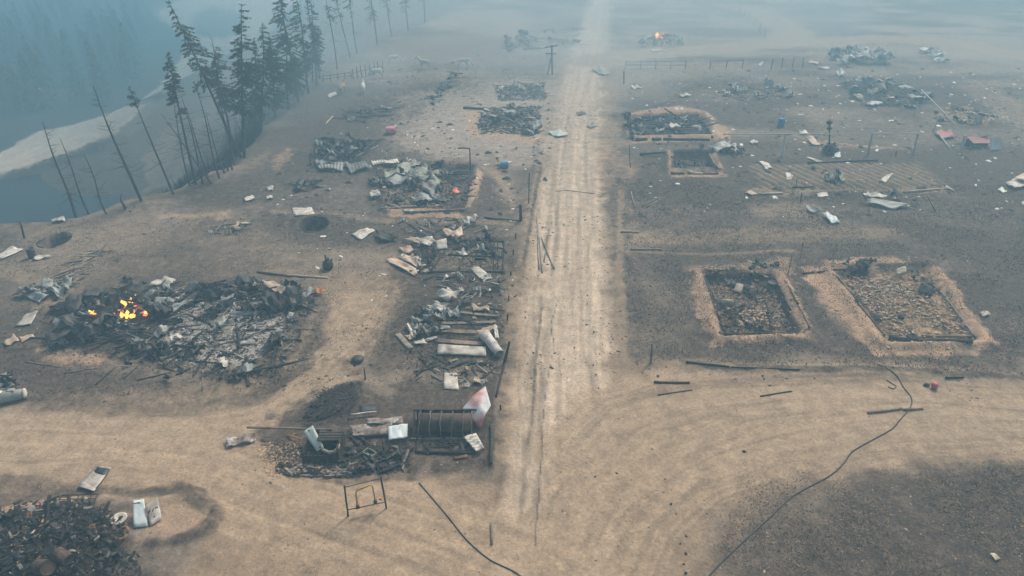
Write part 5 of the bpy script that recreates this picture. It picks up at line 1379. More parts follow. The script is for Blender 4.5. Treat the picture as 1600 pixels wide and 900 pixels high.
# rusty mottled sheets with a pale panel on them
sheet('rusted_roofing', 'mottled brown and white rusted roofing lying beside the charred shed', 'metal sheet', 'rusty_mottle', [(545, 667, .1), (612, 657, .2), (622, 680, .15), (548, 684, .1)], nu=14, nv=8, crumple=0.07, ragged=0.12)
sheet('rusted_roofing', 'narrow reddish roofing strip lying above the mottled rusty sheet', 'metal sheet', 'rusty_mottle', [(570, 655, .25), (630, 652, .3), (632, 662, .2), (572, 664, .2)], nu=12, nv=4, crumple=0.05, ragged=0.1)
sheet('painted_metal_sheet', 'bent light blue panel on the right end of the mottled rusty roofing', 'panel', 'blue_sheet', [(607, 667, .45), (637, 663, .45), (637, 684, .25), (607, 689, .25)], nu=8, nv=8, crumple=0.035, thick=0.03)
# hooped barrel of a burnt tank
ta, tb = P(655, 660, .62), P(738, 661, .62)
tank = thing('burnt_tank', 'dark brown lying tank with wire hoops in a charred frame, beside the road', 'tank', Vector(((ta.x + tb.x) / 2, ta.y, H((ta.x + tb.x) / 2, ta.y))))
ax = (tb - ta)
barrel_part = part('barrel', lathe(ta, [(0.15, 0.0), (0.55, 0.02), (0.62, 0.1), (0.62, ax.length - 0.1), (0.55, ax.length - 0.02), (0.15, ax.length)], 20, ax), 'dark_rust', tank, True)
for t in (0.02, 0.22, 0.42, 0.63, 0.84, 1.0):
    c = ta.lerp(tb, t)
    pts = []
    for k in range(11):
        a = -0.1 + k / 10 * 3.34
        pts.append(Vector((c.x + 0.04 * math.sin(k * 2 + t * 9), c.y + 1.0 * math.cos(a), tank.location.z + 1.32 * math.sin(a) + 0.05)))
    subpart('wire_hoop', tube(pts, 0.022, 5), 'grey_wood', barrel_part, tank)
for dy, z, m in ((0.95, 0.9, 'charred_wood'), (-0.95, 0.08, 'grey_wood')):
    part('frame_beam', bar((ta.x - 0.5, ta.y + dy, tank.location.z + z), (tb.x + 0.25, ta.y + dy, tank.location.z + z), 0.12, 0.12), m, tank)
part('end_wall', box((ta.x - 0.45, ta.y + 0.05, tank.location.z + 0.42), (0.12, 1.7, 0.85), ry=0.12), 'charcoal', tank)
part('back_wall', box(((ta.x + tb.x) / 2, ta.y + 1.05, tank.location.z + 0.4), (ax.length + 0.6, 0.06, 0.78)), 'charcoal', tank)
for t in (0.05, 0.5, 0.95):
    c = ta.lerp(tb, t)
    part('frame_post', bar((c.x, c.y + 0.96, tank.location.z - 0.1), (c.x, c.y + 0.96, tank.location.z + 0.98), 0.1, 0.1), 'charred_wood', tank)
sheet('roofing_sheet', 'squarish cream sheet lying behind the hooped tank', 'metal sheet', 'pale_sheet', [(694, 582, .1), (714, 585, .1), (717, 609, .06), (693, 608, .06)], nu=6, nv=6, crumple=0.02)
o = sheet('enamel_panel', 'curved pale panel with pink red stain leaning on the hooped tank', 'panel', 'blue_sheet', [(721, 641, .55), (759, 604, 1.0), (767, 634, .75), (751, 671, .3)], nu=10, nv=10, crumple=0.02, fold=0.28, thick=0.025)
sm_ = mat('stained_enamel', (0.56, 0.60, 0.61), (0.70, 0.75, 0.76), 1.5, 0.5, 0, 0.1, c3=(0.55, 0.20, 0.19), c3scale=0.75, c3lo=0.45, c3hi=0.58)
o.data.materials[0] = sm_
sheet('corrugated_panel', 'white ribbed and crumpled panel lying in front of the hooped tank', 'panel', 'pale_sheet', [(744, 708, .2), (724, 684, .3), (744, 678, .3), (757, 702, .2)], nu=20, nv=8, waves=5, amp=0.09, crumple=0.03)
sheet('rusty_strip', 'low reddish board near the front corner of the yard beside the road', 'board', 'rust', [(710, 714), (730, 711), (731, 715), (711, 718)], nu=4, nv=2, crumple=0.02)
# trench frame in front of the tank
tr = ruin('charred_trench_frame', 'sunken black trench with charred boards in front of the hooped tank', 690, 692, 'ruin')
for a, b in (((652, 678), (740, 681)), ((650, 706), (738, 707)), ((652, 678), (650, 706)), ((670, 708), (742, 703))):
    log('charred_board', 'charcoal', a, b, 0.09, tr)
heap(tr, [(655, 682), (725, 683), (730, 704), (655, 704)], [('plank_charcoal', 21, 0.5, 1.6, 0.3), ('lump_charcoal', 10, 0.12, 0.37, 0.3)], 0.15, yaw=(0.0,))
# black mound, charred floor
mound = ruin('charred_straw_mound', 'dark mound of charred straw behind the box shed', 525, 632, 'mound')
heap(mound, [(512, 615), (556, 604), (560, 625), (545, 650), (490, 662), (472, 654)], [('plank_charcoal', 29, 0.3, 1.1, 0.3)], 0.15, yaw=(0.7,), spread=.2)
bits('charred_straw', [(512, 615), (556, 604), (560, 625), (545, 650), (490, 662), (472, 654)], 2600, 0.03, 0.10, 'charcoal', mound, 0.08)
bits('charred_fringe', [(505, 608), (562, 596), (570, 630), (548, 662), (480, 672), (458, 660)], 1800, 0.03, 0.10, 'charcoal', mound, 0.04)
fl = ruin('charred_floor', 'blackened scrap strewn ground between the box shed and the light blue panel', 560, 710, 'debris')
heap(fl, [(532, 676), (600, 692), (640, 700), (630, 728), (560, 738), (535, 735)], [('plank_charcoal', 45, 0.4, 1.6, 0.3), ('lump_charcoal', 8, 0.12, 0.43, 0.4), ('scrap_dark_sheet', 9, 0.4, 1.0, 0.6), ('plank_ashy_wood', 12, 0.4, 1.1, 0.3)], 0.3)
heap(fl, [(440, 728), (540, 728), (540, 745), (445, 742)], [('plank_ashy_wood', 27, 0.3, 1.0, 0.3), ('plank_charcoal', 24, 0.3, 1.2, 0.3), ('lump_rubble', 14, 0.09, 0.22, 0.3)], 0.1, yaw=(0.1,))
bits('cinders', [(430, 690), (480, 700), (640, 690), (640, 735), (540, 745), (430, 740)], 2200, 0.04, 0.14, 'charcoal', fl, 0.08)
bits('splinters', [(390, 690), (470, 690), (470, 745), (420, 745)], 900, 0.03, 0.12, 'rubble', fl, 0.05)
# crate and tray
def open_tray(name, label, px, py, sx, sy, h, rz, m, cat):
    c = P(px, py); t = thing(name, label, cat, c)
    cs, sn = math.cos(rz), math.sin(rz)
    def at_(x, y, z): return (c.x + x * cs - y * sn, c.y + x * sn + y * cs, c.z + z)
    part('floor', box(at_(0, 0, 0.06), (sx, sy, 0.04), rz), m, t)
    for x, y, a, b in ((sx / 2, 0, 0.05, sy), (-sx / 2, 0, 0.05, sy), (0, sy / 2, sx - 0.08, 0.05), (0, -sy / 2, sx - 0.08, 0.05)):
        part('side', box(at_(x, y, h / 2 + 0.08), (a, b, h), rz), m, t)
    return t
open_tray('metal_crate', 'small greenish open crate lying above the black tray', 578, 712, 0.75, 0.45, 0.22, -0.6, 'olive_sheet', 'crate')
open_tray('metal_tray', 'wide black open tray lying tilted behind the yellow handled frame', 606, 728, 1.3, 0.9, 0.15, 0.55, 'dark_sheet', 'tray')
# pipe frame with yellow handle
fa, fb = up(544, 807, 538, 759)
ga, gb = up(604, 794, 595, 745)
fr = thing('pipe_frame', 'dark standing pipe frame with a yellow bent bar, in front of the burnt yard', 'frame', (fa + ga) / 2)
part('post', log_geo(fa - Vector((0, 0, .1)), fb, 0.055, seed=2, taper=1), 'dark_steel', fr)
part('post', log_geo(ga - Vector((0, 0, .1)), gb, 0.055, seed=3, taper=1), 'dark_steel', fr)
part('crossbar', log_geo(fa.lerp(fb, .22), ga.lerp(gb, .2), 0.03, seed=5, taper=1), 'dark_steel', fr)
part('crossbar', log_geo(fa.lerp(fb, .95), ga.lerp(gb, .95), 0.025, seed=6, taper=1), 'dark_steel', fr)
q = lambda s, t: fa.lerp(ga, s).lerp(fb.lerp(gb, s), t)
hb_ = part('handle_bar', tube([q(.27, .30), q(.27, .66), q(.30, .76), q(.5, .80), q(.70, .84), q(.74, .76), q(.74, .36)], 0.05, 6), 'yellow_paint', fr, True)
for s, t in ((.27, .24), (.74, .28)):
    c = q(s, t); subpart('bracket', box(c, (0.2, 0.14, 0.2), 0.3), 'dark_steel', hb_, fr)
part('bracket', box(q(.88, .34), (0.16, 0.12, 0.14)), 'orange_paint', fr)
# sheets and small things about the yard
sheet('folded_metal_sheet', 'folded brown and white sheet lying alone left of the box shed', 'metal sheet', 'rusty_mottle', [(353, 686, .12), (398, 678, .15), (401, 690, .08), (354, 700, .08)], nu=12, nv=5, crumple=0.05, waves=2, amp=0.06)
c = GH(559, 563)
o = part('bucket_lid', lathe(c, [(0.02, 0.02), (0.42, 0.0), (0.47, 0.14), (0.40, 0.24), (0.20, 0.30), (0.05, 0.31)], 14, wob=0.05), 'dark_steel', None, True, origin=c)
tag(o, 'round dark metal lid lying on the sandy yard', 'lid')
post('charred_stake', 'short charred stake standing below the round dark lid', 'stake', 'charcoal', (571, 593), (569, 577), 0.06)
# kettle-like iron pot
c = GH(513, 420)
pot = thing('iron_stove_pot', 'rounded dark iron vessel with a short neck, standing alone on grey ground', 'vessel', c)
part('body', lathe(c, [(0.30, 0.0), (0.46, 0.15), (0.52, 0.42), (0.46, 0.68), (0.28, 0.85), (0.2, 0.9)], 16, wob=0.03), 'dark_steel', pot, True)
part('neck', lathe(c + Vector((0, 0, .88)), [(0.22, 0), (0.2, 0.2), (0.24, 0.24), (0.1, 0.26)], 12), 'dark_steel', pot, True)
part('spout', tube([c + Vector((0.25, 0, .75)), c + Vector((.42, 0, .95)), c + Vector((.5, 0, 1.05))], 0.09, 6), 'dark_steel', pot, True)
part('chimney_stub', tube([c + Vector((-.1, 0, 1.1)), c + Vector((-.14, 0, 1.45))], 0.07, 6), 'dark_steel', pot, True)

# near left corner
def striped(o): return o
t = thing('bath_panel', 'pale recessed panel with a dark end lying on sand near the left corner', 'panel', P(148, 750))
sheet('shell', None, None, 'pale_sheet', [(122, 760, .15), (151, 728, .15), (174, 731, .15), (147, 767, .15)], t, nu=6, nv=6, crumple=0.015, thick=0.03)
sheet('dark_end', None, None, 'dark_sheet', [(146, 738, .22), (152, 730, .22), (172, 733, .22), (164, 744, .22)], t, nu=3, nv=3, crumple=0.01)
sheet('recess', None, None, 'tan_sheet', [(134, 751, .20), (140, 743, .20), (160, 747, .20), (150, 758, .20)], t, nu=3, nv=3, crumple=0.01)
sheet('rim', None, None, 'pale_sheet', [(122, 760, .24), (128, 753, .28), (150, 763, .28), (147, 768, .24)], t, nu=5, nv=3, crumple=0.01)
bed = thing('bed_frame', 'bare black metal bed frame lying behind the corner heap', 'bed frame', P(118, 784))
bc = [P(83, 794, .1), P(96, 774, .1), P(153, 772, .35), P(142, 793, .3)]
for a, b in zip(bc, bc[1:] + bc[:1]):
    part('rail', log_geo(a, b, 0.045, seed=nseed(), taper=1), 'dark_steel', bed)
for t_ in (.28, .5, .62, .85):
    part('slat', log_geo(bc[0].lerp(bc[3], t_), bc[1].lerp(bc[2], t_), 0.03, seed=nseed(), taper=1), 'dark_steel', bed)
for s_ in (.33, .66):
    part('slat', log_geo(bc[0].lerp(bc[1], s_), bc[3].lerp(bc[2], s_), 0.025, seed=nseed(), taper=1), 'dark_steel', bed)
ap = thing('appliance_shell', 'two white and light blue panels of a burnt appliance standing tent-like on sand', 'appliance', P(230, 812))
sheet('side_panel', None, None, 'blue_sheet', [(208, 782, .75), (225, 780, .75), (231, 822, .08), (208, 825, .08)], ap, nu=6, nv=6, crumple=0.012, thick=0.03)
dp_ = sheet('door_panel', None, None, 'pale_sheet', [(227, 790, .75), (246, 777, .75), (253, 811, .08), (235, 822, .08)], ap, nu=6, nv=6, crumple=0.012, thick=0.03)
for c_, s_ in (((213, 786), (7, 2)), ((233, 799), (2.2, 4)), ((239, 797), (1.6, 4)), ((244, 793), (3.2, 1.6)), ((241, 807), (1.6, 2.2))):
    sp_ = sheet('scorch_patch', None, None, 'dark_sheet', [(c_[0] - s_[0], c_[1] + 1, .74), (c_[0] + s_[0] * .6, c_[1] - s_[1], .78), (c_[0] + s_[0], c_[1], .74), (c_[0] - s_[0] * .5, c_[1] + s_[1], .7)], ap, nu=2, nv=2, crumple=0.0)
    if c_[0] > 225:
        sp_.parent = dp_
for (px, py), r, lab in (((67, 886), 0.36, 'rusty brown drum lying in the black corner heap at the bottom edge'), ((97, 868), 0.30, 'small rusty drum in the middle of the black corner heap')):
    c = P(px, py, 0.75)
    axv = Vector((0.8, -0.35, 0.35 if r > .33 else -.2))
    o = part('rusty_drum', lathe(c, [(r * .86, -r * 1.2), (r, -r * 1.3), (r, -r * .5), (r * 1.05, -r * .45), (r, -r * .4), (r, r * .4), (r * 1.05, r * .45), (r, r * .5), (r, r * 1.3), (r * .86, r * 1.2)], 16, axv, wob=.05), 'dark_rust', None)
    tag(o, lab, 'drum')
c = P(187, 815)
o = part('metal_bowl', lathe(c, [(0.05, 0.0), (0.3, 0.03), (0.42, 0.22), (0.44, 0.26), (0.36, 0.2), (0.1, 0.08)], 14), 'pale_sheet', None, True); tag(o, 'small pale bowl beside the black corner heap', 'bowl')
c = P(190, 838)
o = part('metal_hoop', tube([c + Vector((math.cos(a) * .38, math.sin(a) * .38, .25 + .1 * math.sin(a * 2))) for a in np.linspace(0, 6.1, 14)], 0.07, 6), 'rust', None, True); tag(o, 'orange brown hoop beside the black corner heap', 'hoop')

# wreck cut by the left edge
wr = thing('burnt_boat_wreck', 'burnt wreck with a long pale rounded hull, cut by the left picture edge', 'wreck', P(8, 622))
a, b = P(-35, 628, .4), P(40, 614, .35)
dv = b - a
part('hull', lathe(a, [(0.12, 0.0), (0.36, 0.1), (0.44, dv.length * .3), (0.42, dv.length * .7), (0.34, dv.length * .93), (0.12, dv.length)], 14, dv, wob=0.06), 'grey_sheet', wr, True)
part('pale_cap', lathe(a.lerp(b, .96), [(0.36, 0), (0.36, 0.08), (0.2, 0.14)], 12, dv), 'pale_sheet', wr, True)
for t_ in (.45, .72):
    c = a.lerp(b, t_); sheet_c = [c + Vector((-.25, -.1, .40)), c + Vector((.3, -.1, .42)), c + Vector((.25, .22, .42)), c + Vector((-.3, .2, .42))]
    part('pale_patch', sheet_geo(sheet_c, 4, 3, crumple=0.02, seed=3), 'pale_sheet', wr, True)
sheet('torn_plate', None, None, 'olive_sheet', [(-20, 612, .5), (8, 592, .9), (28, 604, .5), (10, 618, .4)], wr, nu=8, nv=6, crumple=0.14, ragged=0.2)
sheet('torn_plate', None, None, 'dark_sheet', [(-10, 622, .5), (20, 608, .6), (34, 610, .4), (12, 622, .4)], wr, nu=6, nv=5, crumple=0.12, ragged=0.2)
heap(wr, [(-10, 596), (15, 592), (26, 612), (0, 622)], [('scrap_dark_sheet', 8, 0.5, 1.2, 1.0), ('plank_charcoal', 10, 0.6, 1.5, 1.0), ('scrap_olive_sheet', 4, 0.4, 0.9, 1.0)], 0.7)

# ================================================================== LOOSE SHEETS
LS = [
    ('roofing_sheet', 'long pale sheet cut by the left edge beside the upright charred drum', 'pale_sheet', [(-10, 402), (19, 385), (37, 390), (0, 407)], dict(crumple=0.04)),
    ('crumpled_sheet', 'small white crumpled sheet lying just below the left cellar pit', 'pale_sheet', [(51, 403), (68, 399), (82, 402), (53, 408)], dict(crumple=0.08)),
    ('crumpled_sheet', 'pale lumpy sheet on the edge of the river bank at left', 'pale_sheet', [(79, 340, .4), (99, 336, .4), (102, 344, .2), (80, 348, .2)], dict(crumple=0.12)),
    ('bent_sheet', 'bent grey white sheet left of the burning ruin', 'pale_sheet', [(22, 511), (38, 491, .35), (61, 486, .35), (48, 506, .2)], dict(crumple=0.06)),
    ('bent_sheet', 'pale sheet at the left picture edge below the bent grey white one', 'tan_sheet', [(4, 537), (22, 522, .2), (31, 532, .1), (10, 542)], dict(crumple=0.05)),
    ('bent_sheet', 'small tan sheet touching the left end of the burning ruin', 'tan_sheet', [(30, 528), (50, 522, .15), (55, 527), (33, 536)], dict(crumple=0.05)),
    ('crumpled_sheet', 'cream crumpled sheet on the back edge of the burning ruin', 'pale_sheet', [(229, 448), (257, 434, .3), (276, 437, .3), (264, 452, .1)], dict(crumple=0.12)),
    ('bent_sheet', 'tan sheet on the back edge of the burning ruin, right of the cream one', 'tan_sheet', [(368, 446, .3), (392, 439, .35), (412, 444, .3), (384, 452, .2)], dict(crumple=0.06)),
    ('bent_sheet', 'pale folded sheet at the back right corner of the burning ruin', 'tan_sheet', [(402, 442, .3), (428, 440, .35), (450, 452, .3), (440, 462, .15)], dict(crumple=0.10)),
    ('white_scrap', 'small white scrap right beside the flames', 'pale_sheet', [(204, 470, .5), (214, 464, .5), (224, 470, .5), (212, 476, .5)], dict(crumple=0.08)),
    ('grey_plate', 'grey plate at the far right corner of the burning ruin', 'grey_sheet', [(472, 462, .1), (484, 446, .5), (490, 452, .5), (478, 470, .1)], dict(crumple=0.06)),
    ('roofing_sheet', 'flat cream sheet lying just behind the middle cellar pit', 'pale_sheet', [(455, 325), (487, 324), (493, 335), (459, 338)], dict(crumple=0.03)),
    ('roofing_sheet', 'broad pale sheet left of the tan roofing ruin', 'pale_sheet', [(547, 366), (575, 356, .15), (587, 361, .1), (562, 376)], dict(crumple=0.05)),
    ('curved_sheet', 'cream curved sheet at the front right corner of the burnt floor grid', 'pale_sheet', [(735, 421), (747, 416, .15), (771, 435, .1), (755, 442)], dict(crumple=0.02, fold=0.1)),
    ('roofing_sheet', 'upright squarish cream sheet at the back of the burnt floor grid', 'pale_sheet', [(680, 376, .55), (698, 372, .55), (699, 389, .1), (682, 390, .1)], dict(crumple=0.03)),
    ('white_scrap', 'white torn scrap on the middle of the burnt floor grid', 'pale_sheet', [(713, 396), (725, 390, .3), (736, 397, .1), (724, 402)], dict(crumple=0.10)),
    ('white_scrap', 'thin white forked scrap at the right of the burnt floor grid', 'pale_sheet', [(745, 398), (758, 393, .1), (764, 395, .1), (748, 400)], dict(crumple=0.04)),
    ('crumpled_sheet', 'white and black crumpled scrap by the roadside path', 'pale_sheet', [(726, 346), (733, 339, .25), (747, 338, .25), (742, 349, .1)], dict(crumple=0.14)),
    ('white_scrap', 'small white scrap on the clay edge below the olive roofing', 'pale_sheet', [(629, 329), (640, 326), (647, 329), (634, 332)], dict(crumple=0.06)),
    ('white_scrap', 'small white sheet on grey ground near the leaning trunks', 'pale_sheet', [(380, 310), (396, 307), (400, 312), (383, 315)], dict(crumple=0.08)),
    ('white_scrap', 'small pale scrap right of the white sheet near the leaning trunks', 'pale_sheet', [(416, 308), (426, 307), (427, 312), (417, 312)], dict(crumple=0.08)),
    ('white_scrap', 'thin white scraps near the flat pile of dark boards', 'pale_sheet', [(416, 294), (428, 292), (427, 299), (418, 298)], dict(crumple=0.10)),
    ('roofing_sheet', 'small white square sheet near the left animals', 'pale_sheet', [(511, 149), (524, 143), (527, 149), (514, 153)], dict(crumple=0.05)),
    ('white_scrap', 'white sheet on black ground right of the road behind the clay ringed house', 'pale_sheet', [(1060, 150), (1070, 146, .3), (1082, 149, .2), (1066, 153)], dict(crumple=0.12)),
    ('white_scrap', 'white torn scrap by the roadside post near the far fence', 'pale_sheet', [(983, 136), (995, 134, .3), (1004, 138), (990, 140)], dict(crumple=0.12)),
    ('white_scrap', 'white sheet strip in front of the far burning ruin', 'pale_sheet', [(1014, 79), (1026, 77), (1036, 79), (1022, 82)], dict(crumple=0.08)),
    ('roofing_sheet', 'pale green sheet lying on the road edge near the clay edged plot', 'green_sheet', [(855, 208), (872, 203), (890, 210), (870, 216)], dict(crumple=0.10)),
    ('dark_sheet', 'dark oval scrap lying across the road', 'dark_sheet', [(898, 177), (908, 174), (918, 178), (906, 181)], dict(crumple=0.08)),
    ('dark_sheet', 'dark scrap lying on the road nearer than the oval one', 'grey_sheet', [(916, 198), (926, 192), (936, 196), (924, 201)], dict(crumple=0.08)),
    ('grey_sheet', 'grey curved sheet on the road verge beyond the fence line', 'grey_sheet', [(924, 110), (938, 106), (955, 117), (940, 119)], dict(crumple=0.15)),
    ('upright_sheet', 'short white sheet standing on the clay side of the small black pit', 'pale_sheet', [(1091, 229, .8), (1099, 229, .8), (1100, 240, .2), (1092, 240, .2)], dict(crumple=0.03)),
    ('white_scrap', 'small white sheet right of the pipeline end post', 'pale_sheet', [(1170, 222), (1178, 219), (1186, 223), (1176, 226)], dict(crumple=0.08)),
    ('tan_sheet', 'tan pale sheet near the charred pole under the pipeline', 'tan_sheet', [(1258, 214), (1270, 214), (1283, 228), (1268, 228)], dict(crumple=0.08)),
    ('white_scrap', 'pale scrap directly under the pipeline left of the charred pole', 'pale_sheet', [(1248, 206), (1260, 204), (1264, 209), (1252, 211)], dict(crumple=0.08)),
    ('white_board', 'long white board at the back edge of the furrowed garden', 'pale_sheet', [(1259, 246), (1264, 245), (1286, 252), (1282, 255)], dict(crumple=0.02)),
    ('blue_scrap', 'small light blue square sheet below the charred pole', 'blue_sheet', [(1303, 240), (1313, 238), (1314, 247), (1304, 247)], dict(crumple=0.05)),
    ('roofing_sheet', 'white sheet at the left corner of the furrowed garden', 'pale_sheet', [(1185, 252), (1197, 253), (1208, 263), (1194, 265)], dict(crumple=0.06)),
    ('roofing_sheet', 'upright white sheet in the furrowed garden beside the thin iron stake', 'pale_sheet', [(1228, 268, .3), (1236, 269, .3), (1237, 281), (1229, 280)], dict(crumple=0.04)),
    ('roofing_sheet', 'white sheet in the right half of the furrowed garden', 'pale_sheet', [(1373, 284), (1386, 275), (1395, 274), (1383, 286)], dict(crumple=0.04)),
    ('roofing_sheet', 'flat white sheet in front of the furrowed garden', 'pale_sheet', [(1276, 302), (1292, 300), (1295, 307), (1278, 309)], dict(crumple=0.03)),
    ('pale_board', 'pale torn board at the front left of the furrowed garden', 'tan_sheet', [(1163, 301), (1172, 298), (1184, 304), (1172, 306)], dict(crumple=0.08)),
    ('bent_sheet', 'twisted grey metal sheet on black ground, its upper left length', 'grey_sheet', [(1252, 323, .2), (1272, 323, .4), (1287, 331, .4), (1266, 333, .1)], dict(crumple=0.12)),
    ('bent_sheet', 'grey green fan shaped metal sheet on black ground with a white edge', 'blue_sheet', [(1284, 331, .4), (1300, 335, .3), (1315, 349, .1), (1298, 350, .1)], dict(crumple=0.10)),
    ('bent_sheet', 'long white folded sheet in front of the garden right half', 'pale_sheet', [(1353, 302, .3), (1372, 301, .4), (1388, 308, .3), (1360, 311, .1)], dict(crumple=0.10)),
    ('bent_sheet', 'wide grey wavy sheet below the long white folded sheet', 'grey_sheet', [(1347, 318, .1), (1362, 311, .3), (1426, 322, .2), (1398, 328, .1)], dict(crumple=0.12)),
    ('crumpled_sheet', 'dark green crumpled metal lump at the end of the long white folded sheet', 'dark_sheet', [(1388, 308, .2), (1396, 299, .7), (1412, 304, .5), (1402, 313, .2)], dict(crumple=0.2)),
    ('roofing_sheet', 'stack of tan white sheets at the right picture edge', 'pale_sheet', [(1570, 286, .2), (1598, 275, .4), (1622, 284, .4), (1584, 296, .2)], dict(crumple=0.08)),
    ('roofing_sheet', 'tan sheet on top of the stack at the right picture edge', 'tan_sheet', [(1584, 278, .7), (1600, 270, .8), (1622, 276, .8), (1600, 284, .7)], dict(crumple=0.05)),
    ('white_scrap', 'small grey scrap left of the stack at the right picture edge', 'green_sheet', [(1558, 296), (1565, 293), (1574, 300), (1566, 302)], dict(crumple=0.05)),
    ('white_scrap', 'tiny white scrap at the right edge below the sheet stack', 'pale_sheet', [(1596, 317), (1604, 314), (1606, 319), (1598, 320)], dict(crumple=0.05)),
    ('white_scrap', 'pale small sheet lying alone right of the rubble filled foundation', 'pale_sheet', [(1530, 490), (1540, 486), (1549, 493), (1536, 496)], dict(crumple=0.06)),
    ('roofing_sheet', 'pale pinkish board left of the far white roofing pile', 'tan_sheet', [(1261, 97), (1268, 94), (1281, 99), (1276, 101)], dict(crumple=0.08)),
    ('roofing_sheet', 'white board just below the pale pinkish one left of the far roofing pile', 'pale_sheet', [(1277, 106), (1284, 104), (1298, 106), (1292, 109)], dict(crumple=0.08)),
    ('white_scrap', 'small tilted white sheet on the ground between the far fences', 'pale_sheet', [(1184, 102, .4), (1190, 96, .8), (1194, 97, .8), (1188, 104, .2)], dict(crumple=0.05)),
    ('white_scrap', 'grey white crumpled sheet left above the tan far plot', 'green_sheet', [(1304, 116), (1314, 109, .5), (1322, 116, .3), (1312, 121)], dict(crumple=0.25)),
    ('pale_scrap', 'yellowish small flat scrap at the bottom right of the burnt grass', 'pale_wood', [(1546, 866), (1553, 864), (1564, 874), (1556, 877)], dict(crumple=0.03)),
]
for nm, lab, m, c, kw in LS:
    kw = dict(kw); kw.setdefault('nu', 7); kw.setdefault('nv', 6); kw.setdefault('ragged', 0.08)
    sheet(nm if nm not in ('dark_sheet', 'grey_sheet', 'tan_sheet') else 'metal_sheet', lab, 'metal sheet' if 'board' not in nm else 'board', m, c, **kw)
# fan of upright crumpled sheets in the garden
t = thing('crumpled_tin_tent', 'dark teal crumpled sheets standing like a tent in the furrowed garden', 'metal sheet', GH(1305, 280))
for c in ([(1292, 284, .1), (1302, 264, 1.2), (1306, 264, 1.2), (1302, 286, .1)], [(1304, 286, .1), (1304, 263, 1.3), (1312, 266, 1.0), (1316, 284, .1)], [(1288, 276, .1), (1296, 268, .7), (1300, 280, .5), (1292, 284, .1)], [(1312, 268, .9), (1318, 274, .5), (1320, 286, .1), (1312, 284, .2)]):
    sheet('tin_sheet', None, None, rnd.choice(('grey_sheet', 'dark_sheet', 'olive_sheet')), c, t, nu=6, nv=6, crumple=0.12, ragged=0.15)
heap(t, [(1290, 280), (1318, 280), (1314, 292), (1294, 290)], [('scrap_dark_sheet', 6, 0.6, 1.2, 0.5)], 0.3)
c = GH(100 / 1 + 395, 455)
o = part('orange_jacket', sheet_geo([P(490, 456, .3), P(500, 448, .4), (P(509, 455, .35)), P(497, 460, .2)], 6, 5, crumple=0.08, seed=5), 'orange_paint', None, True); tag(o, 'orange crumpled scrap at the right corner of the burning ruin', 'scrap')
for (px, py), s, lab in (((198, 436), 1.3, 'black crumpled sheet just behind the burning ruin'), ((224, 443), 0.9, 'small black crumpled sheet left of the cream one behind the burning ruin'), ((262, 590), 0.9, 'dark crumpled sheet lying in front of the burning ruin'), ((200, 568), 0.8, 'small dark flap lying in front of the burning ruin')):
    sx = s / mpp(px, py)
    sheet('crumpled_sheet', lab, 'metal sheet', 'dark_sheet', [(px - sx / 2, py + 2, .1), (px - 2, py - sx / 4, .35), (px + sx / 2, py, .3), (px + 2, py + sx / 4, .05)], crumple=0.12, ragged=0.2)

# ================================================================== BARRELS, HUT, STAKES
def barrel(name, label, px, py, r, h, m, lying=None):
    c = GH(px, py)
    prof = [(r * 0.5, 0), (r, 0.0), (r, h * .02), (r * 1.05, h * .33), (r, h * .36), (r * 1.05, h * .66), (r, h * .69), (r, h), (r * .93, h), (r * .9, h * .96)]
    if lying:
        c.z += r
        o = part(name, lathe(c - lying.normalized() * h / 2, prof, 14, lying), m, None, True)
    else:
        o = part(name, lathe(c, prof, 14), m, None, True, origin=c)
    tag(o, label, 'barrel')
barrel('barrel', 'pink barrel lying on brown ground in the left middle distance', 611, 209, 0.55, 1.4, 'pink_paint', Vector((1, .2, 0)))
barrel('barrel', 'blue barrel lying beside the pale curved path', 788, 262, 0.45, 1.0, 'blue_paint', Vector((1, .1, .2)))
barrel('barrel', 'blue upright barrel above the pipeline at right', 1220, 198, 0.5, 1.35, 'blue_paint')
barrel('barrel', 'charred upright drum between the left cellar pit and the picture edge', 51, 402, 0.36, 0.95, 'dark_steel')
barrel('barrel', 'dark drum standing in the left near foundation at its right side', 1205, 450, 0.42, 0.6, 'dark_steel')
barrel('barrel', 'rusty tan drum lying in the left near foundation', 1153, 456, 0.33, 0.8, 'tan_sheet', Vector((.3, .5, .5)))
c = P(1137, 471, .3)
o = part('pale_log', lathe(P(1127, 472, .45), [(0.1, 0), (0.28, 0.02), (0.3, 0.5), (0.26, 1.0), (0.08, 1.03)], 10, Vector((1, -.02, 0)), wob=0.1), 'pale_wood', None, True); tag(o, 'thick pale yellow log lying in the left near foundation', 'log')
c = P(1460, 605, .1)
o = part('red_container', lathe(c, [(0.08, 0), (0.22, 0.02), (0.24, 0.28), (0.14, 0.36), (0.07, 0.38)], 10, wob=0.1), 'red_paint', None, True); tag(o, 'small red container on the sand below the rubble filled foundation', 'container')
c = P(1448, 603)
o = part('dark_lump', lump_geo(5), 'charcoal', None, origin=Vector((0, 0, 0))); o.location = c; o.scale = (.5, .4, .4); tag(o, 'dark clod left of the small red container', 'clod')
c = P(881, 352)
o = part('white_bag', lump_geo(8), 'pale_sheet', None, origin=Vector((0, 0, 0))); o.location = c; o.scale = (.34, .3, .4); tag(o, 'tiny white bag lying in the middle of the road', 'bag')
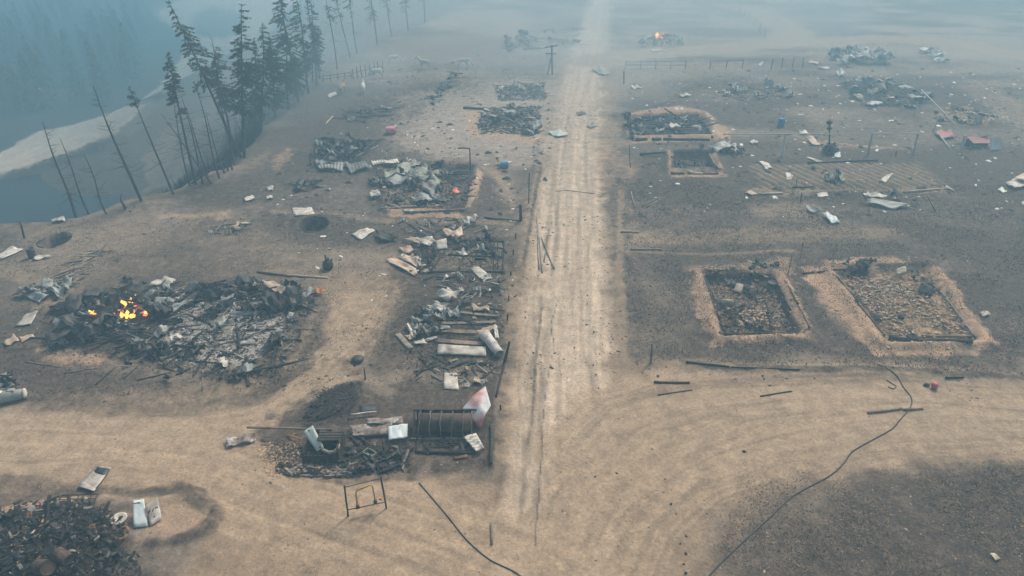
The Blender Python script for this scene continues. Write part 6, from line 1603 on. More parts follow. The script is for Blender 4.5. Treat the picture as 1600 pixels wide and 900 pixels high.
for k, (px, py) in enumerate(((1163, 706), (1049, 788), (1056, 803), (1072, 838), (1063, 850), (1072, 866), (1069, 882), (1072, 896), (1019, 702), (1039, 749), (931, 586), (935, 607), (964, 740), (930, 745))):
    c = P(px, py)
    o = link('earth_clod', bpy.data.meshes.get('earth_clod') or make_mesh('earth_clod', *lump_geo(21), 'charred_wood')); o.location = c
    s = 0.22 if k == 0 else rnd.uniform(0.1, 0.17); o.scale = (s * 1.3, s, s); o.rotation_euler = (0, 0, k)
    tag(o, 'dark clod lying in the middle of the sandy junction' if k == 0 else 'small dark clod of earth on the sandy junction', 'clod', None if k == 0 else 'dark clods on the junction')
# the red roofed hut
hp = GH(1536, 230)
hut = thing('toppled_hut', 'small hut with faded red roof and a white board, far right', 'hut', hp)
part('wall', box(hp + Vector((-.5, .8, .35)), (2.4, 1.4, .7), 0.15), 'charcoal', hut)
part('end_board', box(hp + Vector((.9, -1.0, .8)), (1.7, .1, 1.6), 0.2, rx=-.4), 'white_sheet', hut)
part('roof_panel', box(hp + Vector((-.7, .1, 1.0)), (3.5, 1.5, .08), 0.25, rx=0.35, ry=.08), 'red_roof', hut)
part('roof_panel', box(hp + Vector((-.3, 1.45, .95)), (3.3, 1.5, .08), 0.1, rx=-0.45, ry=-.12), 'red_roof', hut)
sheet('fallen_roof_sheet', 'faded pink roofing strip lying left of the red roofed hut', 'metal sheet', 'red_roof', [(1458, 208), (1482, 206), (1496, 216), (1470, 220)], nu=8, nv=5, crumple=0.15, ragged=0.2)
# pipeline on posts
pl = thing('overhead_pipeline', 'thin straight overhead pipe on pale posts crossing the right field', 'pipeline', GH(1228, 244))
tops = []
for (fx, fy), (tx, ty) in (((1222, 244), (1228, 211)), ((1356, 241), (1364, 207)), ((1427, 241), (1435, 209)), ((1500, 237), (1508, 211))):
    a, b = up(fx, fy, tx, ty)
    part('post', log_geo(a - Vector((0, 0, .2)), b, 0.17, seed=nseed(), taper=.9), 'concrete', pl)
    tops.append((a, b))
a, b = tops[0]; part('cross_arm', bar(b + Vector((-.9, 0, .08)), b + Vector((.7, 0, .08)), .2, .14), 'concrete', pl)
a, b = tops[1]; part('cross_arm', bar(b + Vector((-.1, 0, -.1)), b + Vector((.8, .1, 1.3)), .16, .16), 'concrete', pl)
yy = tops[0][1].y
l0 = ray(1140, 209); l1 = ray(1440, 208)
ptsl = []
for i in range(13):
    px = 1130 + i * 26; d = ray(px, 209.5 - i * 0.12); t_ = (yy + 0.0) / d[1]
    ptsl.append(Vector((d[0] * t_, yy, CAM_H + d[2] * t_)))
part('pipe', tube(ptsl, 0.075, 5), 'concrete', pl, True)
o = part('service_wire', tube([P(1440, 140, 1.5), P(1470, 170, 1.5), P(1502, 204, 1.5)], 0.06, 5), 'concrete', None, True); tag(o, 'straight pale pole lying slanted across the far right plots', 'pole')
post('pale_post', 'thin pale post standing in front of the tan far plot', 'post', 'concrete', (1428, 181), (1435, 158), 0.09)
post('pale_post', 'thin pale post between the tan far plot and the pipeline', 'post', 'concrete', (1460, 204), (1466, 184), 0.09)
o = part('fallen_pole', log_geo(P(1464, 206, .4), P(1486, 232, .2), .09, seed=8), 'concrete', None, True); tag(o, 'thin pale pole lying slanted left of the red roofed hut', 'pole')
t = thing('charred_pole', 'charred pole with black lumps, standing between the pipeline and the garden', 'pole', GH(1296, 240))
a, b = up(1296, 240, 1296, 188)
part('shaft', log_geo(a, b, 0.13, seed=3), 'charcoal', t)
for f_, s_ in ((.97, .9), (.8, .75), (.2, 1.6), (.1, 2.2)):
    o = link('burnt_lump', PROTO['lump_charcoal'][0], t); o.location = a.lerp(b, f_) - t.location - Vector((0, 0, .3)); o.scale = (s_, s_ * .8, s_)
heap(t, [(1280, 228), (1310, 228), (1305, 242), (1285, 242)], [('scrap_dark_sheet', 6, 0.6, 1.6, 0.6), ('lump_charcoal', 6, 0.30, 0.62, 0.5)], 0.4)

for nm, lab, m, f_, tp, r in (
    ('charred_stake', 'short brown stake standing at the corner of the sandy junction', 'brown_wood', (1017, 567), (1019, 538), 0.10),
    ('iron_stake', 'thin tall stake standing between the two near foundations', 'dark_steel', (1231, 430), (1238, 398), 0.035),
    ('iron_stake', 'thin stake standing behind the two near foundations', 'dark_steel', (1250, 404), (1255, 378), 0.03),
    ('iron_stake', 'thin stake in the garden beside the upright white sheet', 'dark_steel', (1243, 296), (1246, 277), 0.05),
    ('iron_stake', 'short black stake in front of the garden left half', 'charcoal', (1251, 316), (1253, 301), 0.07),
    ('leaning_stake', 'thin leaning stick right of the wide grey wavy sheet', 'charred_wood', (1463, 330), (1449, 306), 0.05),
    ('leaning_stake', 'short dark stick standing left of the wide grey wavy sheet', 'charred_wood', (1357, 316), (1346, 300), 0.07),
    ('charred_post', 'short black post standing near the bank above the left cellar pit', 'charcoal', (38, 372), (31, 347), 0.11),
    ('charred_post', 'black stump standing at the end of the white planks beside the road', 'charcoal', (788, 566), (796, 534), 0.12),
    ('charred_post', 'small charred post behind the clay ringed house beside the road', 'charcoal', (975, 131), (975, 111), 0.16),
    ('charred_post', 'thin dark pole right of the upper road verge', 'charred_wood', (985, 262), (983, 226), 0.06),
    ('fence_post', 'dark stub at the right end of the garden back edge log', 'charcoal', (1400, 244), (1401, 236), 0.1),
    ('fence_post', 'dark fence post left of the road beside the roadside poles', 'charcoal', (826, 318), (827, 270), 0.07),
    ('fence_post', 'squat dark post left of the road at the path end', 'charcoal', (814, 345), (813, 320), 0.2),
    ('charred_stake', 'thin stake on the back edge of the rubble filled foundation', 'charred_wood', (1302, 412), (1303, 392), 0.04)):
    post(nm, lab, 'post' if 'post' in nm else 'stake', m, f_, tp, r)
# bent pipe like a gallows
a, b = up(735, 268, 734, 232)
t = thing('gallows_pipe', 'dark upright pipe bent to the left at the top, above the olive roofing ruin', 'pipe', a)
part('upright', tube([a, a.lerp(b, .5), b], 0.1, 6), 'dark_steel', t, True)
part('arm', tube([b, b + Vector((-.9, .1, .05)), b + Vector((-1.5, .1, 0.0))], 0.09, 6), 'dark_steel', t, True)

# ================================================================== TIMBER ON THE GROUND
for nm, lab, m, p0, p1, r in (
    ('roadside_pole', 'long pale pole at the left road edge, leftmost of the four', 'grey_wood', (839, 340), (842, 420), 0.09),
    ('roadside_pole', 'long pale pole at the left road edge, second from the left', 'pale_wood', (842, 358), (847, 426), 0.08),
    ('roadside_pole', 'pale pole crossing its neighbours at the left road edge', 'grey_wood', (858, 358), (850, 408), 0.07),
    ('roadside_pole', 'thin pole slanting right at the left road edge', 'grey_wood', (846, 372), (866, 420), 0.07),
    ('roadside_pole', 'short pole slanting at the left road edge beyond the four', 'grey_wood', (838, 272), (830, 296), 0.08),
    ('verge_log', 'thick dark log lying along the road edge beside the hooped tank', 'charred_wood', (769, 664), (767, 724), 0.13),
    ('verge_log', 'short grey log lying along the road edge near the bottom', 'grey_wood', (768, 818), (769, 850), 0.09),
    ('verge_log', 'thin charred log lying along the road edge beside the cream sheet', 'charcoal', (790, 562), (775, 620), 0.09),
    ('fallen_log', 'dark log lying across the verge by the path end left of the road', 'charred_wood', (757, 340), (812, 345), 0.11),
    ('fallen_log', 'long charred log lying on sand below the left near foundation', 'charcoal', (1072, 566), (1140, 572), 0.11),
    ('fallen_log', 'long thin charred pole continuing right below the left near foundation', 'charcoal', (1142, 573), (1250, 577), 0.07),
    ('sand_board', 'grey board lying on sand right of the road junction, upper one', 'charred_wood', (1022, 597), (1078, 598), 0.09),
    ('sand_board', 'thin brown stick lying on sand right of the road junction, lower one', 'charred_wood', (1028, 617), (1082, 609), 0.05),
    ('sand_board', 'short thin board lying on sand in the middle of the side road', 'charred_wood', (1188, 619), (1237, 611), 0.06),
    ('sand_board', 'long grey board lying under the black cable', 'grey_wood', (1356, 645), (1410, 638), 0.10),
    ('sand_board', 'grey board lying right of the black cable', 'grey_wood', (1412, 640), (1442, 638), 0.09),
    ('fallen_pole', 'pale pole lying on the burnt field verge, farther of two by the road', 'grey_wood', (970, 362), (998, 363), 0.10),
    ('fallen_pole', 'pale pole lying on the burnt field verge, nearer of two by the road', 'grey_wood', (985, 390), (1033, 389), 0.09),
    ('fallen_pole', 'grey sticks lying slanted on the burnt field, left one', 'grey_wood', (1003, 323), (1028, 308), 0.08),
    ('fallen_pole', 'grey sticks lying slanted on the burnt field, right one', 'grey_wood', (1010, 324), (1042, 306), 0.07),
    ('fallen_pole', 'light stick lying upright on the verge below the clay patch', 'grey_wood', (986, 300), (992, 324), 0.08),
    ('fallen_log', 'dark log lying between the road and the small black pit', 'charred_wood', (1000, 241), (1040, 238), 0.20),
    ('fallen_log', 'long dark log along the back edge of the furrowed garden', 'charred_wood', (1262, 255), (1372, 250), 0.14),
    ('fallen_log', 'short dark bar lying on the garden beside the thin stake', 'charred_wood', (1238, 294), (1273, 293), 0.12),
    ('fallen_log', 'black board lying at the edge of the sand below the rubble filled foundation', 'charcoal', (1478, 590), (1506, 589), 0.08),
    ('fallen_log', 'dark board lying on the far clay plot left of the road', 'charred_wood', (724, 168), (760, 170), 0.22),
    ('fallen_pole', 'thin pale pole lying slanted left of the low charred boards', 'pale_wood', (508, 194), (520, 181), 0.12),
    ('fallen_log', 'long brown board lying in front of the iron vessel', 'brown_wood', (402, 424), (455, 431), 0.12),
    ('fallen_log', 'pale board lying in front of the iron vessel, right end', 'tan_sheet', (448, 430), (512, 434), 0.10),
    ('fallen_pole', 'bent thin black stick in front of the burning ruin', 'charcoal', (149, 601), (180, 574), 0.05),
    ('fallen_pole', 'short thin black stick in front of the burning ruin, right of the bent one', 'charcoal', (193, 592), (215, 572), 0.05),
    ('fallen_pole', 'long thin dark stick in front of the burning ruin', 'charred_wood', (214, 594), (265, 582), 0.05),
    ('fallen_pole', 'upright looking pale stick in front of the burning ruin', 'ashy_wood', (317, 578), (316, 610), 0.05),
    ('fallen_pole', 'grey flat stick lying left in front of the burning ruin', 'grey_wood', (100, 583), (150, 575), 0.06),
    ('fallen_pole', 'pale thin stick lying near the small tan plank at left', 'grey_wood', (38, 565), (98, 574), 0.04),
    ('garden_board', 'tan long board lying along the front of the garden left half', 'tan_sheet', (1184, 303), (1223, 302), 0.16),
    ('garden_board', 'pinkish long board lying along the front of the garden right half', 'tan_sheet', (1412, 300), (1480, 295), 0.15),
    ('garden_board', 'short white board at the right front corner of the garden', 'pale_sheet', (1478, 291), (1492, 299), 0.12)):
    log(nm, m, p0, p1, r, None, lab, 'log' if 'log' in nm else ('board' if 'board' in nm else 'pole'))
# weathered boards strewn down from the left pit
t = ruin('strewn_boards', 'trail of weathered pale boards running down from the left cellar pit', 110, 425, 'boards')
heap(t, [(150, 385), (162, 392), (120, 445), (85, 470), (70, 462), (110, 420)], [('plank_grey_wood', 35, 0.8, 2.6, 0.3), ('plank_ashy_wood', 24, 0.8, 2.4, 0.3), ('plank_charred_wood', 13, 0.6, 2.0, 0.3)], 0.15, yaw=(0.75,), spread=0.25)
# stakes of fence along the road
for k, (px, py) in enumerate(((806, 372), (802, 398), (798, 430), (795, 470), (793, 500), (782, 640))):
    o = post('verge_stub', ('farthest', 'second farthest', 'third farthest', 'third nearest', 'second nearest', 'nearest')[k] + ' of the six low charred fence stubs along the left road edge', 'stub', 'charcoal', (px, py), (px, py - rnd.uniform(6, 11)), 0.08, group='charred fence stubs along the left road edge')
# cables
for lab, pts, r in (('black cable snaking across the sand from the foundations to the bottom edge', [(1372, 570), (1398, 584), (1412, 606), (1424, 622), (1422, 638), (1405, 658), (1392, 672), (1350, 695), (1330, 708), (1318, 725), (1295, 745), (1240, 775), (1200, 812), (1160, 848), (1125, 882), (1095, 915)], 0.045),
                    ('thin dark cable running from the burnt yard to the bottom edge', [(655, 755), (672, 775), (700, 808), (730, 845), (765, 875), (800, 892), (830, 912)], 0.04),
                    ('short coil of cable beside the black cable end', [(1385, 594), (1394, 600), (1400, 604), (1396, 608), (1388, 605)], 0.04)):
    o = part('cable', tube(drape(smooth_pts(pts), 0.03, 0.5), r, 5), 'cable', None, True, origin=GH(*pts[0])); tag(o, lab, 'cable')
o = part('cable', tube(drape(smooth_pts([(868, 299), (885, 298), (905, 300), (930, 303)]), 0.03, 0.6), 0.035, 5), 'cable', None, True, origin=GH(868, 299)); tag(o, 'thin cable lying straight across the road', 'cable')

# ================================================================== FENCES
def fence(name, label, px0, px1, y0, y1, n, h, rails, m, lean=0.0, cat='fence'):
    a, b = GH(px0, y0), GH(px1, y1)
    t = thing(name, label, cat, a)
    for i in range(n + 1):
        p = a.lerp(b, i / n); p.z = H(p.x, p.y)
        part('post', log_geo(p - Vector((0, 0, .1)), p + Vector((rnd.gauss(0, lean), 0, h * rnd.uniform(.92, 1.08))), 0.10, seed=nseed(), n=6), m, t)
    for z in rails:
        part('rail', log_geo(a + Vector((0, -.1, h * z)), b + Vector((0, -.1, h * z)), 0.07, seed=nseed(), n=5, taper=.95), m, t)
fence('pole_fence', 'brown two rail pole fence right of the road, the left of the two', 977, 1071, 108, 108, 4, 1.7, (.9, .5), 'brown_wood')
fence('pole_fence', 'brown pole fence right of the road, the right of the two', 1109, 1160, 108, 107, 2, 1.8, (.95,), 'brown_wood')
fence('corral_fence', 'dark charred corral fence beside the white animals', 552, 598, 124, 112, 7, 2.2, (.55,), 'charcoal', 0.1)
fence('corral_fence', 'thin dark fence running left from the corral to the bank', 505, 550, 128, 122, 4, 1.4, (.8, .4), 'charred_wood', 0.1)
fence('pole_fence', 'far leaning fence line along the curved track near the top', 1155, 1195, 20, 60, 5, 2.4, (), 'charred_wood', 0.2)
fence('pole_fence', 'dark broken posts right of the pole fences', 1205, 1254, 108, 106, 3, 2.0, (), 'charcoal', 0.1)
a, b = up(863, 117, 862, 70)
t = thing('utility_pole', 'charred wooden utility pole with leaning brace left of the road', 'utility pole', a)
sh_ = part('shaft', log_geo(a - Vector((0, 0, .2)), b, 0.2, seed=3), 'charcoal', t)
part('brace', log_geo(a + Vector((-1.0, 0, 0)), b.lerp(a, .35), 0.15, seed=4), 'charcoal', t)
subpart('cross_arm', bar(b + Vector((-1.4, 0, -.5)), b + Vector((1.2, 0, -.1)), .18, .18), 'charcoal', sh_, t)
subpart('cross_arm', bar(b + Vector((-1.2, 0, -1.6)), b + Vector((1.0, 0, -1.7)), .18, .18), 'charcoal', sh_, t)
# ================================================================== TREES
def tree(label, base, top, crown=0.0, width=1.6, dens=1.0, r=0.14, bare=10, seed=1, name='burnt_tree', group=None, twigs=True, z=None):
    """crown: share of the height, from the tip down, that still has needles"""
    rr = random.Random(seed)
    if z is None:
        a, b = up(base[0], base[1], top[0], top[1])
    else:
        a = G(base[0], base[1], z); d = ray(*top); t_ = a.y / d[1]; b = Vector((d[0] * t_, a.y, CAM_H + d[2] * t_))
    a = a - Vector((0, 0, .4))
    t = thing(name, label, 'tree', a, group)
    ax = b - a; Ht = ax.length
    bend = rr.uniform(-.25, .25); bend2 = rr.uniform(-.15, .15)
    def at_(f):
        return a + ax * f + Vector((bend * math.sin(f * 3.0) + bend2 * math.sin(f * 7), bend2 * math.sin(f * 4), 0))
    n = 12
    pts = [at_(i / n) for i in range(n + 1)]
    rad = [r * (1 - .88 * (i / n) ** 1.1) + 0.012 for i in range(n + 1)]
    part('trunk', tube(pts, rad, 7, 0.1, seed), 'bark', t, True)
    G_ = []; V = []; Fc = []
    def stick(p, q, r0):
        G_.append(tube([p, p.lerp(q, .5) + Vector((0, 0, -.04 * (q - p).length)), q], [r0, r0 * .7, r0 * .3], 3))
    for i in range(bare):
        f = rr.uniform(.25, .97)
        p = at_(f); an = rr.uniform(0, 6.28); l = rr.uniform(.4, 1.7) * (1.25 - f) * 1.7
        q = p + Vector((math.cos(an) * l, math.sin(an) * l, rr.uniform(-.3, .5) * l))
        stick(p, q, 0.035)
        if l > .8 and rr.random() < .6:
            m_ = p.lerp(q, .6); stick(m_, m_ + Vector((rr.uniform(-.5, .5), rr.uniform(-.5, .5), rr.uniform(0, .5))), 0.018)
    if crown > 0:
        nb = int(Ht * crown * 19 * dens)
        holes = [(rr.random(), rr.uniform(0, 6.28), rr.uniform(.04, .12)) for _ in range(5)]; lean_ = rr.uniform(0, 6.28)
        for i in range(nb):
            g = rr.random() ** 0.8                  # 0 at tip, 1 at crown foot
            f = 1 - crown * g
            p = at_(f)
            l = width * (0.10 + 0.9 * math.sin(min(g * 1.25 + .06, 1.0) * math.pi * .55)) * rr.uniform(.5, 1.1)
            an = rr.uniform(0, 6.28)
            if any(abs(g - hg) < hs and math.cos(an - ha) > 0.1 for hg, ha, hs in holes):
                continue
            l *= 0.8 + 0.35 * math.cos(an - lean_)
            q = p + Vector((math.cos(an) * l, math.sin(an) * l, (-.25 - .25 * g) * l + rr.uniform(-.1, .25)))
            stick(p, q, 0.03)
            k = max(4, int(l * 17 * dens))
            for j in range(k):
                s_ = rr.uniform(.25, 1.05)
                c = p.lerp(q, min(s_, 1)) + Vector((rr.gauss(0, .06), rr.gauss(0, .06), rr.gauss(0, .05) - .03))
                sz = rr.uniform(.12, .30) * (1.0 if l > .6 else .8)
                d1 = Vector((math.cos(an + rr.gauss(0, .7)), math.sin(an + rr.gauss(0, .7)), rr.gauss(-.35, .3))).normalized() * sz
                d2 = Vector((rr.gauss(0, 1), rr.gauss(0, 1), rr.gauss(0, .6))).normalized() * sz * .42
                o_ = len(V)
                V += [c - d1 * .4, c + d2, c + d1, c - d2]
                Fc.append((o_, o_ + 1, o_ + 2, o_ + 3))
    if G_:
        part('branches', join(*G_), 'bark', t)['kind'] = 'stuff'
    if V:
        part('crown', (V, Fc), 'needles', t)['kind'] = 'stuff'
    return t

TREES = [
    ('bare black trunk at the far left of the bank edge', (117, 339), (66, 190), 0, 1, 1, .15, 30),
    ('thin bare trunk second from the left on the bank edge', (139, 334), (94, 216), 0, 1, 1, .10, 16),
    ('short pale bare trunk leaning on the bank, third from the left', (167, 334), (130, 240), 0, 1, 1, .10, 12),
    ('tall bare trunk with bent forked top, left of the sand gap', (221, 314), (146, 134), 0, 1, 1, .17, 34),
    ('tall bare trunk with a small tuft of needles at its tip', (271, 303), (202, 137), .16, .8, 1.3, .14, 20),
    ('burnt pine with narrow dark crown in front of the slender trunk cluster', (306, 288), (262, 82), .42, 1.15, 1.5, .16, 22),
    ('slender bare trunk in the cluster, just right of the narrow crowned pine', (316, 286), (283, 150), 0, 1, 1, .11, 16),
    ('slender bare trunk in the middle of the trunk cluster', (327, 282), (292, 170), 0, 1, 1, .10, 16),
    ('slender bare trunk with thin top rising right of the trunk cluster', (343, 278), (305, 130), .10, .6, 1.0, .11, 18),
    ('shortest slender trunk at the right of the trunk cluster', (352, 272), (322, 176), 0, 1, 1, .10, 14),
    ('tall pine leaning left with a loose open crown over the sand', (378, 246), (262, -2), .50, 2.5, 1.1, .2, 34),
    ('large dark spruce with dense pointed crown above the bank', (381, 246), (377, 6), .66, 2.6, 1.35, .22, 44),
    ('small narrow spruce between the two large spruces', (430, 184), (420, 52), .80, 2.1, 1.5, .16, 10),
    ('tall dense dark spruce right of the sand strip', (466, 160), (434, -22), .82, 3.0, 1.35, .24, 34),
    ('spruce crowded against the right of the tall dense one', (482, 146), (462, -10), .74, 2.6, 1.1, .2, 30),
    ('thin smoke veiled tree right of the dense spruces', (500, 122), (478, -22), .60, 1.6, .7, .16, 22),
    ('bare hazy trunk near the left end of the thin fence', (527, 108), (506, -14), .35, 1.3, .6, .14, 24),
    ('bare hazy trunk beyond the corral, left of a pair', (548, 90), (522, -20), .40, 1.4, .6, .15, 24),
    ('bare hazy trunk beyond the corral, right of a pair', (558, 84), (541, -26), .45, 1.4, .6, .15, 20),
    ('short burnt stump on the bank edge left of the tall forked trunk', (193, 327), (190, 302), 0, 1, 1, .16, 0),
    ('dark short snag at the right foot of the trunk cluster, left of two', (356, 268), (354, 240), 0, 1, 1, .13, 4),
    ('dark short snag at the right foot of the trunk cluster, right of two', (362, 266), (360, 242), 0, 1, 1, .12, 4),
    ('dark spruce half hidden behind the large dense spruce, left side', (398, 214), (396, 60), .75, 2.3, 1.3, .18, 18),
    ('dark spruce between the narrow small spruce and the tall dense one', (450, 172), (446, 40), .75, 2.4, 1.2, .18, 16),
    ('small dark conifer low on the bank right of the tall dense spruce', (494, 134), (490, 52), .8, 2.0, 1.1, .15, 10),
    ('leaning bare trunk crossing the trunk cluster low down', (333, 284), (252, 178), 0, 1, 1, .10, 16),
    ('thin bare trunk at the left of the slender trunk cluster', (297, 290), (272, 160), 0, 1, 1, .10, 20),
    ('thin twiggy trunk behind the large dense spruce', (366, 258), (340, 120), 0, 1, 1, .11, 26),
    ('ragged dark spruce behind the leaning pine, near the loose crown', (362, 240), (330, 60), .55, 2.0, 1.2, .17, 26),
    ('ragged spruce close behind the large dense spruce, right side', (408, 206), (410, 36), .7, 2.3, 1.2, .18, 20),
    ('hazy ragged spruce between the tall dense spruce and the thin veiled tree', (488, 128), (486, 4), .7, 2.2, 1.0, .17, 18),
    ('hazy conifer at the top edge behind the corral', (590, 70), (575, -40), .6, 1.8, .7, .18, 14),
    ('faint conifer at the top edge right of the hazy one behind the corral', (612, 56), (600, -40), .6, 1.8, .7, .18, 14),
    ('very faint conifer in smoke near the top centre left, first', (638, 48), (630, -40), .6, 1.9, .7, .2, 12),
    ('very faint conifer in smoke near the top centre left, second', (664, 36), (658, -40), .6, 1.9, .7, .2, 12),
]
for k, (lab, bs, tp, cr, wd, de, r, br) in enumerate(TREES):
    tree(lab, bs, tp, cr, wd, de, r, br, seed=40 + k)
o = part('fallen_tree', log_geo(GH(300, 290, .3), up(352, 268, 352, 250)[1], 0.14, seed=5), 'bark', None, True); tag(o, 'fallen trunk leaning across the foot of the trunk cluster', 'trunk')
# the wood beyond the river: one dark mass in the smoke
rs = np.random.RandomState(12)
TP = []
WOOD = np.array(W([(-160, 285), (-60, 235), (20, 195), (70, 178), (200, 160), (225, 120), (235, 70), (232, 30), (290, -20), (300, -60), (-60, -60), (-300, 60)], LOW))
x0, y0 = WOOD.min(0); x1, y1 = WOOD.max(0)
while len(TP) < 760:
    x, y = rs.uniform(max(x0, -330), x1), rs.uniform(y0, min(y1, 420))
    if poly_sd(np.array([x]), np.array([y]), WOOD)[0] < -1.0:
        TP.append((x, y))
VV = []; FF = []; nb = 0
for x, y in TP:
    z = H(x, y); ht = rs.uniform(9, 16); wd = rs.uniform(1.8, 2.8); n = 420
    g = rs.rand(n) ** .7; l = wd * (.06 + .94 * g) * rs.uniform(.2, 1.1, n); an = rs.uniform(0, 6.28, n)
    c = np.stack([x + np.cos(an) * l, y + np.sin(an) * l, z + ht * (1 - .88 * g) - .3 * l], -1)
    sz = rs.uniform(.3, .65, n)[:, None]
    d1 = np.stack([np.cos(an), np.sin(an), np.full(n, -.4)], -1) * sz; d2 = rs.normal(0, 1, (n, 3)) * sz * .35
    q = np.stack([c - d1 * .5, c + d2, c + d1, c - d2], 1).reshape(-1, 3)
    VV.append(q); FF.append((np.arange(n * 4).reshape(-1, 4) + nb)); nb += n * 4
VV = np.concatenate(VV); FF = np.concatenate(FF).astype(np.int32)
me = bpy.data.meshes.new('smoky_wood')
me.vertices.add(len(VV)); me.loops.add(FF.size); me.polygons.add(len(FF))
me.vertices.foreach_set('co', VV.astype(np.float32).ravel()); me.loops.foreach_set('vertex_index', FF.ravel())
me.polygons.foreach_set('loop_start', np.arange(0, FF.size, 4, dtype=np.int32)); me.update(calc_edges=True)
me.materials.append(MATS['needles'])
o = link('smoky_wood', me); o['kind'] = 'stuff'; o['label'] = 'dark conifer wood beyond the river veiled in smoke'; o['category'] = 'wood'
# burnt brush on the slope
rs = np.random.RandomState(5)
V = []; Fc = []
cnt = 0
while cnt < 2600:
    px = rs.uniform(-60, 420); py = rs.uniform(215, 345)
    p = G(px, py, -6.0)
    x, y = p.x, p.y
    d_, s_, sg_ = seg_dist(np.array([x]), np.array([y]), RIM)
    o_ = float(d_[0] * sg_[0])
    if not (1.0 < o_ < 15):
        continue
    cnt += 1
    z = H(x, y)
    for j in range(5):
        h_ = rs.uniform(.5, 1.8); ex = rs.normal(0, .35); ey = rs.normal(0, .35); w_ = .02
        k0 = len(V)
        V += [(x + rs.normal(0, .2) - w_, y, z - .1), (x + w_, y, z - .1), (x + ex, y + ey, z + h_)]
        Fc.append((k0, k0 + 1, k0 + 2))
me = make_mesh('burnt_brush', V, Fc, 'charred_wood')
o = link('burnt_brush', me); o['kind'] = 'stuff'; o['label'] = 'scorched brush covering the river bank slope'; o['category'] = 'brush'

V = []; Fc = []; cnt = 0
gs = []
while cnt < 420:
    px = rs.uniform(-60, 470); py = rs.uniform(190, 345)
    p = G(px, py, -7.0); x, y = p.x, p.y
    d_, s_, sg_ = seg_dist(np.array([x]), np.array([y]), RIM); o_ = float(d_[0] * sg_[0])
    if not (2.0 < o_ < 17) or rs.rand() > (0.35 + 0.65 * (fbm(np.array([x]), np.array([y]), 6, 2, 9)[0] > .5)):
        continue
    cnt += 1
    z = H(x, y); h_ = rs.uniform(1.5, 5.0); ex, ey = rs.normal(0, .12 * h_), rs.normal(0, .08 * h_)
    gs.append(tube([(x, y, z - .2), (x + ex * .4, y + ey * .4, z + h_ * .5), (x + ex, y + ey, z + h_)], [.05, .035, .01], 3))
    for j in range(5):
        f = rs.uniform(.3, .95); a = rs.uniform(0, 6.28); l = rs.uniform(.3, .9)
        q = Vector((x + ex * f, y + ey * f, z + h_ * f))
        gs.append(tube([q, q + Vector((math.cos(a) * l, math.sin(a) * l, .3 * l))], [.02, .006], 3))
v, f = join(*gs)
me = make_mesh('burnt_saplings', v, f, 'bark')
o = link('burnt_saplings', me); o['kind'] = 'stuff'; o['label'] = 'tangle of thin burnt saplings on the river bank slope'; o['category'] = 'saplings'

# ================================================================== ANIMALS
def animal_mesh(graze, m, seed):
    pts = {'pelvis': (-.62, 0, 1.12), 'loin': (-.25, 0, 1.10), 'back': (.15, 0, 1.08), 'chest': (.52, 0, 1.06), 'nb': (.78, 0, 1.18)}
    if graze:
        pts.update(nt=(1.12, 0, .85), poll=(1.30, 0, .56), face=(1.38, 0, .34), muz=(1.40, 0, .16))
    else:
        pts.update(nt=(1.02, 0, 1.48), poll=(1.14, 0, 1.66), face=(1.36, 0, 1.52), muz=(1.54, 0, 1.38))
    rad = {'pelvis': .30, 'loin': .33, 'back': .35, 'chest': .33, 'nb': .23, 'nt': .16, 'poll': .13, 'face': .11, 'muz': .075}
    E = [('pelvis', 'loin'), ('loin', 'back'), ('back', 'chest'), ('chest', 'nb'), ('nb', 'nt'), ('nt', 'poll'), ('poll', 'face'), ('face', 'muz')]
    for s, n_ in ((.17, 'l'), (-.17, 'r')):
        f = .10 if n_ == 'l' else -.08
        for nm, p, r, par in (('stifle', (-.50 + f, s, .80), .16, 'pelvis'), ('hock', (-.80 + f, s, .50), .075, 'stifle'), ('hpast', (-.74 + f, s, .16), .05, 'hock'), ('hhoof', (-.70 + f, s, .02), .065, 'hpast'),
                              ('elbow', (.50 - f, s, .76), .14, 'chest'), ('knee', (.52 - f, s, .44), .07, 'elbow'), ('fpast', (.50 - f, s, .15), .05, 'knee'), ('fhoof', (.54 - f, s, .02), .065, 'fpast')):
            pts[nm + n_] = p; rad[nm + n_] = r; E.append((par if par in ('pelvis', 'chest') else par + n_, nm + n_))
        pp = Vector(pts['poll'])
        pts['ear' + n_] = tuple(pp + Vector((-.04, s * .45, .18))); rad['ear' + n_] = .03; E.append(('poll', 'ear' + n_))
    pts['dock'] = (-.95, 0, 1.08); rad['dock'] = .06; pts['tail'] = (-1.06, 0, .62); rad['tail'] = .08; E += [('pelvis', 'dock'), ('dock', 'tail')]
    keys = list(pts)
    me = bpy.data.meshes.new('body'); me.from_pydata([pts[k] for k in keys], [(keys.index(a), keys.index(b)) for a, b in E], [])
    o = bpy.data.objects.new('tmp', me); COL.objects.link(o)
    sk = o.modifiers.new('skin', 'SKIN')
    if not me.skin_vertices:
        me.skin_vertices.new()
    for i, k in enumerate(keys):
        v = me.skin_vertices[0].data[i]; v.radius = (rad[k], rad[k]); v.use_root = (k == 'pelvis')
    sb = o.modifiers.new('sub', 'SUBSURF'); sb.levels = 1
    dg = bpy.context.evaluated_depsgraph_get()
    ev = bpy.data.meshes.new_from_object(o.evaluated_get(dg))
    bpy.data.objects.remove(o)
    ev.materials.clear(); ev.materials.append(MATS[m])
    ev.polygons.foreach_set('use_smooth', [True] * len(ev.polygons))
    return ev
ANI = {}
for g_ in (0, 1):
    for m in ('white_hide', 'brown_hide'):
        ANI[g_, m] = animal_mesh(g_, m, 1)
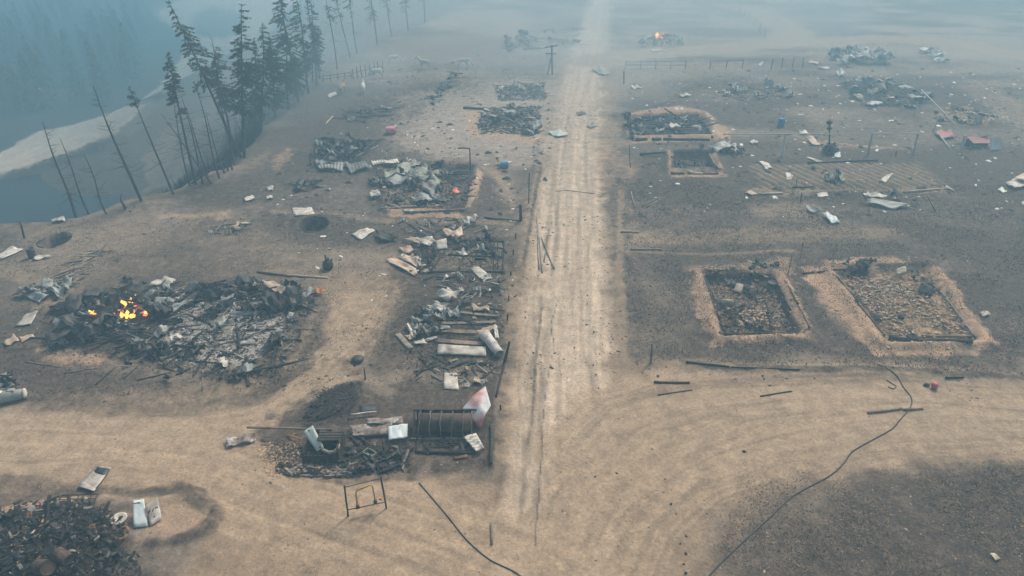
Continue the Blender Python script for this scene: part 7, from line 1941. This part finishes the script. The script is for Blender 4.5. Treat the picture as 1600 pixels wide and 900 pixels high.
for lab, px, py, rz, m, g_, s in (('white animal grazing in front of the corral posts', 590, 122, 3.5, 'white_hide', 1, 1.35), ('white animal seen end on, standing below the corral', 568, 146, 1.7, 'white_hide', 0, 1.25),
                                  ('light brown animal seen end on, beside the white square sheet', 535, 147, 1.4, 'brown_hide', 0, 1.3), ('pale animal standing sideways right of the corral', 664, 107, 2.9, 'white_hide', 0, 1.35),
                                  ('pale animal farthest right in the pasture', 725, 105, 0.1, 'white_hide', 1, 1.35), ('white animal at the far end of the corral posts', 615, 98, 0.4, 'white_hide', 1, 1.2)):
    p = GH(px, py)
    o = link('pasture_animal', ANI[g_, m]); o.location = p; o.rotation_euler = (0, 0, rz); o.scale = (s, s, s)
    tag(o, lab, 'animal')

# ================================================================== CRUMBS ON THE GROUND
far_poly = [(-40, 360), (300, 300), (560, 110), (960, 90), (1640, 110), (1640, 920), (-40, 920)]
bits('charcoal_crumbs', [(-40, 360), (250, 320), (480, 200), (860, 140), (1640, 160), (1640, 640), (960, 580), (800, 600), (-40, 640)], 9000, 0.05, 0.18, 'charcoal', None, 0.02, clump=0.52, label='black charcoal crumbs scattered over the burnt ground')
bits('charcoal_crumbs', [(960, 390), (1640, 390), (1640, 600), (1000, 570)], 3000, 0.03, 0.12, 'charcoal', None, 0.02, clump=0.52, label='black crumbs scattered round the near foundations at right')
bits('pale_crumbs', [(-40, 360), (250, 320), (480, 220), (860, 160), (1640, 180), (1640, 920), (-40, 920)], 3200, 0.03, 0.10, 'pale_stone', None, 0.02, clump=0.5, label='pale specks of stone and ash scattered over the whole ground')
bits('pebbles', [(700, 620), (1000, 580), (1640, 600), (1640, 920), (300, 920), (560, 760)], 3800, 0.02, 0.06, 'pale_stone', None, 0.01, clump=0.47, label='small pale pebbles on the sandy junction')
bits('dark_clods', [(0, 640), (480, 600), (800, 560), (1000, 560), (1640, 600), (1640, 920), (0, 920)], 3400, 0.02, 0.07, 'charred_wood', None, 0.01, clump=0.52, label='small dark clods on the sandy ground')

def stubble(name, label, poly_px, n, m, h0, h1, want):
    """scorched grass stalks, one mesh; want picks ground by its char value"""
    poly = np.array(W(poly_px)); rs = np.random.RandomState(nseed())
    x0, y0 = poly.min(0); x1, y1 = poly.max(0)
    X = rs.uniform(x0, x1, n * 5); Y = rs.uniform(y0, y1, n * 5)
    k = (poly_sd(X, Y, poly) < 0) & (fbm(X, Y, 2.6, 3, 71) + rs.normal(0, .12, X.shape) > .5)
    for q in want:
        P_ = np.array(W(q)); k &= ~(poly_sd(X, Y, P_) < 0.3)
    d_, s_, g_ = seg_dist(X, Y, ROAD); k &= d_ > 3.2
    X = X[k][:n]; Y = Y[k][:n]; n = len(X); Z = height(X, Y)
    a = rs.uniform(0, 6.28, n); h = rs.uniform(h0, h1, n); w = rs.uniform(.02, .05, n)
    dx = np.cos(a) * w; dy = np.sin(a) * w
    V = np.stack([np.stack([X - dx, Y - dy, Z - .02], -1), np.stack([X + dx, Y + dy, Z - .02], -1), np.stack([X + rs.normal(0, .1, n), Y + rs.normal(0, .1, n), Z + h], -1)], 1).reshape(-1, 3)
    Fc = np.arange(n * 3).reshape(-1, 3)
    me = bpy.data.meshes.new(name)
    me.vertices.add(len(V)); me.loops.add(Fc.size); me.polygons.add(len(Fc))
    me.vertices.foreach_set('co', V.astype(np.float32).ravel()); me.loops.foreach_set('vertex_index', Fc.astype(np.int32).ravel())
    me.polygons.foreach_set('loop_start', np.arange(0, Fc.size, 3, dtype=np.int32)); me.update(calc_edges=True)
    me.materials.append(MATS[m])
    o = link(name, me); o['kind'] = 'stuff'; o['label'] = label; o['category'] = 'stubble'
HOUSES = [p for p, d, r in PITS]
stubble('charred_stubble', 'charred grass stubble on the burnt ground right of the road', [(960, 280), (1640, 290), (1640, 590), (1000, 565)], 26000, 'charcoal', .05, .13, HOUSES)
stubble('charred_stubble', 'charred grass stubble in the burnt corner at bottom right', [(1170, 745), (1640, 725), (1640, 920), (1090, 920)], 5000, 'charred_wood', .03, .08, [])
stubble('dry_stubble', 'dry straw stubble among the burnt ground right of the road', [(960, 280), (1640, 290), (1640, 590), (1000, 565)], 12000, 'dry_straw', .06, .16, HOUSES)
stubble('dry_stubble', 'dry straw stubble in the bottom right corner', [(1150, 735), (1640, 715), (1640, 920), (1080, 920)], 5000, 'dry_straw', .03, .09, [])
stubble('charred_stubble', 'charred grass stubble on the left burnt ground', [(0, 370), (300, 320), (600, 300), (800, 340), (790, 600), (520, 600), (0, 630)], 26000, 'charcoal', .04, .11, [])

bits('pale_litter', [(980, 120), (1620, 110), (1640, 340), (1000, 340)], 420, 0.12, 0.42, 'white_sheet', None, 0.08, 0.35, label='small pale litter strewn over the right field')
bits('pale_litter', [(400, 300), (620, 140), (840, 120), (840, 260), (800, 470), (520, 470)], 260, 0.08, 0.26, 'white_sheet', None, 0.06, 0.35, label='small pale litter strewn left of the road')
bits('dark_litter', [(980, 110), (1620, 105), (1640, 340), (1000, 340)], 900, 0.12, 0.5, 'charcoal', None, 0.1, 0.5, label='small black litter strewn over the right field')
bits('dark_litter', [(420, 290), (560, 120), (860, 60), (860, 300), (800, 360), (430, 360)], 900, 0.12, 0.5, 'charcoal', None, 0.1, 0.5, label='small black litter strewn left of the road')
